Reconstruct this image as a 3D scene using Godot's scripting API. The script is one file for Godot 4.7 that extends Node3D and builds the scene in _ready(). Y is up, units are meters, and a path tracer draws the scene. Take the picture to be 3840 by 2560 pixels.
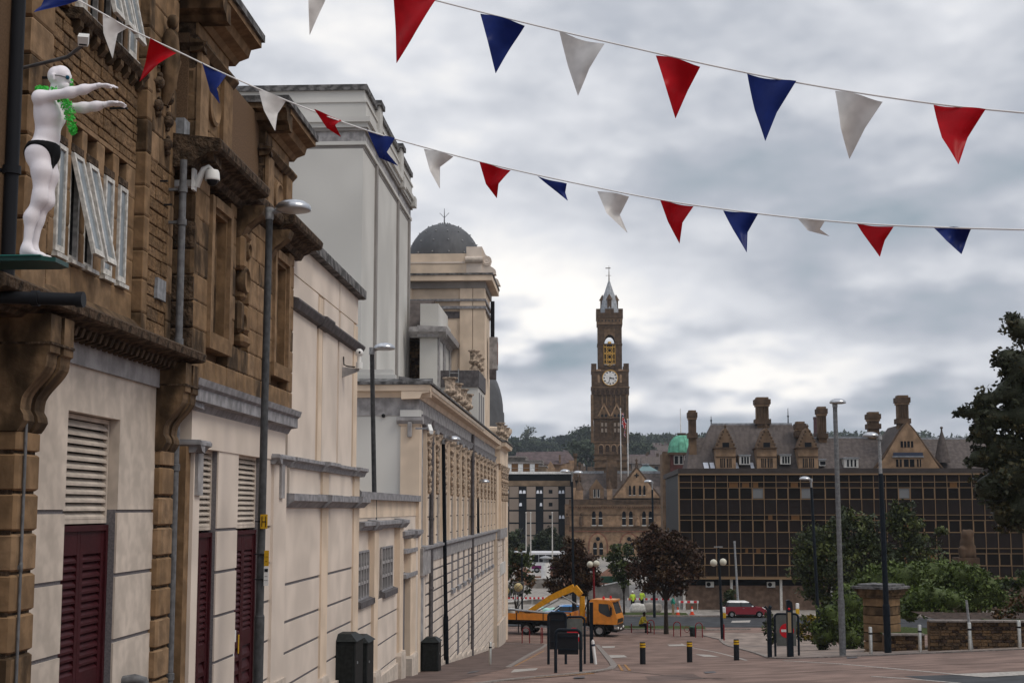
extends Node3D
# A sloping town-centre street under an overcast sky. World -Z runs down the street; d means metres down the street (d = -z).

const F := 5333.0
const EYE := Vector3(0, 10, 0)
const XW := -5.95            # plane of the street fronts on the theatre side
var cam_b: Basis
var M := {}
var T := {}
var org := {}
var taken := {}
var rng := RandomNumberGenerator.new()
var unit_box: Mesh
var unit_stone: Mesh


class Geo:
	var v := PackedVector3Array()
	var n := PackedVector3Array()
	var uv := PackedVector2Array()
	var use_uv := false

	func tri(a: Vector3, b: Vector3, c: Vector3) -> void:
		var k := (b - a).cross(c - a).normalized()
		v.append_array([a, c, b])
		n.append_array([k, k, k])

	func quad(a: Vector3, b: Vector3, c: Vector3, d: Vector3) -> void:
		var k := (c - a).cross(d - b).normalized()
		v.append_array([a, c, b, a, d, c])
		n.append_array([k, k, k, k, k, k])

	func quad_uv(a: Vector3, b: Vector3, c: Vector3, d: Vector3) -> void:
		use_uv = true
		quad(a, b, c, d)
		var p := [Vector2(0, 1), Vector2(1, 1), Vector2(1, 0), Vector2(0, 0)]
		uv.append_array([p[0], p[2], p[1], p[0], p[3], p[2]])

	func squad(a: Vector3, b: Vector3, c: Vector3, d: Vector3, na: Vector3, nb: Vector3, nc: Vector3, nd: Vector3) -> void:
		v.append_array([a, c, b, a, d, c])
		n.append_array([na, nc, nb, na, nd, nc])

	func hexa(p: Array) -> void:  # p[0..3] lower ring ccw seen from above, p[4..7] upper ring
		quad(p[3], p[2], p[1], p[0])
		quad(p[4], p[5], p[6], p[7])
		for i in 4:
			var j := (i + 1) % 4
			quad(p[i], p[j], p[j + 4], p[i + 4])

	func box(lo: Vector3, hi: Vector3) -> void:
		hexa([Vector3(lo.x, lo.y, hi.z), Vector3(hi.x, lo.y, hi.z), Vector3(hi.x, lo.y, lo.z), Vector3(lo.x, lo.y, lo.z),
			Vector3(lo.x, hi.y, hi.z), Vector3(hi.x, hi.y, hi.z), Vector3(hi.x, hi.y, lo.z), Vector3(lo.x, hi.y, lo.z)])

	func cbox(lo: Vector3, hi: Vector3, ch := 0.02) -> void:  # box with chamfered edges
		var c := (lo + hi) / 2
		var h := (hi - lo) / 2
		ch = minf(ch, minf(h.x, minf(h.y, h.z)) * 0.6)
		var P := func(sx, sy, sz, ax): # corner point belonging to the face across axis ax
			var s := Vector3(sx, sy, sz)
			var q := h - Vector3(ch, ch, ch)
			q[ax] = h[ax]
			return c + s * q
		for ax in 3:
			var bx := (ax + 1) % 3
			var cx := (ax + 2) % 3
			for s in [-1, 1]:
				var a := []
				for k in [[-1, -1], [1, -1], [1, 1], [-1, 1]]:
					var sg := Vector3.ZERO
					sg[ax] = s
					sg[bx] = k[0]
					sg[cx] = k[1]
					a.append(P.call(sg.x, sg.y, sg.z, ax))
				if s > 0: quad(a[0], a[1], a[2], a[3])
				else: quad(a[3], a[2], a[1], a[0])
			for s1 in [-1, 1]:
				for s2 in [-1, 1]:
					var e := []
					for s3 in [-1, 1]:
						var sg2 := Vector3.ZERO
						sg2[ax] = s3
						sg2[bx] = s1
						sg2[cx] = s2
						e.append(P.call(sg2.x, sg2.y, sg2.z, bx))
						e.append(P.call(sg2.x, sg2.y, sg2.z, cx))
					if s1 * s2 > 0: quad(e[0], e[2], e[3], e[1])
					else: quad(e[1], e[3], e[2], e[0])
		for sx in [-1, 1]:
			for sy in [-1, 1]:
				for sz in [-1, 1]:
					var p0 = P.call(sx, sy, sz, 0)
					var p1 = P.call(sx, sy, sz, 1)
					var p2 = P.call(sx, sy, sz, 2)
					if sx * sy * sz > 0: tri(p0, p1, p2)
					else: tri(p0, p2, p1)

	# polygon (x along ax, y along ay) pushed along az; closed with caps
	func prism(poly: PackedVector2Array, o: Vector3, ax: Vector3, ay: Vector3, az: Vector3) -> void:
		var area := 0.0
		for i in poly.size():
			area += poly[i].cross(poly[(i + 1) % poly.size()])
		if area < 0.0:
			poly = poly.duplicate()
			poly.reverse()
		var flip := ax.cross(ay).dot(az) < 0.0
		var a := PackedVector3Array()
		for q in poly:
			a.append(o + ax * q.x + ay * q.y)
		for i in a.size():
			var j := (i + 1) % a.size()
			if flip: quad(a[i], a[i] + az, a[j] + az, a[j])
			else: quad(a[i], a[j], a[j] + az, a[i] + az)
		var t := Geometry2D.triangulate_polygon(poly)
		for i in range(0, t.size(), 3):
			var p := a[t[i]]
			var q := a[t[i + 1]]
			var r := a[t[i + 2]]
			if (poly[t[i + 1]] - poly[t[i]]).cross(poly[t[i + 2]] - poly[t[i]]) < 0.0:
				var w := q
				q = r
				r = w
			if flip:
				tri(p, q, r)
				tri(p + az, r + az, q + az)
			else:
				tri(p, r, q)
				tri(p + az, q + az, r + az)

	func grid(rows: Array, close_u := false) -> void:  # rows of points, smooth shading
		var nr := rows.size()
		var nc: int = rows[0].size()
		var nn := []
		for i in nr:
			var line := PackedVector3Array()
			for j in nc:
				var i0: int = maxi(i - 1, 0)
				var i1: int = mini(i + 1, nr - 1)
				var j0: int = (j - 1 + nc) % nc if close_u else maxi(j - 1, 0)
				var j1: int = (j + 1) % nc if close_u else mini(j + 1, nc - 1)
				var k: Vector3 = (rows[i][j1] - rows[i][j0]).cross(rows[i1][j] - rows[i0][j])
				if k.length() < 1e-12:
					k = (rows[i1][j1] - rows[i0][j0]).cross(rows[i1][j0] - rows[i0][j1])
				line.append(k.normalized())
			nn.append(line)
		for i in nr - 1:
			for j in (nc if close_u else nc - 1):
				var k := (j + 1) % nc
				squad(rows[i][j], rows[i][k], rows[i + 1][k], rows[i + 1][j], nn[i][j], nn[i][k], nn[i + 1][k], nn[i + 1][j])

	func lathe(prof: Array, o: Vector3, seg := 16, up := Vector3.UP, sx := 1.0, sz := 1.0) -> void:  # prof from bottom to top: Vector2(radius, height)
		var ex := Vector3.RIGHT if absf(up.dot(Vector3.RIGHT)) < 0.9 else Vector3.BACK
		var ez := ex.cross(up).normalized()
		ex = up.cross(ez).normalized()
		for i in prof.size() - 1:
			var p: Vector2 = prof[i]
			var q: Vector2 = prof[i + 1]
			var t := q - p
			if t.length() < 1e-6: continue
			var nr := Vector2(t.y, -t.x).normalized()
			var nl := nr
			var nh := nr
			if i > 0:
				var tp: Vector2 = p - prof[i - 1]
				var kn := Vector2(tp.y, -tp.x).normalized()
				if kn.dot(nr) > 0.6: nl = (nr + kn).normalized()
			if i < prof.size() - 2:
				var tq: Vector2 = prof[i + 2] - q
				var kq := Vector2(tq.y, -tq.x).normalized()
				if kq.dot(nr) > 0.6: nh = (nr + kq).normalized()
			for s in seg:
				var a0 := TAU * s / seg
				var a1 := TAU * (s + 1) / seg
				var d0 := ex * (cos(a0) * sx) - ez * (sin(a0) * sz)
				var d1 := ex * (cos(a1) * sx) - ez * (sin(a1) * sz)
				squad(o + d0 * p.x + up * p.y, o + d1 * p.x + up * p.y, o + d1 * q.x + up * q.y, o + d0 * q.x + up * q.y,
					(d0 * nl.x + up * nl.y).normalized(), (d1 * nl.x + up * nl.y).normalized(), (d1 * nh.x + up * nh.y).normalized(), (d0 * nh.x + up * nh.y).normalized())

	func tube(pts: Array, r, seg := 8, caps := true) -> void:
		var rows := []
		var side := Vector3.ZERO
		for i in pts.size():
			var t: Vector3 = (pts[mini(i + 1, pts.size() - 1)] - pts[maxi(i - 1, 0)]).normalized()
			if side == Vector3.ZERO:
				side = t.cross(Vector3.UP) if absf(t.y) < 0.95 else t.cross(Vector3.RIGHT)
			side = (side - t * side.dot(t)).normalized()
			var up := side.cross(t).normalized()
			var rr: float = r[i] if r is Array else r
			var line := PackedVector3Array()
			for s in seg:
				var a := TAU * s / seg
				line.append(pts[i] + (side * cos(a) + up * sin(a)) * rr)
			rows.append(line)
		grid(rows, true)
		if caps:
			for k in seg:
				var l := (k + 1) % seg
				tri(pts[0], rows[0][l], rows[0][k])
				tri(pts[-1], rows[-1][k], rows[-1][l])

	func ball(c: Vector3, r: Vector3, seg := 12, rings := 8) -> void:
		var prof := []
		for i in rings + 1:
			var a := PI * (float(i) / rings - 0.5)
			prof.append(Vector2(cos(a) * r.x, sin(a) * r.y))
		lathe(prof, c, seg, Vector3.UP, 1.0, r.z / r.x)

	func mesh() -> ArrayMesh:
		var a := []
		a.resize(Mesh.ARRAY_MAX)
		a[Mesh.ARRAY_VERTEX] = v
		a[Mesh.ARRAY_NORMAL] = n
		if use_uv: a[Mesh.ARRAY_TEX_UV] = uv
		var m := ArrayMesh.new()
		m.add_surface_from_arrays(Mesh.PRIMITIVE_TRIANGLES, a)
		return m


# ---------- pixels of the photograph -> directions (a distance always comes from what the thing stands on) ----------
func ray(u: float, v: float) -> Vector3:
	return cam_b * Vector3((u - 1920.0) / F, -(v - 1280.0) / F, -1.0)

func at_d(u: float, v: float, d: float) -> Vector3:
	var r := ray(u, v)
	return EYE + r * (d / -r.z)

func at_x(u: float, v: float, x: float) -> Vector3:
	var r := ray(u, v)
	return EYE + r * (x / r.x)

func yd(v: float, d: float) -> float:    # height of photo row v at distance d (middle of the picture)
	return at_d(2195, v, d).y

func xd(u: float, d: float, v := 1900.0) -> float:
	return at_d(u, v, d).x

var cd := 100.0
var cv := 1900.0

func xp(u: float) -> float:    # photo column -> x at the current distance cd
	return at_d(u, cv, cd).x

func yp(v: float) -> float:
	return at_d(2195, v, cd).y

func ground_y(x: float, d: float) -> float:
	var h := 8.26 - 0.0765 * d - 0.45
	var y := 0.45 + (h + sqrt(h * h + 0.1225)) / 2.0
	y += 0.05 * maxf(0.0, x - 4.5) * (1.0 - smoothstep(62.0, 100.0, d))
	y -= 0.02 * maxf(0.0, -x) * (1.0 - smoothstep(90.0, 105.0, d))
	return y

func gp(x: float, d: float, up := 0.0) -> Vector3:
	return Vector3(x, ground_y(x, d) + up, -d)

func on_ground(u: float, v: float) -> Vector3:
	var r := ray(u, v)
	var d := 20.0
	while d < 400.0:
		var p := EYE + r * (d / -r.z)
		if p.y < ground_y(p.x, d):
			return Vector3(p.x, ground_y(p.x, d), p.z)
		d += 0.05
	return EYE + r * (400.0 / -r.z)


# ---------- nodes ----------
func numbered(called: String) -> String:
	taken[called] = taken.get(called, -1) + 1
	return called if taken[called] == 0 else "%s_%03d" % [called, taken[called]]

func tag(o: Node, label: String, category: String, group := "") -> Node:
	o.set_meta("label", label)
	o.set_meta("category", category)
	if group: o.set_meta("group", group)
	return o

# a thing built in world coordinates (its node stands at `at`), or in its own when own is true
func thing(called: String, label: String, category: String, at := Vector3.ZERO, group := "", own := false, turn := 0.0) -> Node3D:
	var o := Node3D.new()
	o.name = numbered(called)
	add_child(o)
	o.position = at
	o.rotation.y = turn
	tag(o, label, category, group)
	org[o] = Vector3.ZERO if own else at
	return o

func part(parent: Node, called: String, g: Geo, m: Material) -> MeshInstance3D:
	var o := MeshInstance3D.new()
	o.mesh = g.mesh()
	o.material_override = m
	if parent == self:
		o.name = numbered(called)
		add_child(o)
	else:
		o.name = called
		parent.add_child(o, true)
		o.position = -org.get(parent, Vector3.ZERO)
	org[o] = Vector3.ZERO
	return o

func shell(parent: Node, called: String) -> Node3D:   # a part that only holds sub-parts
	var o := Node3D.new()
	o.name = called
	parent.add_child(o, true)
	o.position = -org.get(parent, Vector3.ZERO)
	org[o] = Vector3.ZERO
	return o

func bx(parent: Node, called: String, lo: Vector3, hi: Vector3, m: Material, stone := false) -> MeshInstance3D:
	var o := MeshInstance3D.new()
	o.mesh = unit_stone if stone else unit_box
	o.material_override = m
	o.name = called
	parent.add_child(o, true)
	o.position = (lo + hi) / 2 - org.get(parent, Vector3.ZERO)
	o.scale = Vector3(maxf(hi.x - lo.x, 0.001), maxf(hi.y - lo.y, 0.001), maxf(hi.z - lo.z, 0.001))
	return o

# box given by street coordinates: x range, y range, d range
func sb(parent: Node, called: String, x0: float, x1: float, y0: float, y1: float, d0: float, d1: float, m: Material, stone := false) -> MeshInstance3D:
	return bx(parent, called, Vector3(x0, y0, -d1), Vector3(x1, y1, -d0), m, stone)

func gbox(g: Geo, x0: float, x1: float, y0: float, y1: float, d0: float, d1: float) -> void:
	g.box(Vector3(x0, y0, -d1), Vector3(x1, y1, -d0))

func structure(called: String, g: Geo, m: Material) -> MeshInstance3D:
	var o := part(self, called, g, m)
	o.set_meta("kind", "structure")
	return o

func copy(o: Node3D, at: Vector3, turn: float, label := "") -> Node3D:
	var c: Node3D = o.duplicate()
	var base: String = o.name
	if taken.get(base) == null:
		base = base.left(base.length() - 4)
	c.name = numbered(base)
	add_child(c)
	c.position = at
	c.rotation.y = turn
	if label: c.set_meta("label", label)
	return c

# moulding running down the street: profile in (x, y), from d0 to d1
func mould(parent: Node, called: String, prof: Array, d0: float, d1: float, m: Material) -> MeshInstance3D:
	var g := Geo.new()
	g.prism(PackedVector2Array(prof), Vector3(0, 0, -d0), Vector3.RIGHT, Vector3.UP, Vector3(0, 0, -(d1 - d0)))
	return part(parent, called, g, m)

# moulding running across the street: profile in (d, y), from x0 to x1
func mould_x(parent: Node, called: String, prof: Array, x0: float, x1: float, m: Material) -> MeshInstance3D:
	var g := Geo.new()
	g.prism(PackedVector2Array(prof), Vector3(x0, 0, 0), Vector3(0, 0, -1), Vector3.UP, Vector3(x1 - x0, 0, 0))
	return part(parent, called, g, m)


# ---------- materials ----------
func make_tex(key: String, sd: int, freq: float, oct: int, lo: float, hi: float, cut0 := 0.0, cut1 := 1.0, size := 512) -> void:
	var f := FastNoiseLite.new()
	f.seed = sd
	f.frequency = freq
	f.fractal_octaves = oct
	f.noise_type = FastNoiseLite.TYPE_SIMPLEX_SMOOTH
	var im := f.get_seamless_image(size, size)
	im.convert(Image.FORMAT_L8)
	var b := im.get_data()
	for i in b.size():
		var t := smoothstep(cut0, cut1, b[i] / 255.0)
		b[i] = int(255.0 * lerpf(lo, hi, t))
	T[key] = ImageTexture.create_from_image(Image.create_from_data(size, size, false, Image.FORMAT_L8, b))

func mat(key: String, col: Color, rough := 0.8, tex := "", s := Vector3.ONE, det := "", ds := Vector3.ONE, bump := "", bs := 0.0) -> StandardMaterial3D:
	var m := StandardMaterial3D.new()
	m.resource_name = key
	m.albedo_color = col.linear_to_srgb()
	m.roughness = rough
	m.metallic_specular = 0.3 if col.g > 0.03 else 0.2
	m.uv1_triplanar = true
	m.uv1_world_triplanar = true
	m.uv1_scale = s
	m.uv1_triplanar_sharpness = 6.0
	if tex: m.albedo_texture = T[tex]
	if det:
		m.detail_enabled = true
		m.detail_blend_mode = BaseMaterial3D.BLEND_MODE_MUL
		m.detail_uv_layer = BaseMaterial3D.DETAIL_UV_2
		m.detail_albedo = T[det]
		m.uv2_triplanar = true
		m.uv2_world_triplanar = true
		m.uv2_scale = ds
		m.uv2_triplanar_sharpness = 6.0
	if bump:
		m.heightmap_enabled = true
		m.heightmap_texture = T[bump]
		m.heightmap_scale = bs
	M[key] = m
	return m

func C(r: float, g: float, b: float) -> Color:
	return Color(r, g, b)

func V(a: float) -> Vector3:
	return Vector3(a, a, a)

func make_materials() -> void:
	make_tex("mott", 3, 0.012, 5, 0.80, 1.0, 0.15, 0.85)
	make_tex("fine", 5, 0.06, 4, 0.84, 1.0, 0.1, 0.9)
	make_tex("soft", 7, 0.006, 3, 0.91, 1.0, 0.1, 0.9)
	make_tex("blot", 11, 0.010, 5, 0.62, 1.0, 0.25, 0.75)
	make_tex("streak", 13, 0.012, 4, 0.95, 1.0, 0.2, 0.8)
	make_tex("leafy", 17, 0.03, 4, 0.62, 1.0, 0.2, 0.8)
	make_tex("bump", 19, 0.03, 4, 0.0, 1.0)
	# sandstone in several tones, rough and weathered
	var tones := [[0.25, 0.155, 0.083], [0.21, 0.130, 0.069], [0.285, 0.178, 0.098], [0.23, 0.138, 0.07], [0.17, 0.108, 0.062]]
	for i in 5:
		mat("stone%d" % i, C(tones[i][0], tones[i][1], tones[i][2]), 0.92, "mott", V(0.9), "fine", V(1.7), "bump", 1.2)
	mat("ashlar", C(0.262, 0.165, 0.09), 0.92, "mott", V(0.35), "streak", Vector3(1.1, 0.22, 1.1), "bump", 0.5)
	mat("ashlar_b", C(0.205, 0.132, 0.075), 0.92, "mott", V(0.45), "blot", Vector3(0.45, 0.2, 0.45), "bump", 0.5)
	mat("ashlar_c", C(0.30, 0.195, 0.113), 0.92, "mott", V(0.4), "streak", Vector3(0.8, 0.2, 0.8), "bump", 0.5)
	mat("soot_shade", C(0.12, 0.081, 0.053), 0.95, "blot", V(0.9), "fine", V(1.4), "bump", 1.2)  # sooty stone; on camera-facing returns it also carries painted shade
	mat("mortar", C(0.16, 0.10, 0.06), 0.95, "fine", V(0.8))
	mat("lead", C(0.30, 0.31, 0.33), 0.55, "mott", V(0.8), "streak", Vector3(1.5, 0.3, 1.5))
	mat("cream", C(0.72, 0.625, 0.54), 0.75, "soft", V(0.16), "", V(1), "bump", 0.08)
	mat("cream2", C(0.64, 0.555, 0.475), 0.75, "soft", V(0.2), "soft", V(0.9), "bump", 0.08)
	mat("buff", C(0.73, 0.59, 0.455), 0.78, "soft", V(0.2), "", V(1), "bump", 0.08)
	mat("carved", C(0.66, 0.52, 0.40), 0.85, "blot", V(0.9), "fine", V(1.5), "bump", 0.8)
	mat("groove", C(0.19, 0.18, 0.19), 0.8, "fine", V(0.8))
	mat("grey_paint", C(0.40, 0.385, 0.385), 0.7, "mott", V(0.3), "streak", Vector3(0.9, 0.12, 0.9), "bump", 0.15)
	mat("grey_trim", C(0.33, 0.325, 0.34), 0.7, "mott", V(0.5), "streak", Vector3(1.3, 0.2, 1.3), "bump", 0.15)
	mat("dark_trim", C(0.13, 0.12, 0.125), 0.7, "mott", V(0.5), "streak", Vector3(1.3, 0.2, 1.3))
	mat("grey_wall", C(0.60, 0.59, 0.56), 0.8, "soft", V(0.05), "", V(1), "bump", 0.05)
	mat("grey_strip", C(0.285, 0.265, 0.25), 0.8, "soft", V(0.2))
	mat("coping", C(0.21, 0.205, 0.205), 0.9, "blot", V(0.5), "fine", V(1.0), "bump", 0.6)
	mat("maroon", C(0.062, 0.014, 0.018), 0.45, "soft", V(0.7), "fine", V(0.7))
	mat("white_wood", C(0.66, 0.64, 0.60), 0.5, "mott", V(1.2))
	mat("white_paint", C(0.78, 0.77, 0.75), 0.4, "soft", V(0.5))
	mat("black_iron", C(0.016, 0.017, 0.02), 0.45)
	mat("post_black", C(0.014, 0.019, 0.026), 0.4, "soft", V(1.0))
	mat("post_grey", C(0.085, 0.088, 0.092), 0.5, "mott", V(0.9), "streak", Vector3(3, 0.3, 3))
	mat("post_mid", C(0.20, 0.205, 0.21), 0.5, "mott", V(1.0), "streak", Vector3(4, 0.4, 4))
	mat("galv", C(0.36, 0.37, 0.38), 0.45, "mott", V(1.0), "streak", Vector3(4, 0.4, 4))
	mat("pipe_grey", C(0.17, 0.172, 0.18), 0.55, "mott", V(1.0), "streak", Vector3(3, 0.3, 3))
	mat("steel", C(0.55, 0.54, 0.50), 0.32, "soft", V(2.0)).metallic = 0.85
	mat("alu", C(0.52, 0.53, 0.55), 0.3, "soft", V(2.0)).metallic = 0.9
	mat("plastic_white", C(0.72, 0.72, 0.70), 0.35)
	mat("plastic_dark", C(0.02, 0.02, 0.022), 0.3)
	mat("cabinet", C(0.022, 0.025, 0.025), 0.5, "mott", V(1.0), "streak", Vector3(2, 0.3, 2))
	mat("yellow", C(0.62, 0.36, 0.02), 0.45, "soft", V(2))
	mat("slate", C(0.115, 0.095, 0.088), 0.85, "mott", V(0.25), "streak", Vector3(0.5, 0.1, 0.5), "bump", 0.8)
	mat("dome_lead", C(0.105, 0.108, 0.116), 0.6, "soft", V(0.3), "streak", Vector3(0.8, 0.15, 0.8))
	mat("copper", C(0.17, 0.47, 0.33), 0.8, "mott", V(0.15), "streak", Vector3(0.3, 0.06, 0.3))
	mat("gold", C(0.62, 0.36, 0.08), 0.4, "soft", V(1.0))
	mat("far_stone", C(0.19, 0.123, 0.077), 0.95, "mott", V(0.12), "streak", Vector3(0.25, 0.06, 0.25))
	mat("far_stone_l", C(0.36, 0.235, 0.145), 0.95, "mott", V(0.1), "streak", Vector3(0.2, 0.05, 0.2))
	mat("far_stone_d", C(0.115, 0.075, 0.05), 0.95, "mott", V(0.14), "streak", Vector3(0.3, 0.06, 0.3))
	mat("red_band", C(0.24, 0.105, 0.07), 0.95, "mott", V(0.2))
	mat("far_roof", C(0.14, 0.112, 0.10), 0.95, "mott", V(0.12), "streak", Vector3(0.3, 0.05, 0.3))
	mat("spire_lead", C(0.37, 0.39, 0.42), 0.5, "mott", V(0.2))
	mat("dark_glass", C(0.010, 0.011, 0.014), 0.12, "soft", V(0.2))
	mat("office_glass", C(0.012, 0.0095, 0.0085), 0.1)
	mat("office_glass2", C(0.02, 0.0145, 0.0135), 0.14)
	for k in ["office_glass", "office_glass2"]: M[k].metallic_specular = 0.12
	mat("office_panel", C(0.02, 0.0145, 0.013), 0.35, "soft", V(0.3))
	mat("mullion", C(0.21, 0.135, 0.075), 0.5)
	mat("curtain", C(0.15, 0.075, 0.03), 0.9, "streak", Vector3(4, 0.1, 4))
	mat("blind", C(0.16, 0.165, 0.17), 0.8)
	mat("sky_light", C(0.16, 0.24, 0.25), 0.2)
	mat("hill_land", C(0.062, 0.062, 0.042), 1.0, "leafy", V(0.012), "mott", V(0.004))
	mat("office_fascia", C(0.055, 0.045, 0.042), 0.7, "soft", V(0.1), "streak", Vector3(0.5, 0.1, 0.5))
	mat("office_wall", C(0.30, 0.20, 0.145), 0.9, "mott", V(0.2), "fine", V(0.6))
	mat("sign_blue", C(0.035, 0.045, 0.075), 0.5)
	mat("rose_red", C(0.35, 0.02, 0.03), 0.6)
	mat("sign_grey", C(0.13, 0.135, 0.125), 0.6, "soft", V(1))
	mat("khaki_panel", C(0.30, 0.23, 0.14), 0.7)
	mat("board_lid", C(0.02, 0.06, 0.035), 0.5)
	mat("hotel_p", C(0.31, 0.25, 0.205), 0.85, "soft", V(0.05))
	mat("hotel_b", C(0.26, 0.185, 0.12), 0.85, "mott", V(0.06))
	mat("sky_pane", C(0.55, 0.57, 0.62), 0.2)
	mat("slate_purple", C(0.125, 0.092, 0.092), 0.9, "mott", V(0.08), "streak", Vector3(0.2, 0.04, 0.2))
	mat("brick_red", C(0.38, 0.15, 0.09), 0.9, "mott", V(0.05))
	mat("brick_dark", C(0.10, 0.035, 0.032), 0.9, "mott", V(0.1))
	mat("leaf_far", C(0.07, 0.09, 0.055), 0.9, "leafy", V(0.06))
	mat("leaf_conifer", C(0.035, 0.052, 0.045), 0.9, "leafy", V(0.08))
	mat("leaf_pale", C(0.12, 0.135, 0.09), 0.9, "leafy", V(0.06))
	mat("concrete", C(0.40, 0.365, 0.33), 0.9, "mott", V(0.12), "fine", V(0.5))
	mat("bare_earth", C(0.23, 0.115, 0.075), 1.0, "mott", V(0.3), "fine", V(0.9))
	mat("mint", C(0.36, 0.62, 0.54), 0.6)
	mat("bark", C(0.045, 0.034, 0.027), 0.95, "mott", V(1.5), "streak", Vector3(5, 0.5, 5), "bump", 1.5)
	mat("red_paint", C(0.20, 0.020, 0.025), 0.4, "soft", V(2))
	mat("red_board", C(0.55, 0.02, 0.03), 0.5)
	mat("rubber", C(0.012, 0.012, 0.013), 0.8)
	# paving and road
	mat("paving", C(0.275, 0.188, 0.156), 0.93, "mott", V(0.07), "fine", Vector3(0.45, 1, 2.6), "bump", 0.5)
	mat("paving_dark", C(0.19, 0.137, 0.12), 0.93, "mott", V(0.09), "fine", Vector3(2.6, 1, 0.5), "bump", 0.5)
	mat("slabs", C(0.36, 0.29, 0.25), 0.93, "mott", V(0.1), "fine", V(0.5), "bump", 0.3)
	mat("kerb_stone", C(0.33, 0.29, 0.265), 0.9, "mott", V(0.5), "fine", V(0.8))
	mat("asphalt", C(0.075, 0.078, 0.085), 0.93, "mott", V(0.1), "fine", V(0.8))
	mat("tar", C(0.075, 0.058, 0.055), 0.9, "fine", V(0.6))
	mat("road_white", C(0.52, 0.48, 0.44), 0.85, "mott", V(0.8), "fine", V(1.2))
	mat("road_yellow", C(0.46, 0.25, 0.10), 0.85, "mott", V(0.9), "fine", V(1.2))
	mat("lawn", C(0.075, 0.105, 0.022), 1.0, "leafy", V(0.5), "fine", V(1.1))
	mat("wall_rubble", C(0.085, 0.055, 0.042), 0.95, "blot", V(0.5), "fine", V(1.0), "bump", 1.5)


func boxes_ready() -> void:
	unit_box = BoxMesh.new()
	var g := Geo.new()
	g.cbox(Vector3(-0.5, -0.5, -0.5), Vector3(0.5, 0.5, 0.5), 0.06)
	unit_stone = g.mesh()


# ---------- sky: an overcast cloud layer, brighter breaks low down, a little lighter overhead ----------
var cloud_a := FastNoiseLite.new()
var cloud_b := FastNoiseLite.new()

func sky_color(dir: Vector3) -> Color:
	var el := rad_to_deg(asin(clampf(dir.y, -1.0, 1.0)))
	var az := rad_to_deg(atan2(dir.x, -dir.z))
	var up := maxf(dir.y, 0.0) + 0.16
	var p := Vector3(dir.x / up, dir.z / up, 0.0)
	var n1 := cloud_a.get_noise_3d(p.x * 70.0 + 900.0, p.y * 70.0 + 900.0, 400.0)
	var n2 := cloud_b.get_noise_3d(p.x * 150.0 + 1500.0, p.y * 150.0 + 1500.0 + n1 * 20.0, 900.0)
	var n3 := cloud_b.get_noise_3d(az * 9.0 + 2000.0, el * 20.0 + 900.0, 300.0)
	var wx := az + n1 * 4.0 + n2 * 2.0
	var wy := el + n2 * 1.7 + n3 * 1.0
	var n4 := cloud_a.get_noise_3d(az * 22.0 + 3000.0, el * 50.0 + n2 * 30.0 + 900.0, 700.0)
	var t := 0.52 + n1 * 0.36 + n2 * 0.30 + n3 * 0.20 + n4 * 0.12
	# cloud masses as they lie in the photograph: azimuth, elevation, width, height, brightness
	for k in [[-9.0, 18.5, 7.0, 5.5, 0.34], [-12.0, 13.0, 6.0, 5.0, 0.20], [-2.5, 9.3, 4.4, 2.6, 0.50], [2.5, 7.9, 5.0, 1.9, 0.42], [7.5, 5.4, 4.2, 0.95, 0.52], [12.0, 6.2, 5.0, 1.0, 0.20],
			[-2.0, 6.0, 4.0, 0.95, -0.55], [4.5, 6.7, 3.2, 0.7, -0.26], [12.0, 8.2, 7.0, 1.5, -0.22], [6.5, 13.0, 8.0, 3.0, -0.14], [-0.5, 4.1, 5.0, 1.0, 0.10], [2.0, 2.4, 9.0, 1.0, -0.14], [1.0, 16.5, 5.0, 1.8, 0.10], [9.0, 17.5, 4.5, 2.2, 0.12]]:
		var qx: float = (wx - k[0]) / k[2]
		var qy: float = (wy - k[1]) / k[3]
		t += k[4] * exp(-(qx * qx + qy * qy))
	t = clampf(t, 0.0, 1.15)
	var c0 := Color(0.27, 0.335, 0.39)
	var c1 := Color(0.43, 0.46, 0.52)
	var c2 := Color(0.69, 0.705, 0.745)
	var c3 := Color(0.97, 0.945, 0.91)
	var c: Color
	if t < 0.4: c = c0.lerp(c1, t / 0.4)
	elif t < 0.8: c = c1.lerp(c2, (t - 0.4) / 0.4)
	else: c = c2.lerp(c3, (t - 0.8) / 0.35)
	return c * (1.0 + 0.75 * smoothstep(20.0, 75.0, el))

func make_sky() -> ImageTexture:
	cloud_a.seed = 21
	cloud_a.frequency = 0.02
	cloud_a.fractal_octaves = 5
	cloud_b.seed = 22
	cloud_b.frequency = 0.018
	cloud_b.fractal_octaves = 5
	var fill := func(im: Image, w: int, h: int, x0: int, x1: int, y0: int, y1: int):
		for y in range(y0, y1):
			var el := PI * (0.5 - (y + 0.5) / h)
			for x in range(x0, x1):
				var az := TAU * (x + 0.5) / w
				im.set_pixel(posmod(x, w), y, sky_color(Vector3(sin(az) * cos(el), sin(el), -cos(az) * cos(el))))
	var im := Image.create(512, 256, false, Image.FORMAT_RGBF)
	im.fill(Color(0.30, 0.27, 0.25))
	fill.call(im, 512, 256, 0, 512, 0, 131)
	im.resize(3072, 1536, Image.INTERPOLATE_BILINEAR)
	fill.call(im, 3072, 1536, -290, 230, 768 - 210, 768 + 12)
	return ImageTexture.create_from_image(im)


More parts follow.
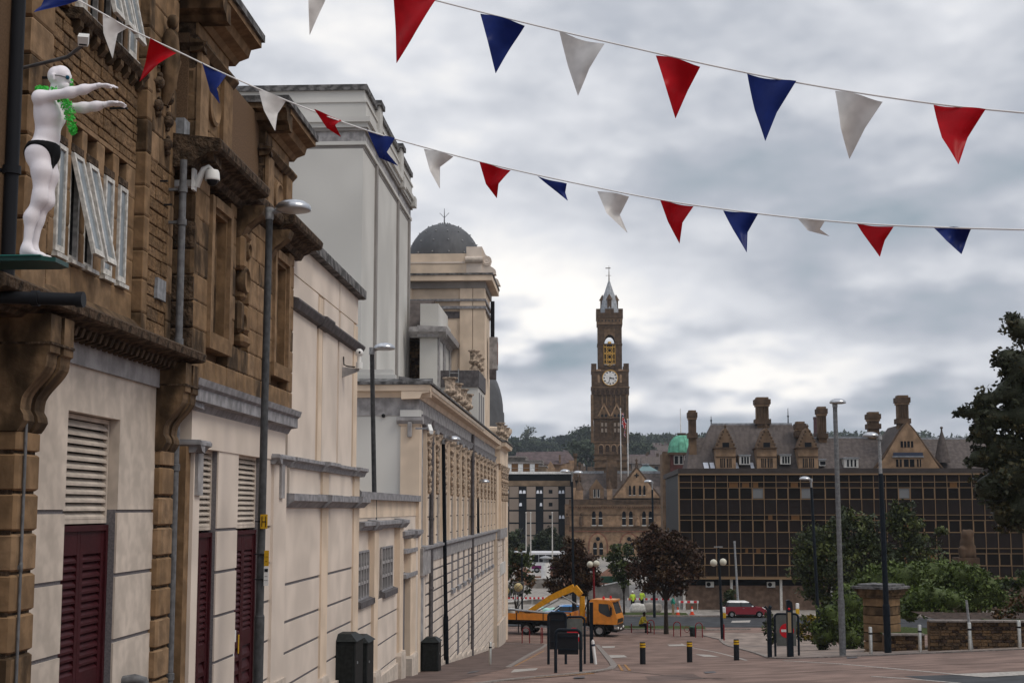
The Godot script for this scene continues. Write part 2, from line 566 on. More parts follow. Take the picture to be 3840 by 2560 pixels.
func _ready() -> void:
	rng.seed = 77
	# camera
	var cam := Camera3D.new()
	cam.name = "camera"
	cam.fov = rad_to_deg(2.0 * atan(1280.0 / F))
	cam.far = 9000.0
	cam.near = 0.1
	cam.position = EYE
	cam.rotation = Vector3(atan(627.0 / F), atan(275.0 / 5370.0), 0)
	add_child(cam)
	cam_b = cam.basis
	# sky, sun, exposure
	var env := Environment.new()
	env.background_mode = Environment.BG_SKY
	var pan := PanoramaSkyMaterial.new()
	pan.panorama = make_sky()
	var sky := Sky.new()
	sky.sky_material = pan
	env.sky = sky
	env.background_energy_multiplier = 1.0
	env.tonemap_mode = Environment.TONE_MAPPER_LINEAR
	env.tonemap_exposure = 1.12
	env.fog_enabled = true
	env.fog_density = 0.00012
	env.fog_light_color = Color(0.80, 0.84, 0.88)
	env.sdfgi_enabled = true
	env.ssao_enabled = true
	env.ssil_enabled = true
	var we := WorldEnvironment.new()
	we.name = "world_environment"
	we.environment = env
	add_child(we)
	var sun := DirectionalLight3D.new()
	sun.name = "sun"
	sun.light_color = Color(1.0, 0.96, 0.9)
	sun.light_energy = 0.4
	sun.light_angular_distance = 25.0
	sun.shadow_enabled = true
	sun.rotation_degrees = Vector3(-52, 62, 0)
	add_child(sun)
	make_materials()
	boxes_ready()
	# the place
	make_ground()
	make_stone_building()
	make_annex()
	make_theatre()
	make_far_town()
	make_city_hall()
	make_office()
	make_victorian()
	# things
	make_plants()
	make_lamps()
	make_street_furniture()
	make_vehicles()
	make_site()
	make_mannequin()
	make_people()
	make_cameras()
	make_bunting()


# ---------- ground ----------
# a sheet over a polygon given in (x, d), lying `up` above the ground
func sheet(poly: PackedVector2Array, up: float, step := 2.0, base := -99.0) -> Geo:
	var g := Geo.new()
	var lo := poly[0]
	var hi := poly[0]
	for p in poly:
		lo = lo.min(p)
		hi = hi.max(p)
	var nx := int(ceil((hi.x - lo.x) / step))
	var nz := int(ceil((hi.y - lo.y) / step))
	for i in nx:
		for j in nz:
			var a := lo + Vector2(i, j) * step
			var cell := PackedVector2Array([a, a + Vector2(step, 0), a + Vector2(step, step), a + Vector2(0, step)])
			for piece in Geometry2D.intersect_polygons(poly, cell):
				var t := Geometry2D.triangulate_polygon(piece)
				for k in range(0, t.size(), 3):
					var q := []
					for m in 3:
						var s: Vector2 = piece[t[k + m]]
						q.append(Vector3(s.x, (ground_y(s.x, s.y) if base < -50.0 else base) + up, -s.y))
					if (q[1] - q[0]).cross(q[2] - q[0]).y < 0.0: g.tri(q[0], q[2], q[1])
					else: g.tri(q[0], q[1], q[2])
	return g

func px_poly(pts: Array) -> PackedVector2Array:
	var r := PackedVector2Array()
	for p in pts:
		var q := on_ground(p[0], p[1])
		r.append(Vector2(q.x, -q.z))
	return r

# a raised band (kerb) along points in (x, d)
func band(pts: PackedVector2Array, w: float, up: float) -> Geo:
	var g := Geo.new()
	var fine := PackedVector2Array()
	for i in pts.size() - 1:
		var n := maxi(1, int(pts[i].distance_to(pts[i + 1]) / 2.0))
		for k in n:
			fine.append(pts[i].lerp(pts[i + 1], float(k) / n))
	fine.append(pts[-1])
	var prev := []
	for i in fine.size():
		var t := (fine[mini(i + 1, fine.size() - 1)] - fine[maxi(i - 1, 0)]).normalized()
		var s := Vector2(t.y, -t.x) * (w / 2.0)
		var a := fine[i] - s
		var b := fine[i] + s
		var ya := ground_y(a.x, a.y)
		var yb := ground_y(b.x, b.y)
		var row := [Vector3(a.x, ya - 0.1, -a.y), Vector3(a.x, ya + up, -a.y), Vector3(b.x, yb + up, -b.y), Vector3(b.x, yb - 0.1, -b.y)]
		if prev:
			for k in 3:
				g.quad(prev[k], row[k], row[k + 1], prev[k + 1])
		else: g.quad(row[0], row[1], row[2], row[3])
		prev = row
	g.quad(prev[3], prev[2], prev[1], prev[0])
	return g

func far_y(x: float, d: float) -> float:   # land beyond the square: flat, then a wooded hillside with a long crest
	if d < 140.0: return ground_y(x, d) - 0.03
	var y := 0.42
	y += 66.0 * smoothstep(420.0, 1500.0, d) + 6.0 * sin(x * 0.004 + 1.0) * smoothstep(700.0, 1500.0, d) + x * 0.012 * smoothstep(700.0, 1400.0, d)
	return y

func make_ground() -> void:
	var g := Geo.new()
	var ds := [-40.0]
	while ds[-1] < 3000.0:
		var d: float = ds[-1]
		ds.append(d + (4.0 if d < 140.0 else (20.0 if d < 400.0 else 90.0)))
	var xs := []
	for i in 41:
		var t := (i - 20) / 20.0
		xs.append(30.0 * t + 1400.0 * t * absf(t) * t * t)
	var rows := []
	for d in ds:
		var line := PackedVector3Array()
		for x in xs:
			line.append(Vector3(x, far_y(x, d) - 0.02, -d))
		rows.append(line)
	var cut := 0
	while ds[cut] < 400.0: cut += 1
	g.grid(rows.slice(0, cut + 1))
	structure("ground", g, M.concrete)
	g = Geo.new()
	g.grid(rows.slice(cut))
	structure("hill", g, M.hill_land)
	# block-paved road surface
	structure("road", sheet(PackedVector2Array([Vector2(-8, -10), Vector2(48, -10), Vector2(48, 80), Vector2(30, 117.5), Vector2(-8, 117.5)]), 0.0, 3.0), M.paving)
	# carriageway of asphalt across the bottom of the street
	structure("asphalt_road", sheet(PackedVector2Array([Vector2(-40, 118.6), Vector2(45, 117.2), Vector2(45, 128.2), Vector2(-40, 129.6)]), 0.004, 4.0), M.asphalt)
	structure("verge", sheet(PackedVector2Array([Vector2(2.5, 115.6), Vector2(9.5, 115.2), Vector2(9.6, 118.2), Vector2(2.5, 118.4)]), 0.05, 2.0), M.lawn)
	structure("verge", sheet(PackedVector2Array([Vector2(-12, 130.6), Vector2(9.2, 130.2), Vector2(9.2, 133.4), Vector2(-12, 133.8)]), 0.05, 2.0), M.lawn)
	# footway in front of the theatre: old dark paving by the wall, newer paving outside it
	var dark := px_poly([[1350, 2640], [1905, 2505], [1922, 2493], [2049, 2416], [1960, 2407]])
	dark.append(Vector2(-7.0, dark[4].y))
	dark.append(Vector2(-8.0, 10.0))
	dark.append(Vector2(-3.4, 10.0))
	dark.append(Vector2(-3.4, dark[0].y))
	structure("pavement", sheet(dark, 0.008, 2.0), M.paving_dark)
	var foot := px_poly([[1700, 2580], [1867, 2556], [2130, 2534], [2292, 2514], [2302, 2500], [2290, 2483], [2240, 2419], [2049, 2416], [1922, 2493], [1905, 2505]])
	structure("pavement", sheet(foot, 0.012, 2.0), M.paving)
	var kerb1 := px_poly([[1700, 2578], [1867, 2555], [2000, 2541], [2130, 2530], [2230, 2519], [2290, 2509], [2303, 2498], [2294, 2484], [2267, 2452], [2240, 2419]])
	structure("kerb", band(kerb1, 0.26, 0.045), M.kerb_stone)
	structure("kerb", band(px_poly([[1905, 2503], [1990, 2452], [2049, 2416]]), 0.22, 0.03), M.kerb_stone)
	structure("kerb", band(px_poly([[1870, 2414], [2050, 2416], [2140, 2417]]), 0.3, 0.03), M.kerb_stone)
	# pale slabs on the garden side with their kerb
	var right := px_poly([[2640, 2384], [2700, 2398], [2765, 2430], [2885, 2468], [2960, 2470], [3160, 2464], [3840, 2436], [4300, 2416]])
	var kerb2 := PackedVector2Array(right)
	right.append(Vector2(34, 74))
	right.append(Vector2(20, 78))
	right.append(Vector2(16, 112))
	right.append(Vector2(9.0, 112))
	structure("pavement", sheet(right, 0.03, 2.0), M.slabs)
	structure("kerb", band(kerb2, 0.2, 0.05), M.kerb_stone)
	structure("kerb", band(PackedVector2Array([Vector2(2.3, 115.0), Vector2(9.6, 114.7), Vector2(13, 115.5)]), 0.3, 0.08), M.kerb_stone)
	structure("kerb", band(PackedVector2Array([Vector2(-40, 130.2), Vector2(8, 129.4), Vector2(45, 128.6)]), 0.3, 0.1), M.kerb_stone)
	# tarred joints, painted lines and bars
	var lines := [[[2110, 2497], [2300, 2494], [2700, 2480]], [[2110, 2418], [2400, 2412], [2880, 2408]], [[2303, 2512], [2500, 2533], [2760, 2552]], [[2550, 2548], [3000, 2522], [3500, 2494], [3900, 2480]], [[2640, 2380], [2860, 2384]]]
	for l in lines:
		structure("road_joint", band(px_poly(l), 0.09, 0.006), M.tar)
	for l in [[[2240, 2421], [2262, 2449], [2290, 2482]], [[2556, 2413], [2680, 2444], [2800, 2476]], [[2940, 2477], [3150, 2489], [3560, 2526], [3700, 2540]], [[3270, 2536], [3420, 2546], [3600, 2562]]]:
		structure("road_marking", band(px_poly(l), 0.12, 0.010), M.road_white)
	for l in [[[2320, 2492], [2334, 2515]], [[2343, 2492], [2362, 2514]], [[1960, 2546], [2225, 2524]], [[1930, 2498], [2040, 2440]]]:
		structure("road_marking", band(px_poly(l), 0.09, 0.014), M.road_yellow)
	for q in [[[2257, 2423], [2308, 2423], [2304, 2429], [2260, 2430]], [[2284, 2457], [2340, 2457], [2354, 2465], [2290, 2468]], [[1928, 2511], [2018, 2506], [2008, 2514], [1915, 2523]], [[2503, 2417], [2560, 2416], [2570, 2422], [2512, 2423]], [[2606, 2453], [2660, 2456], [2700, 2464], [2640, 2463]], [[3560, 2530], [3840, 2518], [3900, 2530], [3690, 2541]], [[2746, 2328], [2816, 2326], [2812, 2334], [2742, 2335]]]:
		structure("road_marking", sheet(px_poly(q), 0.018, 3.0), M.road_white)
	for q in [[[3176, 2465], [3215, 2463], [3217, 2468], [3178, 2470]], [[2150, 2540], [2190, 2537], [2196, 2542], [2154, 2545]], [[2640, 2520], [2680, 2518], [2688, 2524], [2646, 2526]], [[1760, 2520], [1800, 2514], [1790, 2521], [1748, 2528]]]:
		structure("drain_cover", sheet(px_poly(q), 0.02, 3.0), M.dark_trim)
	structure("road_patch", sheet(px_poly([[2420, 2536], [2600, 2526], [2640, 2545], [2440, 2558]]), 0.005, 2.0), M.paving_dark)
	structure("asphalt_patch", sheet(px_poly([[3390, 2536], [3580, 2530], [3900, 2526], [4000, 2575], [3640, 2575]]), 0.006, 2.0), M.asphalt)


# ---------- sandstone building with painted ground floor ----------
# courses of single stones on a street front (front plane x), leaving the holes [d0, d1, y0, y1] free
func courses(parent: Node, called: String, x: float, thick: float, d0: float, d1: float, y0: float, y1: float, hh: Vector2, ll: Vector2, gap: float, mats: Array, holes := [], rough := 0.012, along_x := false) -> void:
	var y := y0
	while y < y1 - 0.03:
		var h := rng.randf_range(hh.x, hh.y)
		if y + h > y1 - 0.06: h = y1 - y
		var spans := [[d0, d1]]
		for q in holes:
			if y < q[3] - 0.02 and y + h > q[2] + 0.02:
				var next := []
				for s in spans:
					if q[1] <= s[0] or q[0] >= s[1]: next.append(s)
					else:
						if q[0] - s[0] > 0.04: next.append([s[0], q[0]])
						if s[1] - q[1] > 0.04: next.append([q[1], s[1]])
				spans = next
		for s in spans:
			var a: float = s[0]
			while a < s[1] - 0.02:
				var l := rng.randf_range(ll.x, ll.y)
				if a + l > s[1] - ll.x * 0.6: l = s[1] - a
				var out := rng.randf_range(-rough, rough)
				var m: Material = mats[rng.randi() % mats.size()]
				if along_x: sb(parent, called, a + gap / 2, a + l - gap / 2, y + gap / 2, y + h - gap / 2, x - out, x + thick, m, true)
				else: sb(parent, called, x - thick, x + out, y + gap / 2, y + h - gap / 2, a + gap / 2, a + l - gap / 2, m, true)
				a += l
		y += h

func louvre(parent: Node, x: float, d0: float, d1: float, y0: float, y1: float, n: int, m: Material, called := "louvre", fr := 0.05) -> Node3D:
	var o := shell(parent, called)
	sb(o, "frame", x - 0.06, x, y0, y0 + fr, d0, d1, m)
	sb(o, "frame", x - 0.06, x, y1 - fr, y1, d0, d1, m)
	sb(o, "frame", x - 0.06, x, y0 + fr, y1 - fr, d0, d0 + fr, m)
	sb(o, "frame", x - 0.06, x, y0 + fr, y1 - fr, d1 - fr, d1, m)
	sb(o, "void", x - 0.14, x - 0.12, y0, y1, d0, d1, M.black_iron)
	var p := (y1 - y0 - 2 * fr) / n
	for i in n:
		var y := y0 + fr + p * i
		var g := Geo.new()
		g.prism(PackedVector2Array([Vector2(x - 0.002, y + 0.004), Vector2(x - 0.002, y + p * 0.34), Vector2(x - 0.075, y + p * 0.92), Vector2(x - 0.075, y + p * 0.66)]), Vector3(0, 0, -(d0 + fr)), Vector3.RIGHT, Vector3.UP, Vector3(0, 0, -(d1 - d0 - 2 * fr)))
		part(o, "slat", g, m)
	return o

func louvred_door(parent: Node, x: float, d0: float, d1: float, y0: float, y1: float) -> Node3D:
	var m: Material = M.maroon
	var o := shell(parent, "door")
	sb(o, "back_panel", x - 0.12, x - 0.06, y0, y1, d0, d1, m)
	sb(o, "frame", x - 0.06, x + 0.03, y0, y1, d0, d0 + 0.07, m)
	sb(o, "frame", x - 0.06, x + 0.03, y0, y1, d1 - 0.07, d1, m)
	sb(o, "frame", x - 0.06, x + 0.03, y1 - 0.07, y1, d0 + 0.07, d1 - 0.07, m)
	var mid := (d0 + d1) / 2
	for s in [[d0 + 0.07, mid - 0.004], [mid + 0.004, d1 - 0.07]]:
		var st := 0.10
		sb(o, "stile", x - 0.06, x, y0, y1 - 0.07, s[0], s[0] + st, m)
		sb(o, "stile", x - 0.06, x, y0, y1 - 0.07, s[1] - st, s[1], m)
		var a: float = s[0] + st
		var b: float = s[1] - st
		var bands := [[y1 - 0.07 - 0.28, y1 - 0.07], [y1 - 2.02, y1 - 1.78], [y0, y0 + 0.14]]
		for q in bands: sb(o, "rail", x - 0.06, x - 0.002, q[0], q[1], a, b, m)
		for q in [[y1 - 1.78, y1 - 0.35, 15], [y0 + 0.14, y1 - 2.02, 10]]:
			if q[1] - q[0] < 0.2: continue
			var p: float = (q[1] - q[0]) / q[2]
			for i in q[2]:
				var y: float = q[0] + p * i
				var g := Geo.new()
				g.prism(PackedVector2Array([Vector2(x - 0.004, y), Vector2(x - 0.004, y + p * 0.3), Vector2(x - 0.055, y + p * 0.95), Vector2(x - 0.055, y + p * 0.66)]), Vector3(0, 0, -a), Vector3.RIGHT, Vector3.UP, Vector3(0, 0, -(b - a)))
				part(o, "slat", g, m)
	return o

# painted wall made of proud panels over dark grooves; ys = groove heights
func panelled(parent: Node, called: String, x: float, d0: float, d1: float, y0: float, y1: float, ys: Array, m: Material, gv := 0.05, proud := 0.025) -> void:
	sb(parent, "groove_wall", x - 0.25, x - proud, y0, y1, d0, d1, M.groove)
	var lo := y0
	var all := ys.duplicate()
	all.sort()
	all.append(y1 + gv / 2)
	for y in all:
		if y - gv / 2 - lo > 0.01: sb(parent, called, x - proud, x, lo, y - gv / 2, d0, d1, m)
		lo = y + gv / 2

func console(parent: Node, d0: float, d1: float, m: Material) -> void:
	var prof := [Vector2(-6.1, 12.02), Vector2(-5.54, 12.02), Vector2(-5.54, 11.62), Vector2(-5.57, 11.60), Vector2(-5.575, 11.55)]
	for i in 9:
		var t := i / 8.0
		prof.append(Vector2(-5.575 - 0.255 * (t * t * (3.0 - 2.0 * t)), 11.52 - 0.42 * t))
	prof.append_array([Vector2(-5.835, 11.03), Vector2(-5.80, 10.97), Vector2(-5.79, 10.91), Vector2(-5.83, 10.84), Vector2(-5.86, 10.80), Vector2(-6.1, 10.80)])
	var o := shell(parent, "console_bracket")
	var w := d1 - d0
	var inner := []
	for p in prof: inner.append(Vector2(p.x - 0.035 if p.x > -6.05 else p.x, p.y))
	mould(o, "scroll", prof, d0, d0 + w * 0.42, m)
	mould(o, "flute", inner, d0 + w * 0.42, d0 + w * 0.58, M.soot_shade)
	mould(o, "scroll", prof, d0 + w * 0.58, d1, m)
	mould(o, "band", [Vector2(-6.1, 11.70), Vector2(-5.525, 11.70), Vector2(-5.525, 11.725), Vector2(-6.1, 11.725)], d0 - 0.008, d1 + 0.008, M.soot_shade)

func casement(parent: Node, x: float, d0: float, d1: float, y0: float, y1: float, open: float) -> void:
	var o := shell(parent, "window")
	# reveal, glass, fixed frame
	var fr := 0.05
	for q in [[y0, y0 + fr, d0, d1], [y1 - fr, y1, d0, d1], [y0 + fr, y1 - fr, d0, d0 + fr], [y0 + fr, y1 - fr, d1 - fr, d1]]:
		sb(o, "frame", x - 0.09, x - 0.03, q[0], q[1], q[2], q[3], M.white_wood)
	sb(o, "pane", x - 0.10, x - 0.09, y0, y1, d0, d1, M.dark_glass)
	mould(o, "sill", [Vector2(x - 0.1, y0 - 0.06), Vector2(x + 0.05, y0 - 0.07), Vector2(x + 0.05, y0 - 0.02), Vector2(x - 0.1, y0)], d0 - 0.04, d1 + 0.04, M.white_wood)
	var s := shell(o, "sash")
	s.position = Vector3(x - 0.02, y1 - 0.02, 0) - org[o]
	s.rotation.z = open
	var h := y1 - y0 - 0.03
	for q in [[-h, -h + 0.075, d0, d1], [-0.055, 0.0, d0, d1], [-h + 0.075, -0.055, d0, d0 + 0.055], [-h + 0.075, -0.055, d1 - 0.055, d1]]:
		sb(s, "sash_rail", -0.02, 0.03, q[0], q[1], q[2], q[3], M.white_wood)
	sb(s, "sash_pane", 0.0, 0.006, -h + 0.07, -0.05, d0 + 0.05, d1 - 0.05, M.pale_glass)

func make_stone_building() -> void:
	mat("pale_glass", C(0.20, 0.23, 0.25), 0.12)
	var b := thing("sandstone_building", "brown sandstone building with cream painted ground floor, maroon louvred doors and scroll brackets", "building", Vector3(-8, 6.6, -20))
	var stones := [M.stone0, M.stone1, M.stone2, M.stone3, M.stone4]
	var ash := [M.ashlar, M.ashlar_b, M.ashlar_c, M.ashlar]
	# --- lower floor, section with the first door
	var cream: Material = M.cream2  # darker cream: the shading of this section is put into the paint
	sb(b, "core_wall", -13, -6.45, 5, 12.4, 12.8, 29.0, M.mortar)
	panelled(b, "render_panel", XW, 15.0, 16.1, 5.5, 9.99, [9.965, 9.17, 8.35, 7.54, 6.75], cream)
	panelled(b, "render_panel", XW, 17.94, 19.5, 5.5, 9.99, [9.975, 9.165, 8.345, 7.54, 6.75], cream)
	sb(b, "render_wall", -6.2, XW, 9.99, 11.68, 15.0, 16.1, cream)
	sb(b, "render_wall", -6.2, XW, 9.99, 11.68, 17.94, 19.5, cream)
	sb(b, "render_wall", -6.2, XW, 11.13, 11.68, 16.1, 17.94, cream)
	sb(b, "fascia_board", XW + 0.003, XW + 0.045, 11.67, 12.1, 15.0, 19.48, M.grey_paint)
	louvre(b, -6.085, 16.1, 17.93, 9.82, 11.12, 12, M.cream2)
	louvred_door(b, -6.085, 16.1, 17.93, 6.2, 9.80)
	# rusticated piers
	for q in [[14.42, 15.04], [19.45, 20.06]]:
		sb(b, "pier_core", -6.4, -5.90, 5.5, 12.0, q[0] + 0.02, q[1] - 0.02, M.soot_shade)
		var y := 5.60
		while y < 10.75:
			sb(b, "quoin_block", -6.4, -5.845, y + 0.02, minf(y + 0.405, 10.80), q[0], q[1], ash[rng.randi() % 4], true)
			y += 0.415
		console(b, q[0] - 0.02, q[1] + 0.03, M.ashlar_b)
	# ledge cornice above the ground floor
	var led := [Vector2(-6.45, 11.98), Vector2(-5.85, 11.98), Vector2(-5.80, 12.02), Vector2(-5.72, 12.03), Vector2(-5.66, 12.07), Vector2(-5.50, 12.08), Vector2(-5.46, 12.10), Vector2(-5.44, 12.19), Vector2(-5.47, 12.22), Vector2(-6.2, 12.38), Vector2(-6.45, 12.38)]
	mould(b, "cornice", led, 13.0, 20.15, M.soot_shade)
	for i in 21:
		var a := 15.3 + i * 0.2
		mould(b, "dentil", [Vector2(-5.86, 11.90), Vector2(-5.70, 11.93), Vector2(-5.66, 12.03), Vector2(-5.86, 12.03)], a, a + 0.09, M.soot_shade)
	mould(b, "weathered_course", [Vector2(-6.42, 12.32), Vector2(-6.05, 12.34), Vector2(-6.30, 12.62), Vector2(-6.42, 12.62)], 13.4, 19.45, M.ashlar_b)
	# --- upper floor: recessed wall with four narrow windows
	var xr := -6.33
	sb(b, "upper_core", -13, xr - 0.14, 12.4, 20, 12.8, 20.9, M.mortar)
	var wins := [[16.42, 16.72, 0.0], [16.92, 17.28, 0.24], [17.46, 17.82, 0.22], [18.12, 18.46, 0.0], [18.70, 19.03, 0.0]]
	var holes := []
	for w in wins: holes.append([w[0], w[1], 13.02, 14.42])
	courses(b, "ashlar_block", xr, 0.14, 16.25, 19.42, 12.55, 14.84, Vector2(0.38, 0.46), Vector2(0.5, 0.95), 0.006, [M.ashlar, M.ashlar_c], holes, 0.002)
	for w in wins:
		casement(b, xr + 0.02, w[0], w[1], 13.06, 14.40, w[2])
		sb(b, "lintel", xr - 0.13, xr + 0.012, 14.41, 14.50, w[0] - 0.03, w[1] + 0.03, M.soot_shade)
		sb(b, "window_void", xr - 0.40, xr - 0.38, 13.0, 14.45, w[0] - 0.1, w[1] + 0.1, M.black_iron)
	courses(b, "rubble_stone", xr, 0.14, 15.9, 16.25, 12.55, 14.84, Vector2(0.12, 0.2), Vector2(0.2, 0.4), 0.014, stones)
	courses(b, "rubble_stone", xr, 0.14, 15.9, 19.42, 14.84, 16.02, Vector2(0.11, 0.19), Vector2(0.18, 0.42), 0.014, stones)
	courses(b, "rubble_stone", xr, 0.14, 15.9, 16.7, 16.14, 18.0, Vector2(0.12, 0.2), Vector2(0.2, 0.4), 0.014, stones)
	# sill course with corbels below the next row of windows
	mould(b, "sill_course", [Vector2(xr - 0.1, 16.02), Vector2(xr + 0.10, 16.03), Vector2(xr + 0.16, 16.10), Vector2(xr + 0.16, 16.16), Vector2(xr - 0.1, 16.2)], 16.7, 19.4, M.soot_shade)
	for i in 9:
		var a := 16.78 + i * 0.31
		mould(b, "corbel", [Vector2(xr - 0.05, 15.86), Vector2(xr + 0.03, 15.88), Vector2(xr + 0.10, 15.96), Vector2(xr + 0.10, 16.03), Vector2(xr - 0.05, 16.03)], a, a + 0.12, M.ashlar_b)
	var wins2 := [[16.85, 17.2, 0.0], [17.35, 17.7, 0.24], [17.85, 18.2, 0.24], [18.35, 18.7, 0.22], [18.85, 19.2, 0.0]]
	for w in wins2:
		casement(b, xr + 0.02, w[0], w[1], 16.28, 17.7, w[2])
		sb(b, "mullion_stone", xr - 0.14, xr + 0.01, 16.2, 18.0, w[1] + 0.0, w[1] + 0.15, M.ashlar)
	sb(b, "mullion_stone", xr - 0.14, xr + 0.01, 16.2, 18.0, 16.7, 16.85, M.ashlar)
	# near quoin strip and the pier at the far end, with carved drops
	courses(b, "quoin_block", -6.2, 0.2, 15.2, 15.9, 12.3, 18.5, Vector2(0.42, 0.5), Vector2(0.7, 0.7), 0.008, ash, [], 0.003)
	sb(b, "side_wall", -9, -6.5, 5.0, 19, 13.0, 14.4, M.soot_shade)
	courses(b, "rubble_stone", -6.2, 0.2, 19.68, 20.6, 12.3, 15.0, Vector2(0.14, 0.22), Vector2(0.25, 0.45), 0.012, stones)
	courses(b, "quoin_block", -6.196, 0.2, 19.44, 19.68, 12.3, 18.6, Vector2(0.4, 0.5), Vector2(0.3, 0.3), 0.008, ash, [], 0.003)
	courses(b, "quoin_block", -6.196, 0.2, 20.6, 20.85, 12.3, 18.6, Vector2(0.4, 0.5), Vector2(0.3, 0.3), 0.008, ash, [], 0.003)
	courses(b, "ashlar_block", -6.198, 0.2, 19.68, 20.6, 15.0, 18.6, Vector2(0.3, 0.42), Vector2(0.4, 0.6), 0.008, ash, [], 0.004)
	for s in [[19.85, 15.7], [20.35, 15.25]]:
		var o := shell(b, "carved_drop")
		for i in 9:
			var g := Geo.new()
			var r := 0.055 + 0.035 * sin(i * 1.9)
			g.ball(Vector3(-6.17, s[1] + i * 0.115, -s[0] + 0.03 * sin(i * 2.3)), Vector3(r, r * 1.1, r), 8, 5)
			part(o, "fruit", g, M.soot_shade)
	var fg := Geo.new()
	fg.tube([Vector3(-6.16, 15.9, -20.1), Vector3(-6.10, 16.2, -20.12), Vector3(-6.07, 16.55, -20.05), Vector3(-6.10, 16.9, -20.1), Vector3(-6.12, 17.05, -20.1)], [0.05, 0.11, 0.15, 0.13, 0.05], 8)
	fg.ball(Vector3(-6.07, 17.16, -20.1), Vector3(0.09, 0.12, 0.09), 8, 6)
	fg.tube([Vector3(-6.08, 16.8, -20.1), Vector3(-6.02, 16.6, -20.28), Vector3(-6.06, 16.35, -20.25)], [0.05, 0.05, 0.04], 6)
	part(b, "carved_figure", fg, M.ashlar_b)
	sb(b, "plaque", -6.2, -6.15, 13.02, 13.32, 20.0, 20.42, M.lead)
	for s in [[20.1, 14.75], [20.35, 14.45], [15.55, 14.9], [18.2, 15.3]]:
		sb(b, "iron_spike", -6.36, -6.08, s[1], s[1] + 0.025, s[0], s[0] + 0.025, M.black_iron)
	make_stone_pavilion(b, ash)

func arch_box(parent: Node, called: String, x0: float, x1: float, y0: float, y1: float, d0: float, d1: float, w: float, m: Material) -> void:  # a moulded surround of four pieces
	sb(parent, called, x0, x1, y0, y1, d0, d0 + w, m)
	sb(parent, called, x0, x1, y0, y1, d1 - w, d1, m)
	sb(parent, called, x0, x1 + 0.01, y1 - w, y1 + 0.005, d0 + w, d1 - w, m)

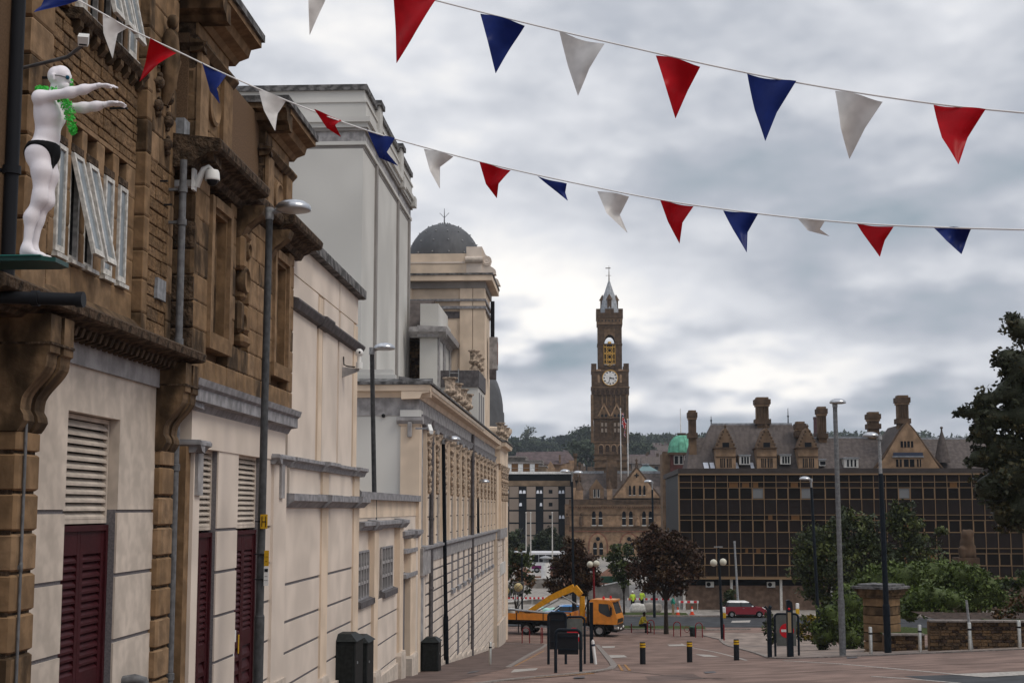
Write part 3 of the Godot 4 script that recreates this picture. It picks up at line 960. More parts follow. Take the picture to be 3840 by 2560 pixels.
func make_stone_pavilion(b: Node3D, ash: Array) -> void:
	var D0 := 21.15
	var D1 := 28.62
	# stone storey
	sb(b, "pavilion_core", -13, XW - 0.2, 11.5, 17.4, D0 + 0.1, D1 - 0.05, M.mortar)
	courses(b, "return_block", D0, 0.3, -6.9, XW + 0.0, 11.9, 15.2, Vector2(0.4, 0.46), Vector2(0.5, 0.95), 0.01, [M.soot_shade, M.ashlar_b], [], 0.004, true)  # camera-facing return: its shade is put into the darker stone colours
	var holes := [[22.0, 23.35, 12.55, 15.0], [23.75, 24.75, 12.75, 15.0], [26.65, 28.1, 12.5, 15.0]]
	courses(b, "ashlar_block", XW, 0.2, D0 + 0.02, D1, 11.9, 15.2, Vector2(0.40, 0.47), Vector2(0.45, 0.8), 0.008, ash, holes, 0.004)
	for w in [[22.0, 23.35], [26.65, 28.1]]:
		var o := shell(b, "blind_window")
		arch_box(o, "architrave", XW - 0.2, XW + 0.05, 12.78, 14.98, w[0], w[1], 0.16, M.ashlar_c)
		arch_box(o, "inner_moulding", XW - 0.2, XW - 0.02, 12.78, 14.82, w[0] + 0.16, w[1] - 0.16, 0.07, M.ashlar)
		sb(o, "infill", XW - 0.24, XW - 0.17, 12.78, 14.8, w[0] + 0.2, w[1] - 0.2, M.ashlar_b)
		sb(o, "sill_block", XW - 0.2, XW + 0.06, 12.52, 12.78, w[0] - 0.04, w[1] + 0.04, M.ashlar)
		sb(o, "vent_strip", XW - 0.2, XW - 0.06, 12.8, 14.6, w[0] + 0.24, w[0] + 0.30, M.ashlar_c)
		for i in 20:
			sb(o, "vent_hole", XW - 0.1, XW - 0.055, 12.85 + i * 0.086, 12.89 + i * 0.086, w[0] + 0.25, w[0] + 0.29, M.black_iron)
	# carved niche between them: strapwork around a blind oval
	var o2 := shell(b, "carved_cartouche")
	sb(o2, "niche_back", XW - 0.24, XW - 0.12, 12.78, 15.1, 23.75, 24.75, M.ashlar_b)
	for s in [[23.80, 13.0, 0.30, 0.55], [24.40, 13.05, 0.3, 0.5], [23.85, 14.1, 0.25, 0.6], [24.42, 14.0, 0.27, 0.7], [24.1, 13.6, 0.3, 0.75], [24.0, 14.65, 0.5, 0.25], [23.95, 12.8, 0.6, 0.2]]:
		var g := Geo.new()
		g.cbox(Vector3(XW - 0.15, s[1], -s[0] - s[2]), Vector3(XW + 0.06 + 0.05 * sin(s[0] * 9.0), s[1] + s[3], -s[0]), 0.06)
		part(o2, "strapwork", g, ash[rng.randi() % 4])
	for s in [[24.25, 13.95, 0.26], [24.1, 13.2, 0.17], [24.4, 14.5, 0.15]]:
		var g := Geo.new()
		g.lathe([Vector2(s[2], 0), Vector2(s[2], 0.10), Vector2(s[2] * 0.8, 0.14), Vector2(s[2] * 0.6, 0.10), Vector2(s[2] * 0.5, 0.05), Vector2(0, 0.05)], Vector3(XW - 0.05, s[1], -s[0]), 14, Vector3.RIGHT)
		part(o2, "rosette", g, M.ashlar_b)
	# main cornice, broken forward at both ends, with modillions
	var cor := [Vector2(-6.3, 15.12), Vector2(-5.90, 15.14), Vector2(-5.84, 15.24), Vector2(-5.74, 15.28), Vector2(-5.68, 15.34), Vector2(-5.50, 15.36), Vector2(-5.46, 15.40), Vector2(-5.44, 15.50), Vector2(-5.47, 15.55), Vector2(-6.3, 15.66)]
	var cor2 := []
	for p in cor: cor2.append(Vector2(p.x - 0.22 if p.x > -6.2 else p.x, p.y - 0.03))
	mould(b, "cornice", cor, 20.7, 24.0, M.soot_shade)
	mould(b, "cornice", cor2, 24.0, 26.2, M.soot_shade)
	mould(b, "cornice", cor, 26.2, 29.05, M.soot_shade)
	mould_x(b, "cornice_return", [Vector2(20.70, 15.42), Vector2(21.3, 15.42), Vector2(21.3, 15.2), Vector2(20.9, 15.25)], -7.2, -5.6, M.soot_shade)
	for q in [[23.85, 24.25], [26.0, 26.35]]:
		mould(b, "cornice_scroll", [Vector2(-6.1, 14.62), Vector2(-5.92, 14.65), Vector2(-5.80, 14.85), Vector2(-5.55, 15.05), Vector2(-5.50, 15.2), Vector2(-6.1, 15.2)], q[0], q[1], M.ashlar_b)
	# two attic blocks with caps
	for q in [[21.3, 23.25, 18.0, -6.02], [26.1, 28.25, 17.55, -6.02]]:
		var a := shell(b, "attic_block")
		var xf: float = q[3]
		sb(a, "attic_core", -9.5, xf - 0.15, 15.5, q[2] - 0.3, q[0] + 0.15, q[1] - 0.1, M.mortar)
		courses(a, "ashlar_block", xf, 0.15, q[0], q[1], 15.6, q[2] - 0.4, Vector2(0.40, 0.46), Vector2(0.5, 0.8), 0.008, ash, [], 0.003)
		courses(a, "return_block", q[0], 0.15, -8.2, xf - 0.01, 15.6, q[2] - 0.4, Vector2(0.40, 0.46), Vector2(0.5, 0.8), 0.008, [M.ashlar_b, M.soot_shade], [], 0.003, true)  # returns and their mouldings take darker stones, shade painted into the colour
		sb(a, "corner_pilaster", xf, xf + 0.07, 15.6, q[2] - 0.9, q[1] - 0.55, q[1] + 0.02, M.ashlar)
		sb(a, "corner_pilaster", xf, xf + 0.07, 15.6, q[2] - 0.9, q[0] - 0.02, q[0] + 0.45, M.ashlar_c)
		var g := Geo.new()
		g.lathe([Vector2(0.33, 0), Vector2(0.33, 0.05), Vector2(0.27, 0.07), Vector2(0.24, 0.03), Vector2(0.0, 0.03)], Vector3(xf, q[2] - 1.5, -(q[0] + q[1]) / 2), 18, Vector3.RIGHT)
		part(a, "roundel", g, M.ashlar_c)
		mould(a, "string_course", [Vector2(xf - 0.1, q[2] - 0.92), Vector2(xf + 0.06, q[2] - 0.9), Vector2(xf + 0.15, q[2] - 0.80), Vector2(xf + 0.15, q[2] - 0.76), Vector2(xf - 0.1, q[2] - 0.7)], q[0] - 0.1, q[1] + 0.1, M.ashlar_b)
		mould_x(a, "string_course", [Vector2(q[0] + 0.1, q[2] - 0.92), Vector2(q[0] - 0.04, q[2] - 0.9), Vector2(q[0] - 0.14, q[2] - 0.79), Vector2(q[0] + 0.1, q[2] - 0.7)], -8.0, xf + 0.12, M.soot_shade)
		var t: float = q[2]
		mould(a, "cap_cornice", [Vector2(-9.5, t - 0.42), Vector2(xf + 0.03, t - 0.42), Vector2(xf + 0.10, t - 0.34), Vector2(xf + 0.26, t - 0.28), Vector2(xf + 0.30, t - 0.14), Vector2(xf + 0.48, t - 0.10), Vector2(xf + 0.48, t), Vector2(-9.5, t + 0.1)], q[0] - 0.02, q[1] + 0.3, M.ashlar)
		mould_x(a, "cap_cornice", [Vector2(q[0] + 0.2, t - 0.42), Vector2(q[0] - 0.03, t - 0.42), Vector2(q[0] - 0.10, t - 0.34), Vector2(q[0] - 0.26, t - 0.28), Vector2(q[0] - 0.30, t - 0.14), Vector2(q[0] - 0.46, t - 0.10), Vector2(q[0] - 0.46, t), Vector2(q[0] + 0.2, t)], -9.5, xf + 0.46, M.ashlar_b)
		bx(a, "roof_slab", Vector3(-9.5, t + 0.004, -q[1] - 0.34), Vector3(xf + 0.53, t + 0.13, -q[0] + 0.5), M.coping)
	sb(b, "lead_flashing", -7.4, -6.1, 15.66, 15.95, 20.95, 21.25, M.lead)
	# --- painted ground floor of the pavilion
	var cream: Material = M.cream
	mould(b, "shop_cornice", [Vector2(-6.3, 11.48), Vector2(-5.93, 11.48), Vector2(-5.87, 11.58), Vector2(-5.74, 11.60), Vector2(-5.74, 11.78), Vector2(-5.69, 11.82), Vector2(-5.66, 11.92), Vector2(-6.3, 11.97)], 20.6, 28.2, M.grey_trim)
	mould_x(b, "shop_cornice", [Vector2(21.4, 11.5), Vector2(20.9, 11.52), Vector2(20.62, 11.66), Vector2(20.59, 11.9), Vector2(21.4, 11.9)], -6.9, -5.8, M.grey_trim)
	sb(b, "frieze_wall", -6.4, XW + 0.02, 10.93, 11.5, 21.2, 27.95, cream)
	sb(b, "lower_core", -9, -6.3, 4.5, 11.5, 20.9, 28.3, M.mortar)
	sb(b, "recess_wall", -7.2, -6.42, 4.6, 12.0, 20.06, 21.0, M.mortar)
	courses(b, "recess_block", -6.40, 0.02, 20.15, 21.15, 5.6, 11.9, Vector2(0.42, 0.5), Vector2(0.5, 1.0), 0.01, ash, [], 0.003)
	sb(b, "recess_return", -6.4, XW, 4.8, 10.93, 21.0, 21.25, M.ashlar)
	for q in [[21.26, 21.62], [26.85, 28.0]]:
		sb(b, "pilaster", -6.3, XW + 0.05, 4.6, 10.93, q[0], q[1], cream)
		var prof := [Vector2(-6.3, 10.83), Vector2(XW + 0.08, 10.84), Vector2(XW + 0.14, 10.92), Vector2(XW + 0.2, 10.95), Vector2(XW + 0.2, 11.0), Vector2(XW + 0.17, 11.03), Vector2(-6.3, 11.05)]
		mould(b, "pilaster_cap", prof, q[0] - 0.12, q[1] + 0.1, M.grey_trim)
		mould_x(b, "pilaster_cap", [Vector2(q[0] + 0.1, 10.83), Vector2(q[0] - 0.06, 10.86), Vector2(q[0] - 0.16, 10.96), Vector2(q[0] - 0.16, 11.0), Vector2(q[0] + 0.1, 11.03)], -6.35, XW + 0.19, M.grey_trim)
		var mid: float = (q[0] + q[1]) / 2
		sb(b, "pendant_panel", XW + 0.05, XW + 0.10, 10.2, 10.85, mid - 0.12, mid + 0.18, M.grey_paint)
	for q in [[21.62, 22.9], [24.25, 26.0]]:
		louvre(b, -6.055, q[0], q[1], 9.66, 10.93, 13, M.cream2)
		louvred_door(b, -6.055, q[0], q[1], 5.2, 9.62)
	panelled(b, "render_panel", XW, 22.9, 24.25, 4.6, 10.93, [9.66, 8.98, 8.28, 7.55, 6.85, 6.15], cream)
	panelled(b, "render_panel", XW, 26.0, 26.85, 4.6, 10.93, [9.66, 8.98, 8.28, 7.55, 6.85, 6.15], cream)
	sb(b, "plinth", -6.3, XW + 0.10, 4.6, 6.75, 26.0, 28.05, M.cream2)
	# small notices on the doors
	for q in [[21.70, 7.35, 0.07, 0.36, "yellow"], [21.9, 7.1, 0.14, 0.3, "plastic_white"], [24.62, 7.72, 0.1, 0.2, "plastic_white"], [24.9, 7.5, 0.06, 0.32, "yellow"], [24.50, 7.45, 0.12, 0.2, "plastic_white"]]:
		sb(b, "notice", -6.055, -6.045, q[1], q[1] + q[3], q[0], q[0] + q[2], M[q[4]])
	# two downpipes, each a thing of its own
	downpipe("drainpipe", "grey painted drainpipe in the corner between the two sandstone wings", Vector3(-6.0, 5.6, -20.62), 15.2, 0.055, M.pipe_grey, [7.6, 10.6, 12.45, 14.25, 14.75])
	downpipe("drainpipe", "thick black iron drainpipe beside the swimmer mannequin", Vector3(-6.12, 5.6, -14.62), 18.0, 0.075, M.black_iron, [8.2, 12.6, 13.6, 15.9])
	downpipe("conduit", "thin green grey conduit running up the rusticated stone pier", Vector3(-5.82, 5.6, -14.55), 10.9, 0.016, M.pipe_grey, [7.2, 9.4])

func downpipe(called: String, label: String, at: Vector3, top: float, r: float, m: Material, collars: Array) -> void:
	var o := thing(called, label, "pipe", at)
	var g := Geo.new()
	g.tube([at, Vector3(at.x, top, at.z)], r, 12)
	part(o, "shaft", g, m)
	for y in collars:
		var c := Geo.new()
		c.lathe([Vector2(r, y - 0.05), Vector2(r * 1.3, y - 0.045), Vector2(r * 1.3, y + 0.045), Vector2(r, y + 0.05)], Vector3(at.x, 0, at.z), 12)
		c.box(Vector3(at.x - r - 0.18, y - 0.02, at.z - 0.025), Vector3(at.x - r * 0.6, y + 0.02, at.z + 0.025))
		part(o, "collar", c, m)


# ---------- cream painted annex next to the sandstone building, then a low wing ----------
func make_annex() -> void:
	var a := thing("cream_annex", "tall plain cream rendered annex wall with dark grey bands and slab coping", "building", Vector3(-8, 4.6, -33))
	var m: Material = M.cream
	var D0 := 28.64
	var D1 := 37.3
	sb(a, "wall", -14, XW - 0.12, 4.2, 15.55, D0, D1, m)
	# upper part: sunk panels between flat strips
	for q in [[D0, 31.6], [32.35, 34.3], [34.55, 36.55]]:
		sb(a, "render_panel", XW - 0.12, XW - 0.06, 14.36, 14.82, q[0], q[1], m)
		sb(a, "render_panel", XW - 0.12, XW - 0.08, 11.05, 14.1, q[0], q[1], m)
	sb(a, "render_panel", XW - 0.12, XW - 0.07, 14.86, 15.55, D0, 34.4, m)
	sb(a, "render_panel", XW - 0.12, XW - 0.07, 14.86, 15.55, 34.5, D1 - 0.02, m)
	for q in [[31.75, 32.2], [36.65, D1 - 0.02]]:
		sb(a, "strip", XW - 0.12, XW - 0.065, 11.05, 14.8, q[0], q[1], M.buff)
	mould(a, "dark_band", [Vector2(XW - 0.12, 14.08), Vector2(XW + 0.02, 14.12), Vector2(XW + 0.10, 14.26), Vector2(XW + 0.10, 14.30), Vector2(XW - 0.12, 14.36)], D0, D1 + 0.25, M.dark_trim)
	mould(a, "dark_band", [Vector2(XW - 0.12, 14.05), Vector2(XW + 0.06, 14.1), Vector2(XW + 0.16, 14.27), Vector2(XW + 0.16, 14.31), Vector2(XW - 0.12, 14.37)], 31.6, 32.6, M.dark_trim)
	for i in 9:
		sb(a, "coping_slab", -7.2, XW + 0.12, 15.552, 15.80, D0 + 0.05 + i * 0.985, D0 + 1.02 + i * 0.985, M.coping, true)
	# lower part
	for q in [[10.83, 11.06, 0.0], [10.02, 10.32, 0.06]]:
		var e: float = q[2]
		for s in [[28.1 if e > 0 else D0, D1 + 0.1, 0.0], [31.8, 33.2, 0.1], [36.2, D1 + 0.25, 0.1]]:
			var f: float = s[2]
			mould(a, "grey_cornice", [Vector2(XW - 0.14, q[0] - f * 0.1), Vector2(XW + 0.02 + f, q[0]), Vector2(XW + 0.06 + f + e, q[0] + 0.1), Vector2(XW + 0.13 + f + e, q[0] + 0.14), Vector2(XW + 0.13 + f + e, q[1] - 0.02 + f * 0.05), Vector2(XW - 0.14, q[1] + f * 0.1)], s[0], s[1], M.grey_trim)
	sb(a, "frieze", XW - 0.12, XW - 0.03, 10.3, 10.84, D0, D1, m)
	for q in [[32.05, 32.85], [36.5, D1 + 0.05]]:
		sb(a, "pilaster", XW - 0.12, XW + 0.02, 4.4, 10.83, q[0], q[1], M.buff)
		sb(a, "pilaster_base", XW - 0.12, XW + 0.10, 4.4, 6.25, q[0] - 0.06, q[1] + 0.06, M.cream2, true)
	panelled(a, "render_panel", XW - 0.02, 28.05, 32.05, 4.4, 10.05, [8.50, 7.76, 7.15, 6.50], m, 0.06)
	panelled(a, "render_panel", XW - 0.02, 32.85, 36.5, 4.4, 10.05, [8.50, 7.76, 7.15, 6.50], m, 0.06)
	sb(a, "plinth", XW - 0.1, XW + 0.06, 4.4, 5.95, 28.05, 36.5, M.cream2)
	# low wing in front of the theatre's end wall
	var w := thing("low_wing", "low cream wing with small grey barred windows and stepped grey cornices", "building", Vector3(-7, 4.0, -43))
	sb(w, "wall", -9, XW - 0.12, 3.6, 9.75, 37.45, 51.2, m)
	sb(w, "upper_wall", -8.6, XW - 0.10, 9.75, 10.25, 37.45, 51.2, M.buff)
	for i in 7:
		sb(w, "coping_slab", -7.4, XW + 0.06, 10.252, 10.46, 37.45 + i * 1.96, 39.39 + i * 1.96, M.grey_trim)
	# pitched roof end showing above
	var g := Geo.new()
	g.prism(PackedVector2Array([Vector2(37.5, 10.3), Vector2(41.5, 10.3), Vector2(37.5, 11.15)]), Vector3(-9.5, 0, 0), Vector3(0, 0, -1), Vector3.UP, Vector3(3.1, 0, 0))
	part(w, "roof", g, M.slate)
	for s in [[37.5, 46.4, 9.42, 9.66], [46.0, 51.2, 9.02, 9.28]]:
		mould(w, "grey_cornice", [Vector2(XW - 0.14, s[2]), Vector2(XW + 0.03, s[2]), Vector2(XW + 0.08, s[2] + 0.08), Vector2(XW + 0.15, s[2] + 0.12), Vector2(XW + 0.15, s[3] - 0.02), Vector2(XW - 0.14, s[3])], s[0], s[1], M.grey_trim)
	for s in [[39.6, 40.9, 0.1], [45.2, 46.5, 0.1], [48.7, 49.9, 0.1]]:
		mould(w, "grey_cornice", [Vector2(XW - 0.1, 9.40 if s[0] < 47 else 9.0), Vector2(XW + 0.12, 9.40 if s[0] < 47 else 9.0), Vector2(XW + 0.24, 9.55 if s[0] < 47 else 9.13), Vector2(XW + 0.24, 9.64 if s[0] < 47 else 9.26), Vector2(XW - 0.1, 9.7 if s[0] < 47 else 9.3)], s[0], s[1], M.grey_trim)
	for s in [[37.7, 39.6, 7.62, 8.82], [42.2, 44.5, 7.62, 8.82]]:
		var o := shell(w, "window")
		sb(o, "pane", XW - 0.11, XW - 0.10, s[2], s[3], s[0], s[1], M.dark_glass)
		sb(o, "frame", XW - 0.10, XW - 0.04, s[2] - 0.05, s[2], s[0], s[1], M.grey_trim)
		sb(o, "frame", XW - 0.10, XW - 0.04, s[3], s[3] + 0.05, s[0], s[1], M.grey_trim)
		for i in 5:
			var t: float = s[0] + (s[1] - s[0]) * i / 4.0
			sb(o, "bar", XW - 0.10, XW - 0.04, s[2], s[3], t - 0.05, t + 0.05, M.grey_paint)
		for i in 2:
			sb(o, "bar", XW - 0.098, XW - 0.05, s[2] + 0.35 + i * 0.4, s[2] + 0.43 + i * 0.4, s[0], s[1], M.grey_paint)
		mould(o, "sill", [Vector2(XW - 0.12, s[2] - 0.22), Vector2(XW + 0.06, s[2] - 0.24), Vector2(XW + 0.06, s[2] - 0.08), Vector2(XW - 0.12, s[2] - 0.02)], s[0] - 0.1, s[1] + 0.5, M.dark_trim)
	for s in [[39.9, 40.7], [45.4, 46.3]]:
		sb(w, "pilaster", XW - 0.12, XW + 0.06, 3.6, 9.41, s[0], s[1], M.buff)
		sb(w, "pilaster_base", XW - 0.12, XW + 0.16, 3.6, 5.5, s[0] - 0.08, s[1] + 0.08, M.cream2, true)
	panelled(w, "render_panel", XW - 0.02, 37.45, 39.9, 3.6, 7.40, [6.85, 6.1, 5.35], m, 0.06)
	panelled(w, "render_panel", XW - 0.02, 40.7, 45.4, 3.6, 7.40, [6.85, 6.1, 5.35], m, 0.06)
	sb(w, "plinth", XW - 0.1, XW + 0.05, 3.6, 5.2, 40.7, 45.4, M.cream2)
	# doorway with grey imposts
	sb(w, "doorway", XW - 0.1, XW - 0.09, 3.8, 7.9, 46.4, 47.9, M.groove)
	sb(w, "pier", XW - 0.12, XW + 0.1, 3.6, 9.0, 47.9, 49.4, M.buff)
	sb(w, "pier_base", XW - 0.12, XW + 0.2, 3.6, 5.15, 47.8, 49.5, M.cream2, true)
	for y in [7.75, 8.55]:
		sb(w, "impost", XW - 0.12, XW + 0.16, y, y + 0.13, 46.3, 49.45, M.grey_trim)
	sb(w, "wall_panel", XW - 0.12, XW - 0.02, 3.6, 9.0, 49.4, 51.2, m)


# ---------- theatre with fly tower and domes ----------
func urn_mesh() -> Mesh:
	var g := Geo.new()
	g.box(Vector3(-0.24, 0, -0.24), Vector3(0.24, 0.16, 0.24))
	g.lathe([Vector2(0.0, 0.16), Vector2(0.23, 0.16), Vector2(0.17, 0.24), Vector2(0.10, 0.32), Vector2(0.11, 0.36), Vector2(0.22, 0.40), Vector2(0.30, 0.48), Vector2(0.31, 0.56), Vector2(0.24, 0.62), Vector2(0.22, 0.68), Vector2(0.235, 0.95), Vector2(0.26, 1.08), Vector2(0.34, 1.11), Vector2(0.34, 1.17), Vector2(0.26, 1.18), Vector2(0.22, 1.1), Vector2(0, 1.05)], Vector3.ZERO, 14)
	return g.mesh()

func make_theatre() -> void:
	var t := thing("theatre", "long cream and grey painted theatre with grey fly tower, domes and a row of pilasters", "theatre", Vector3(-10, 2.5, -75))
	var cream: Material = M.buff
	var grey: Material = M.grey_wall
	var D0 := 51.3
	var D1 := 94.6
	# --- end wall
	sb(t, "wall", -30, XW - 0.45, 1.0, 14.0, D0, 103.0, grey)
	sb(t, "end_wall", -30, -6.6, 10.4, 13.35, D0 - 0.15, D0, grey)
	sb(t, "end_frieze", -30, XW - 0.02, 13.35, 14.0, D0 - 0.18, D0, M.grey_paint)
	sb(t, "end_pilaster", -6.64, XW - 0.001, 3.0, 13.06, D0 - 0.26, D0 + 0.5, cream)
	sb(t, "end_pilaster_block", -6.66, XW + 0.03, 13.30, 13.54, D0 - 0.3, D0 + 0.6, M.grey_wall)
	mould_x(t, "end_pilaster_cap", [Vector2(D0, 13.04), Vector2(D0 - 0.30, 13.04), Vector2(D0 - 0.40, 13.16), Vector2(D0 - 0.40, 13.28), Vector2(D0, 13.3)], -6.78, XW + 0.12, M.grey_paint)
	mould_x(t, "end_pilaster_cap", [Vector2(D0, 12.96), Vector2(D0 - 0.29, 12.98), Vector2(D0 - 0.33, 13.035), Vector2(D0, 13.035)], -6.70, XW + 0.06, M.buff)
	var kb := Geo.new()
	kb.cbox(Vector3(-6.38, 12.55, -(D0 - 0.27)), Vector3(-6.22, 13.1, -(D0 - 0.40)), 0.03)
	part(t, "keystone", kb, M.grey_paint)
	var hole := Geo.new()
	hole.tube([Vector3(-7.28, 13.34, -(D0 - 0.22)), Vector3(-7.28, 13.34, -(D0 - 0.12))], 0.07, 12)
	part(t, "wall_vent", hole, M.plastic_dark)
	# blocking course and cornice round the corner
	mould_x(t, "end_cornice", [Vector2(D0, 13.98), Vector2(D0 - 0.22, 14.0), Vector2(D0 - 0.30, 14.18), Vector2(D0 - 0.52, 14.22), Vector2(D0 - 0.55, 14.43), Vector2(D0, 14.44)], -30, -5.56, M.buff)
	mould_x(t, "end_cornice_lead", [Vector2(D0, 14.44), Vector2(D0 - 0.60, 14.445), Vector2(D0 - 0.60, 14.56), Vector2(D0, 14.7)], -30, -5.50, M.coping)
	sb(t, "blocking_course", -30, -6.9, 14.6, 14.86, D0 + 0.05, D0 + 0.5, M.grey_wall)
	sb(t, "blocking_course", -30, -7.0, 14.86, 15.05, D0 + 0.12, D0 + 0.5, M.grey_wall)
	# --- street front: cornice
	for s in [[D0 - 0.5, D1 - 0.1, 0.0], [D1 + 0.2, 103.4, 0.28]]:
		var e: float = s[2]
		mould(t, "cornice", [Vector2(-6.6, 13.92), Vector2(XW + 0.02 + e, 13.94), Vector2(XW + 0.10 + e, 14.12), Vector2(XW + 0.36 + e, 14.16), Vector2(XW + 0.42 + e, 14.40), Vector2(-6.6, 14.44)], s[0], s[1], M.buff)
		mould(t, "cornice_lead", [Vector2(-6.7, 14.44), Vector2(XW + 0.47 + e, 14.445), Vector2(XW + 0.47 + e, 14.53), Vector2(-6.7, 14.75)], s[0] - 0.04, s[1] + 0.05, M.coping)
		var i := 0
		while s[0] + 0.4 + i * 0.3 < minf(s[1], 90.0) and i < 90:
			var a: float = s[0] + 0.4 + i * 0.3
			sb(t, "cornice_tongue", XW + 0.36 + e, XW + 0.445 + e, 14.24, 14.37, a, a + 0.15, M.cream2)
			i += 1
	mould(t, "frieze", [Vector2(-6.6, 13.42), Vector2(XW - 0.04, 13.42), Vector2(XW - 0.02, 13.94), Vector2(-6.6, 13.94)], D0, D1, M.grey_paint)
	mould(t, "architrave", [Vector2(-6.6, 13.12), Vector2(XW + 0.0, 13.12), Vector2(XW + 0.06, 13.30), Vector2(XW + 0.11, 13.40), Vector2(-6.6, 13.42)], D0, D1, M.grey_trim)
	mould(t, "end_pavilion_architrave", [Vector2(-6.6, 13.0), Vector2(XW + 0.3, 13.0), Vector2(XW + 0.3, 13.92), Vector2(-6.6, 13.94)], D1 + 0.3, 103.1, M.buff)
	# upper storey: pilasters with carved capitals and drops, recessed grey bays between
	var gcap := Geo.new()
	for i in 5:
		var y := i * 0.12
		gcap.ball(Vector3(0.02 + 0.02 * sin(i * 3.1), -y, 0.20 * cos(i * 2.1)), Vector3(0.10, 0.10, 0.12), 8, 5)
		gcap.ball(Vector3(0.0, -y - 0.05, -0.17 + 0.05 * i), Vector3(0.09, 0.09, 0.11), 8, 5)
	gcap.lathe([Vector2(0.20, -0.62), Vector2(0.22, -0.5), Vector2(0.28, -0.2), Vector2(0.36, 0.02), Vector2(0.36, 0.09)], Vector3(-0.12, 0, 0), 10)
	for i in 8:
		gcap.ball(Vector3(0.03 + 0.02 * sin(i * 2.7), -0.7 - i * 0.21, 0.05 * sin(i * 1.7)), Vector3(0.085, 0.15, 0.12 - 0.007 * i), 8, 5)
	var capmesh := gcap.mesh()
	var dl := [53.6]
	while dl[-1] < 90.5: dl.append(dl[-1] + 3.05)
	for d in dl:
		var p := shell(t, "pilaster")
		sb(p, "shaft", -6.45, XW - 0.02, 8.6, 13.1, d, d + 0.75, cream)
		sb(p, "cap_block", -6.45, XW + 0.06, 12.96, 13.12, d - 0.08, d + 0.83, M.grey_trim)
		var c := MeshInstance3D.new()
		c.name = "carved_capital"
		c.mesh = capmesh
		c.material_override = M.carved
		p.add_child(c)
		c.position = Vector3(XW + 0.02, 12.86, -d - 0.375)
		for k in 6:
			sb(p, "lamp_stud", XW - 0.02, XW + 0.05, 8.95 + k * 0.72, 9.0 + k * 0.72, d + 0.35, d + 0.40, M.dark_trim)
	for i in dl.size() - 1:
		var a: float = dl[i] + 0.75
		var b: float = dl[i + 1]
		var o := shell(t, "window_bay")
		sb(o, "bay_panel", -6.5, XW - 0.20, 8.6, 13.1, a, b, M.grey_paint)
		sb(o, "bay_jamb", -6.4, XW - 0.13, 8.6, 13.1, a, a + 0.16, M.cream2)
		sb(o, "bay_jamb", -6.4, XW - 0.13, 8.6, 13.1, b - 0.16, b, M.cream2)
		if i % 2 == 1 or i > 5:
			sb(o, "pane", XW - 0.2, XW - 0.185, 9.2, 12.0, a + 0.55, b - 0.55, M.dark_glass)
			sb(o, "window_frame", XW - 0.19, XW - 0.165, 10.5, 10.62, a + 0.5, b - 0.5, M.cream2)
		sb(o, "vent_block", -6.3, XW - 0.1, 8.7, 9.0, a + 0.3, a + 0.7, M.grey_trim)
	sb(t, "corner_panel", -6.5, XW - 0.16, 8.6, 13.1, D0 + 0.5, 53.6, M.grey_paint)
	# belt course
	sb(t, "belt_course", -6.5, XW + 0.03, 8.0, 8.44, D0 + 0.5, D1, M.grey_paint)
	mould(t, "belt_cap", [Vector2(-6.5, 8.44), Vector2(XW + 0.06, 8.44), Vector2(XW + 0.17, 8.53), Vector2(XW + 0.17, 8.62), Vector2(-6.5, 8.68)], D0 + 0.5, D1, M.grey_trim)
	sb(t, "door_head", -6.5, XW + 0.10, 7.6, 8.58, D0 + 0.2, 54.2, M.grey_paint)
	# lower storey: courses with dark joints, tall windows, arched basement openings
	for i in dl.size() - 1:
		var a: float = dl[i]
		var b: float = dl[i + 1]
		var o := shell(t, "rusticated_bay")
		var lo := ground_y(-6, (a + b) / 2) - 0.4
		sb(o, "joint_wall", -6.5, XW - 0.06, lo, 8.0, a, b, M.groove)
		var y := 7.98
		while y > lo + 0.1:
			var y2 := maxf(y - 0.365, lo)
			var win: bool = y > 6.55 and i > 2
			var arch: bool = y < 4.75 and y > 3.4 and i in [4, 6, 7]
			if win or arch:
				sb(o, "course_block", -6.4, XW - 0.02, y2 + 0.045, y, a, a + (0.95 if win else 1.1), M.cream)
				sb(o, "course_block", -6.4, XW - 0.02, y2 + 0.045, y, b - (0.95 if win else 1.1), b, M.cream)
			else:
				sb(o, "course_block", -6.4, XW - 0.02, y2 + 0.045, y, a, b, M.cream)
			y -= 0.41
		if i > 2:
			sb(o, "pane", -6.3, XW - 0.30, 6.5, 8.0, a + 0.9, b - 0.9, M.dark_glass)
			sb(o, "window_frame", -6.3, XW - 0.26, 7.2, 7.3, a + 0.9, b - 0.9, M.cream2)
			mould(o, "sill", [Vector2(-6.4, 6.28), Vector2(XW + 0.08, 6.26), Vector2(XW + 0.08, 6.44), Vector2(-6.4, 6.52)], a + 0.8, b - 0.8, M.grey_trim)
		if i in [4, 6, 7]:
			var g := Geo.new()
			var poly := PackedVector2Array()
			poly.append(Vector2(a + 1.05, 3.3))
			for k in 9:
				var q := PI * k / 8.0
				poly.append(Vector2((a + b) / 2 - cos(q) * 0.47, 4.2 + sin(q) * 0.5))
			poly.append(Vector2(b - 1.05, 3.3))
			g.prism(poly, Vector3(XW - 0.055, 0, 0), Vector3(0, 0, -1), Vector3.UP, Vector3(0.045, 0, 0))
			part(o, "arched_opening", g, M.groove)
		sb(o, "plinth", -6.4, XW + 0.04, lo - 0.3, lo + 0.62, a, b, M.cream2)
	sb(t, "entrance_wall", -6.5, XW - 0.04, 3.0, 8.0, D0 + 0.5, 53.6, M.cream)
	sb(t, "entrance_door", -6.3, XW - 0.03, 3.4, 7.5, 52.0, 52.9, M.grey_paint)
	# end pavilion, a little forward
	var e := shell(t, "end_pavilion")
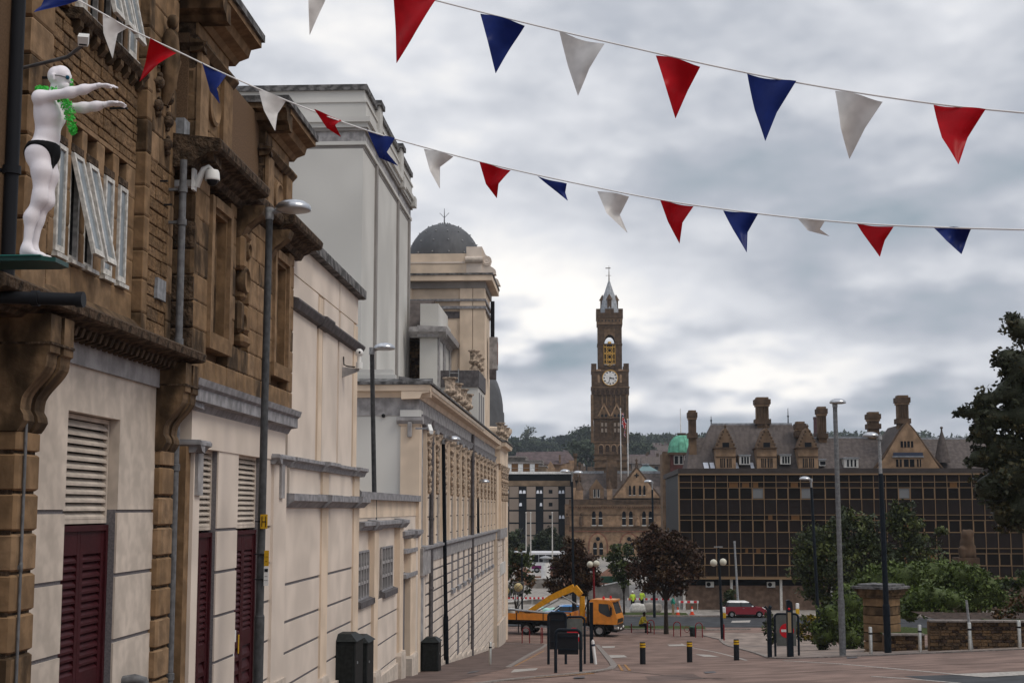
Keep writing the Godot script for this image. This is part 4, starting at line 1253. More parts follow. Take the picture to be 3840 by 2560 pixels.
	sb(e, "pavilion_wall", -9, XW + 0.12, 0.2, 13.1, D1, 103.0, M.buff)
	for k in 4:
		var d := D1 + 1.6 + k * 1.95
		sb(e, "pavilion_pilaster", XW + 0.12, XW + 0.3, 8.6, 13.0, d, d + 0.55, M.buff)
		var c := MeshInstance3D.new()
		c.name = "carved_capital"
		c.mesh = capmesh
		c.material_override = M.carved
		e.add_child(c, true)
		c.position = Vector3(XW + 0.34, 12.80, -d - 0.27)
		if k < 3:
			sb(e, "pavilion_pane", XW + 0.11, XW + 0.125, 9.0, 11.8, d + 0.75, d + 1.75, M.dark_glass)
			sb(e, "pavilion_pane", XW + 0.11, XW + 0.125, 6.3, 7.9, d + 0.75, d + 1.75, M.dark_glass)
	sb(e, "pavilion_belt", XW + 0.12, XW + 0.34, 8.0, 8.66, D1, 103.05, M.grey_paint)
	for k in 13:
		var y := 7.9 - k * 0.41
		for q in [[D1, D1 + 2.2], [97.0, 99.0], [101.2, 103.05]]:
			sb(e, "course_block", XW + 0.12, XW + 0.19, y - 0.36, y, q[0], q[1], M.cream)
	sb(e, "name_panel", XW + 0.12, XW + 0.22, 5.5, 6.3, 96.6, 103.0, M.grey_wall)
	sb(e, "plinth", XW + 0.12, XW + 0.24, 0.2, 2.4, D1, 103.08, M.cream2)
	# --- fly tower
	var f := shell(t, "fly_tower")
	var fx := -9.87
	sb(f, "tower_wall", -26, fx - 0.08, 13.5, 27.2, 62.0, 79.0, grey)
	sb(f, "tower_face", -26, fx, 13.5, 26.05, 61.92, 62.0, grey)
	for q in [[62.0, 65.6], [66.1, 73.4], [73.9, 78.2]]: sb(f, "tower_panel", fx - 0.08, fx, 13.5, 26.05, q[0], q[1], grey)
	for q in [[65.6, 66.1], [73.4, 73.9], [78.2, 78.75]]: sb(f, "tower_strip", fx - 0.08, fx + 0.10, 13.5, 26.3, q[0], q[1], M.grey_strip)
	for s in [[26.05, 26.22, 0.03, "grey_strip"], [26.22, 26.38, 0.12, "grey_wall"], [26.38, 26.86, 0.05, "grey_paint"], [26.86, 27.0, 0.16, "grey_strip"], [27.0, 27.22, 0.22, "grey_wall"], [27.22, 27.46, 0.34, "grey_wall"], [27.46, 28.16, 0.12, "grey_wall"], [28.16, 28.26, 0.18, "grey_wall"], [28.26, 28.74, 0.04, "grey_wall"], [28.74, 29.0, 0.16, "coping"]]:
		sb(f, "tower_course", -26, fx + s[2], s[0], s[1], 62.0 - s[2], 79.0 + s[2] * 0.5, M[s[3]])
	for d in [65.2, 73.2]:
		sb(f, "parapet_pier", fx - 0.2, fx + 0.26, 27.462, 28.96, d, d + 1.0, grey)
		sb(f, "parapet_pier_cap", fx - 0.3, fx + 0.36, 28.962, 29.2, d - 0.12, d + 1.12, M.coping)
	for d in [65.5, 73.3, 78.1]:
		sb(f, "cornice_break", fx, fx + 0.42, 26.9, 27.44, d, d + 0.75, M.grey_wall)
	# --- block on the roof with cornice, brick wall and slates behind it
	var r := shell(t, "roof_pavilion")
	sb(r, "pavilion_wall", -9.0, -8.05, 13.8, 20.2, 77.0, 86.0, grey)
	for q in [[77.2, 77.9], [80.2, 81.2], [83.6, 84.6]]: sb(r, "pavilion_strip", -8.05, -7.97, 13.8, 19.3, q[0], q[1], M.grey_paint)
	mould(r, "pavilion_cornice", [Vector2(-9.1, 19.3), Vector2(-8.0, 19.3), Vector2(-7.85, 19.5), Vector2(-7.55, 19.55), Vector2(-7.5, 19.85), Vector2(-9.1, 19.95)], 76.6, 86.2, M.grey_paint)
	mould_x(r, "pavilion_cornice", [Vector2(77.0, 19.3), Vector2(76.9, 19.3), Vector2(76.4, 19.58), Vector2(76.4, 19.85), Vector2(77.0, 19.9)], -9.55, -7.52, M.grey_paint)
	sb(r, "pavilion_parapet", -9.0, -8.0, 19.95, 21.2, 77.1, 82.5, grey)
	sb(r, "pavilion_parapet", -9.0, -8.02, 19.95, 20.7, 82.5, 86.0, grey)
	sb(r, "brick_core", -13, -8.9, 13.8, 19.6, 79.0, 84.0, M.black_iron)
	for k in 26:
		for j in 5:
			var x := -10.9 + j * 0.4 + (0.2 if k % 2 else 0.0)
			sb(r, "brick", x, x + 0.37, 14.6 + k * 0.19, 14.765 + k * 0.19, 78.9, 79.05, [M.soot_shade, M.wall_rubble, M.stone4][rng.randi() % 3])
	var sl := Geo.new()
	sl.prism(PackedVector2Array([Vector2(78.6, 19.6), Vector2(84.0, 19.6), Vector2(84.0, 22.4), Vector2(81.5, 21.9)]), Vector3(-14, 0, 0), Vector3(0, 0, -1), Vector3.UP, Vector3(5.1, 0, 0))
	part(r, "slate_roof", sl, M.slate)
	# --- low grey box with dark fascia, and a ladder
	var l := shell(t, "plant_room")
	sb(l, "plant_wall", -8.1, XW + 0.0, 13.9, 16.75, 79.0, 84.3, grey)
	sb(l, "plant_fascia", -8.25, XW + 0.06, 16.75, 17.68, 78.9, 84.4, M.dark_trim)
	for k in 3: sb(l, "plant_opening", XW - 0.01, XW + 0.02, 14.9, 16.5, 79.6 + k * 1.6, 80.2 + k * 1.6, M.groove)
	for s in [-7.55, -7.05]: sb(l, "ladder_rail", s, s + 0.05, 14.4, 17.75, 78.72, 78.77, M.galv)
	for k in 6: sb(l, "ladder_rung", -7.5, -7.05, 15.0 + k * 0.5, 15.04 + k * 0.5, 78.72, 78.77, M.galv)
	# --- near dome tower
	var o := shell(t, "dome_tower")
	var dz := 84.7
	sb(o, "tower_wall", -11.4, XW - 0.08, 13.8, 24.0, dz, 90.0, M.buff)
	for q in [[-11.3, -10.4], [-7.48, -6.72], [-6.68, XW - 0.02]]:
		sb(o, "tower_pilaster", q[0], q[1], 13.8, 23.2, dz - 0.14, dz + 0.5, M.buff)
	for s in [[21.95, 22.12], [22.42, 22.55], [21.4, 21.6]]:
		if s[0] < 21.5:
			sb(o, "tower_band", -11.4, -7.5, s[0], s[1] + 0.2, dz - 0.05, dz, M.dark_trim)
		else:
			sb(o, "tower_band", -11.5, XW + 0.05, s[0], s[1], dz - 0.2, 90.2, M.grey_trim)
	sb(o, "tower_band", -11.6, XW + 0.02, 23.2, 23.62, dz - 0.18, 90.3, M.grey_strip)
	sb(o, "tower_cornice", -11.9, XW + 0.45, 23.62, 23.95, dz - 0.55, 90.8, M.buff)
	sb(o, "tower_cornice_lead", -11.95, XW + 0.5, 23.952, 24.07, dz - 0.6, 90.85, M.coping)
	sb(o, "attic", -10.5, -6.95, 24.07, 25.35, dz - 0.05, 89.9, M.buff)
	sb(o, "attic_band", -10.55, -6.9, 24.75, 24.85, dz - 0.09, 89.95, M.cream)
	var dome := Geo.new()
	var prof := []
	for i in 15:
		var q := PI / 2 * i / 14.0
		prof.append(Vector2(2.28 * cos(q), 2.5 * sin(q)))
	dome.lathe(prof, Vector3(-8.72, 25.2, -87.3), 32)
	part(o, "dome", dome, M.dome_lead)
	var studs := Geo.new()
	for i in 5:
		for j in 14:
			var q := PI / 2 * (i + 0.5) / 5.0
			var w := TAU * j / 14.0
			studs.ball(Vector3(-8.72 + 2.3 * cos(q) * cos(w), 25.2 + 2.53 * sin(q), -87.3 + 2.3 * cos(q) * sin(w)), Vector3(0.05, 0.05, 0.05), 6, 4)
	part(o, "dome_studs", studs, M.galv).set_meta("kind", "stuff")
	var fin := Geo.new()
	fin.tube([Vector3(-8.72, 27.6, -87.3), Vector3(-8.72, 28.7, -87.3)], [0.05, 0.015], 6)
	for s in [-1, 1]: fin.tube([Vector3(-8.72, 28.1, -87.3), Vector3(-8.72 + 0.16 * s, 28.28, -87.3), Vector3(-8.72 + 0.3 * s, 28.42, -87.3)], 0.015, 5)
	part(o, "finial", fin, M.dome_lead)
	for s in [[-7.1, -5.75], [-11.7, -10.35]]:   # scroll buttresses at the corners
		for q in [dz - 0.1, 88.9]:
			var c := shell(o, "scroll_buttress")
			var s0: float = s[0]
			var s1: float = s[1]
			sb(c, "block", s0 - 0.0, s0 + 0.95, 24.07, 25.75, q, q + 0.9, M.cream)
			var g := Geo.new()
			g.tube([Vector3(s0 - 0.05, 24.95, -q + 0.05), Vector3(s0 + 1.0, 24.95, -q + 0.05)], 0.2, 12)
			part(c, "roll", g, M.cream2)
			if s0 > -8.0:
				var g2 := Geo.new()
				g2.prism(PackedVector2Array([Vector2(s0 + 0.95, 24.07), Vector2(s1 + 0.45, 24.07), Vector2(s1 + 0.30, 24.45), Vector2(s1 + 0.05, 24.6), Vector2(s1 + 0.15, 24.95), Vector2(s1 - 0.1, 25.2), Vector2(s0 + 1.15, 25.3), Vector2(s0 + 0.95, 25.75)]), Vector3(0, 0, -q - 0.15), Vector3.RIGHT, Vector3.UP, Vector3(0, 0, -0.6))
				g2.lathe([Vector2(0.30, 0), Vector2(0.30, 0.06), Vector2(0.22, 0.03), Vector2(0.2, 0.08), Vector2(0.1, 0.04), Vector2(0, 0.08)], Vector3(s1 - 0.12, 24.9, -q - 0.14), 12, Vector3.BACK)
				part(c, "scroll", g2, M.cream)
	# --- far rotunda with the larger dome
	var ro := shell(t, "rotunda")
	var rc := Vector3(-9.0, 0, -105.5)
	var rg := Geo.new()
	rg.lathe([Vector2(3.3, 0.3), Vector2(3.3, 15.6)], rc, 32)
	part(ro, "rotunda_wall", rg, M.buff)
	rg = Geo.new()
	rg.lathe([Vector2(3.2, 15.3), Vector2(3.45, 15.35), Vector2(3.6, 15.6), Vector2(3.6, 15.85), Vector2(3.1, 15.95)], rc, 32)
	part(ro, "rotunda_cornice", rg, M.buff)
	rg = Geo.new()
	prof = [Vector2(3.05, 15.8), Vector2(3.02, 17.0), Vector2(3.0, 17.1)]
	for i in 13:
		var q := PI / 2 * i / 12.0
		prof.append(Vector2(2.95 * cos(q), 17.1 + 4.3 * sin(q)))
	rg.lathe(prof, rc, 32)
	part(ro, "rotunda_dome", rg, M.dome_lead)
	# urns standing on the parapets
	var um := urn_mesh()
	var u0: Node3D
	var k := 0
	for s in [[-5.95, 62.5], [-5.95, 65.6], [-5.95, 68.7], [-5.95, 71.8], [-6.2, 79.4, 17.68], [-6.2, 81.4, 17.68], [-6.2, 83.6, 17.68], [-5.7, 96.0], [-5.7, 99.0], [-5.7, 102.0]]:
		var y: float = s[2] if s.size() > 2 else 14.60
		if k == 0:
			u0 = MeshInstance3D.new()
			u0.mesh = um
			u0.material_override = M.carved
			u0.name = numbered("stone_urn")
			add_child(u0)
			tag(u0, "", "urn", "urns along the theatre parapet")
			u0.position = Vector3(s[0], y, -s[1])
		else: copy(u0, Vector3(s[0], y, -s[1]), 0.0)
		k += 1
	var un := 0
	for c in get_children():
		if str(c.name).begins_with("stone_urn"):
			c.set_meta("label", ["cream garden urn on the theatre's street parapet below the ladder", "cream garden urn on top of the dark fascia of the roof plant room", "cream garden urn on the theatre parapet beside the far rotunda dome"][0 if un < 4 else (1 if un < 7 else 2)])
			un += 1
	# downpipes on the front
	for s in [[54.75, 13.4, "dark grey downpipe on the theatre front beside the corner pilaster"], [74.9, 13.9, "dark grey downpipe on the theatre front between the carved pilasters"]]:
		downpipe("downpipe", s[2], Vector3(XW + 0.05, ground_y(-5.9, s[0]), -s[0]), s[1], 0.085, M.dark_trim, [7.0, 9.6, 12.5])
	# sign bracket high on the dome tower
	var sg := thing("projecting_sign", "grey boxed sign projecting from the side of the domed tower", "sign", Vector3(-5.8, 18.9, -88.0))
	sb(sg, "sign_box", -5.9, -5.4, 18.6, 20.6, 87.6, 88.4, M.grey_paint)
	sb(sg, "sign_face", -5.398, -5.39, 18.9, 20.3, 87.7, 88.3, M.red_band)
	mould_x(sg, "sign_bracket", [Vector2(87.7, 18.0), Vector2(88.3, 18.0), Vector2(88.4, 18.6), Vector2(87.6, 18.6)], -5.9, -5.5, M.dark_trim)
	sb(sg, "sign_rod", -5.85, -5.6, 20.6, 22.9, 87.95, 88.05, M.black_iron)


# ---------- the town beyond: hotel, roofs, hillside ----------
func ring(g: Geo, c: Vector3, r: float, h0: float, h1: float) -> void:
	g.lathe([Vector2(r, h0), Vector2(r, h1)], c, 10)

func gable(parent: Node, called: String, x0: float, x1: float, y0: float, yr: float, d0: float, d1: float, m: Material, along_d := false) -> void:
	var g := Geo.new()
	if along_d: g.prism(PackedVector2Array([Vector2(x0, y0), Vector2(x1, y0), Vector2((x0 + x1) / 2, yr)]), Vector3(0, 0, -d0), Vector3.RIGHT, Vector3.UP, Vector3(0, 0, -(d1 - d0)))
	else: g.prism(PackedVector2Array([Vector2(d0, y0), Vector2(d1, y0), Vector2((d0 + d1) / 2, yr)]), Vector3(x0, 0, 0), Vector3(0, 0, -1), Vector3.UP, Vector3(x1 - x0, 0, 0))
	part(parent, called, g, m)

func make_far_town() -> void:
	# modern hotel
	var D := 300.0
	cd = D
	cv = 1900.0
	var h := thing("hotel_block", "modern flat roofed hotel with beige panels and dark glazed stripes behind trees", "building", Vector3(xp(2010), 0.42, -D))
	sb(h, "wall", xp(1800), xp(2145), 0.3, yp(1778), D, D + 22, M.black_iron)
	sb(h, "roof_edge", xp(1795), xp(2150), yp(1777), yp(1768), D - 0.8, D + 22, M.white_paint)
	sb(h, "glazed_band", xp(1800), xp(2136), yp(1801), yp(1778), D - 0.1, D, M.dark_glass)
	sb(h, "beige_band", xp(1800), xp(2138), yp(1822), yp(1802), D - 0.3, D, M.hotel_b)
	var cols := [[1838, 1866], [1910, 1945], [1975, 2009], [2038, 2094], [2120, 2146]]
	var rows := [[1824, 1865], [1870, 1911], [1917, 1958], [1964, 2005], [2010, 2060]]
	for c in cols:
		for r in rows:
			sb(h, "panel", xp(c[0]), xp(c[1]), yp(r[1]), yp(r[0]), D - 0.25, D, M.hotel_p)
	for r in rows:
		sb(h, "floor_line", xp(1800), xp(2146), yp(r[1] + 4), yp(r[1] + 0.5), D - 0.15, D, M.post_black)
	for c in [[1895, 1908, 0], [1947, 1958, 0], [1960, 1972, 0], [2012, 2022, 0], [2024, 2034, 0], [2095, 2105, 0], [2107, 2117, 0], [1884, 1893, 1], [1895, 1907, 1], [1947, 1958, 1], [2024, 2034, 1], [1884, 1894, 2], [2096, 2105, 2], [2107, 2117, 2]]:
		var r: float = 1838.0 + 47.0 * c[2]
		var g := Geo.new()
		var x0: float = xp(c[0])
		var x1: float = xp(c[1])
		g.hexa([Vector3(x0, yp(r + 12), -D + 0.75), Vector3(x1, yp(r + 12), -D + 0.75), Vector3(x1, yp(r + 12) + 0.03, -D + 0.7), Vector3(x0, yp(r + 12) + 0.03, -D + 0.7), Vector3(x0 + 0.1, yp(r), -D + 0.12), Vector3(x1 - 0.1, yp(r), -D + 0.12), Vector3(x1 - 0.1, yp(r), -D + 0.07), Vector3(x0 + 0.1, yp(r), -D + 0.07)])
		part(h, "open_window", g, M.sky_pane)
	for r in [1836, 1884, 1931]:
		sb(h, "small_window", xp(2058), xp(2072), yp(r + 14), yp(r), D - 0.27, D - 0.2, M.dark_glass)
	# upper terrace block behind the hotel roof
	var D2 := 322.0
	var b := thing("terrace_block", "flat roofed block with brown panels and white windows above the hotel roof", "building", Vector3(xd(1960, D2), 0.42, -D2))
	cd = D2
	cv = 1740.0
	sb(b, "wall", xp(1850), xp(2022), 0.3, yp(1738), D2, D2 + 14, M.hotel_b)
	sb(b, "tower_wall", xp(1850), xp(1971), yp(1737), yp(1714), D2 + 1, D2 + 14, M.concrete)
	for s in [[1845, 1972, 1714, 1709, 0.5], [1845, 2034, 1738, 1731, 0.3], [1970, 2034, 1729, 1724, 0.0], [2018, 2050, 1749, 1744, 0.2]]:
		sb(b, "parapet", xp(s[0]), xp(s[1]), yp(s[2]), yp(s[3]), D2 - s[4], D2 + 14, M.kerb_stone)
	sb(b, "stair_wall", xp(1972), xp(2031), yp(1770), yp(1729), D2 + 0.6, D2 + 13, M.concrete)
	sb(b, "annex_wall", xp(2020), xp(2047), yp(1775), yp(1750), D2 + 0.4, D2 + 12, M.hotel_b)
	for s in [[1886, 1898], [1919, 1942], [1962, 1986], [2006, 2018]]: sb(b, "brown_panel", xp(s[0]), xp(s[1]), yp(1768), yp(1739), D2 - 0.12, D2, M.curtain)
	for s in [[1899, 1918], [1943, 1961], [1987, 2005]]: sb(b, "white_window", xp(s[0]), xp(s[1]), yp(1767), yp(1739), D2 - 0.06, D2, M.white_paint)
	sb(b, "guard_rail", xp(1884), xp(2020), yp(1755), yp(1754), D2 - 1.0, D2 - 0.95, M.galv)
	# long slate roof of a church-like hall
	var D3 := 400.0
	var c := thing("slate_hall", "long hall with steep purple grey slate roof and hipped end", "building", Vector3(xd(2050, D3), 4, -D3))
	cd = D3
	cv = 1720.0
	sb(c, "wall", xp(1930), xp(2150), 0, yp(1738), D3, D3 + 16, M.far_stone_l)
	var g := Geo.new()
	var a := [Vector3(xp(1925), yp(1740), -D3 + 1), Vector3(xp(2108), yp(1740), -D3 + 1), Vector3(xp(2158), yp(1724), -D3 - 8), Vector3(xp(2158), yp(1724), -D3 - 17), Vector3(xp(1925), yp(1740), -D3 - 17), Vector3(xp(1932), yp(1690), -D3 - 8), Vector3(xp(2129), yp(1687), -D3 - 8)]
	g.quad(a[0], a[1], a[6], a[5])
	g.tri(a[1], a[2], a[6])
	g.tri(a[2], a[3], a[6])
	g.quad(a[3], a[4], a[5], a[6])
	g.tri(a[4], a[0], a[5])
	part(c, "roof", g, M.slate_purple)
	sb(c, "apse_wall", xp(2108), xp(2156), yp(1775), yp(1724), D3 + 4, D3 + 14, M.far_stone_l)
	sb(c, "chimney", xp(2096), xp(2103), yp(1735), yp(1705), D3 - 0.5, D3 + 1, M.far_stone)
	var gw := Geo.new()
	gw.prism(PackedVector2Array([Vector2(xp(2048), yp(1775)), Vector2(xp(2082), yp(1775)), Vector2(xp(2082), yp(1755)), Vector2(xp(2066), yp(1730)), Vector2(xp(2050), yp(1755))]), Vector3(0, 0, -D3 + 4), Vector3.RIGHT, Vector3.UP, Vector3(0, 0, -6))
	part(c, "gable_wall", gw, M.far_stone_l)
	# hillside: rows of houses one can tell apart, then woods
	var r2 := RandomNumberGenerator.new()
	r2.seed = 5
	var hs: Array = [[2150, 1722, 700, 1], [2168, 1728, 690, 0], [2186, 1724, 710, 0], [2156, 1702, 900, 0], [2176, 1708, 880, 1], [2194, 1700, 920, 0], [2380, 1738, 640, 0], [2400, 1730, 660, 2], [2424, 1738, 620, 2], [2448, 1732, 650, 1], [2470, 1741, 610, 0], [2395, 1716, 860, 0], [2462, 1690, 950, 3], [2480, 1686, 980, 3], [2500, 1690, 940, 3], [2440, 1682, 1050, 0], [2475, 1676, 1100, 1], [2512, 1678, 1090, 0], [2420, 1692, 1000, 1], [1942, 1684, 1200, 1], [1956, 1683, 1210, 0], [2492, 1712, 700, 2], [2515, 1716, 690, 0], [3560, 1668, 900, 3], [3590, 1675, 880, 3]]
	var pal := [M.far_stone, M.far_stone_l, M.hotel_p, M.brick_red]
	for i in hs.size():
		var s: Array = hs[i]
		var d: float = s[2]
		var p := at_d(s[0], s[1], d)
		var w := 9.0 + r2.randf() * 5.0
		var lab: String = ["grey stone house with slate roof","pale stone house with slate roof", "beige house with slate roof", "orange brick house with slate roof"][s[3]]
		var o := thing("hillside_house", lab + region(s[0]), "house", Vector3(p.x, p.y - 7.0, -d), "houses scattered on the hillside")
		sb(o, "wall", p.x - w / 2, p.x + w / 2, p.y - 14.0, p.y, d, d + 8, pal[s[3]])
		gable(o, "roof", p.x - w / 2 - 0.4, p.x + w / 2 + 0.4, p.y, p.y + 3.4, d - 0.6, d + 8.6, M.slate_purple if i % 2 else M.far_roof)
		for k in 3: sb(o, "window", p.x - w / 2 + 1.0 + k * w / 3.2, p.x - w / 2 + 2.4 + k * w / 3.2, p.y - 2.4, p.y - 0.8, d - 0.08, d, M.white_paint if (i + k) % 3 == 0 else M.dark_glass)
		sb(o, "chimney", p.x + w / 2 - 1.4, p.x + w / 2 - 0.3, p.y + 1.5, p.y + 4.6, d + 3.5, d + 4.5, M.far_stone_d)
	# factory chimney behind the courthouse
	var fp := at_d(3065, 1640, 520)
	var fc := thing("mill_chimney", "thin dark red brick mill chimney standing behind the slate roofs", "chimney", Vector3(fp.x, 4, -520))
	var fg := Geo.new()
	fg.lathe([Vector2(1.6, 2), Vector2(1.15, yd(1566, 520)), Vector2(1.15, yd(1580, 520) + 0.2)], Vector3(fp.x, 0, -520), 12)
	fg.lathe([Vector2(1.05, yd(1577, 520)), Vector2(1.25, yd(1576, 520)), Vector2(1.3, yd(1566, 520)), Vector2(0.6, yd(1566, 520))], Vector3(fp.x, 0, -520), 12)
	part(fc, "stack", fg, M.brick_dark)
	make_woods()

# a crown as many small leaf faces round clump centres
func leaves(g: Geo, r: RandomNumberGenerator, c: Vector3, rad: Vector3, n: int, size: float) -> void:
	for i in n:
		var dir := Vector3(r.randfn(), r.randfn(), r.randfn()).normalized()
		var p := c + dir * rad * pow(r.randf(), 0.45)
		var a := Vector3(r.randfn(), r.randfn(), r.randfn()).normalized()
		var b := a.cross(Vector3(r.randfn(), r.randfn(), r.randfn())).normalized()
		var s := size * r.randf_range(0.6, 1.3)
		var nn := b.cross(a)
		if nn.dot(dir) < 0.0:
			nn = -nn
			b = -b
		nn = (nn + dir * 0.35).normalized()
		var q := [p - a * s, p + b * s * 0.55, p + a * s, p - b * s * 0.55]
		g.v.append_array([q[0], q[2], q[1], q[0], q[3], q[2]])
		g.n.append_array([nn, nn, nn, nn, nn, nn])

func make_woods() -> void:
	var r := RandomNumberGenerator.new()
	r.seed = 9
	# single trees on the skyline: u, v of the base, distance, height m, half width, kind
	var kinds := ["dark conifer on the skyline", "round dark green tree on the skyline", "pale willow-like tree rising above the skyline woods"]
	for s in [[1988, 1692, 1100, 25, 7.5, 2], [2036, 1694, 1150, 15, 3.6, 0], [2061, 1693, 1150, 12, 3.2, 0], [2015, 1694, 1150, 9, 6, 1], [2092, 1690, 1120, 14, 4, 0], [2103, 1690, 1120, 15, 3.8, 0], [2113, 1690, 1120, 14.5, 3.8, 0], [2124, 1690, 1120, 15.5, 4, 0], [2135, 1690, 1120, 15, 4, 0], [2146, 1690, 1120, 15.5, 4, 0], [2154, 1692, 1120, 15, 4, 0], [2180, 1712, 900, 24, 12, 1], [2205, 1720, 860, 26, 11, 1], [2215, 1705, 940, 18, 9, 1], [2175, 1750, 640, 17, 9, 1], [2200, 1757, 620, 15, 8, 1], [2158, 1735, 660, 12, 6, 1], [2360, 1700, 960, 17, 8, 1], [2376, 1698, 960, 18, 8, 1], [2392, 1700, 980, 15, 9, 1], [2410, 1702, 980, 13, 8, 1], [2372, 1712, 820, 12, 8, 1], [2400, 1716, 800, 11, 8, 1], [2425, 1712, 820, 10, 7, 1], [2455, 1676, 1200, 9, 7, 1], [2472, 1676, 1200, 8, 7, 1], [2494, 1674, 1200, 14, 9, 1], [2508, 1674, 1200, 11, 8, 1], [1893, 1700, 1000, 11, 8, 1], [1912, 1700, 1000, 14, 8, 1], [1926, 1699, 1000, 15, 6, 1], [1965, 1696, 1050, 13, 8, 1], [1978, 1697, 1050, 12, 8, 1], [2002, 1697, 1050, 11, 8, 1], [2025, 1697, 1050, 10, 9, 1], [2048, 1697, 1050, 9, 9, 1], [2072, 1697, 1050, 10, 9, 1], [1900, 1712, 900, 12, 10, 1], [1922, 1712, 900, 12, 10, 1]]:
		var d: float = s[2]
		var p := at_d(s[0], s[1], d)
		var hgt: float = s[3] * 0.8
		var wd: float = s[4]
		var o := thing("skyline_tree", kinds[s[5]] + region(s[0]), "tree", Vector3(p.x, p.y, -d), "trees along the skyline", true)
		var tg := Geo.new()
		tg.tube([Vector3(0, -8, 0), Vector3(0, hgt * 0.6, 0)], [0.6, 0.25], 5)
		part(o, "trunk", tg, M.bark)
		var g := Geo.new()
		if s[5] == 0:
			for k in 9:
				var t := k / 8.0
				leaves(g, r, Vector3(0, hgt * (0.1 + 0.85 * t), 0), Vector3(wd * (1.0 - 0.75 * t), hgt * 0.09, wd * (1.0 - 0.75 * t)), 28, 1.1)
		else:
			for k in 16:
				var c := Vector3(r.randf_range(-0.65, 0.65) * wd, hgt * r.randf_range(0.2, 0.85), r.randf_range(-0.5, 0.5) * wd)
				c.x *= 1.0 - 0.5 * absf(c.y / hgt - 0.45)
				leaves(g, r, c, Vector3(wd * 0.42, hgt * 0.17, wd * 0.42), 34, 1.15)
		part(o, "crown", g, [M.leaf_conifer, M.leaf_far, M.leaf_pale][s[5]])
	# the woods below them read as one mass
	var w := Geo.new()
	for i in 520:
		var d := r.randf_range(980.0, 1500.0)
		var x := r.randf_range(-170.0, 330.0)
		var c := Vector3(x, far_y(x, d) + 2.0, -d)
		leaves(w, r, c + Vector3(0, 4, 0), Vector3(8, 6, 8), 44, 1.8)
	var wo := part(self, "woods", w, M.leaf_far)
	wo.set_meta("kind", "stuff")
	tag(wo, "dark mass of woodland covering the hillside crest", "woods")

func region(u: float) -> String:
	if u < 1935.0: return " next to the theatre's far cornice"
	if u < 2000.0: return " above the terrace block"
	if u < 2085.0: return " above the long slate hall"
	if u < 2160.0: return " above the hipped end of the slate hall"
	if u < 2230.0: return " between the slate hall and the clock tower"
	if u < 2385.0: return " just beyond the clock tower's flagpoles"
	if u < 2440.0: return " above the glazed pyramid lantern"
	if u < 2700.0: return " beside the green copper dome"
	return " behind the conical turret roof"


# ---------- gothic city hall with its clock tower ----------
func pointed(u0: float, u1: float, y0: float, y1: float, sharp := 0.9) -> PackedVector2Array:   # pointed arch outline in metres
	var p := PackedVector2Array([Vector2(u0, y0), Vector2(u1, y0)])
	var w := u1 - u0
	var ys := y1 - w * sharp
	for i in 6:
		var t := i / 6.0
		p.append(Vector2(u1 - w * 0.5 * (1.0 - cos(t * PI / 2.0)), ys + (y1 - ys) * sin(t * PI / 2.0)))
	p.append(Vector2((u0 + u1) / 2, y1))
	for i in 6:
		var t := 1.0 - (i + 1) / 6.0
		p.append(Vector2(u0 + w * 0.5 * (1.0 - cos(t * PI / 2.0)), ys + (y1 - ys) * sin(t * PI / 2.0)))
	return p

func flat_shape(parent: Node, called: String, poly: PackedVector2Array, d: float, thick: float, m: Material) -> MeshInstance3D:
	var g := Geo.new()
	g.prism(poly, Vector3(0, 0, -d), Vector3.RIGHT, Vector3.UP, Vector3(0, 0, -thick))
	return part(parent, called, g, m)

func lancet(parent: Node, x0: float, x1: float, y0: float, y1: float, d: float, frame := true) -> void:
	var o := shell(parent, "window")
	if frame: flat_shape(o, "surround", pointed(x0 - 0.22, x1 + 0.22, y0 - 0.15, y1 + 0.3), d - 0.10, 0.1, M.far_stone_l)
	flat_shape(o, "pane", pointed(x0, x1, y0, y1), d - 0.13, 0.03, M.dark_glass)
	bx(o, "bar", Vector3(x0, (y0 + y1) / 2 - 0.06, -d + 0.135), Vector3(x1, (y0 + y1) / 2 + 0.06, -d + 0.17), M.white_paint)
	bx(o, "sill", Vector3(x0 - 0.1, y0 - 0.2, -d + 0.02), Vector3(x1 + 0.1, y0, -d + 0.2), M.white_wood)

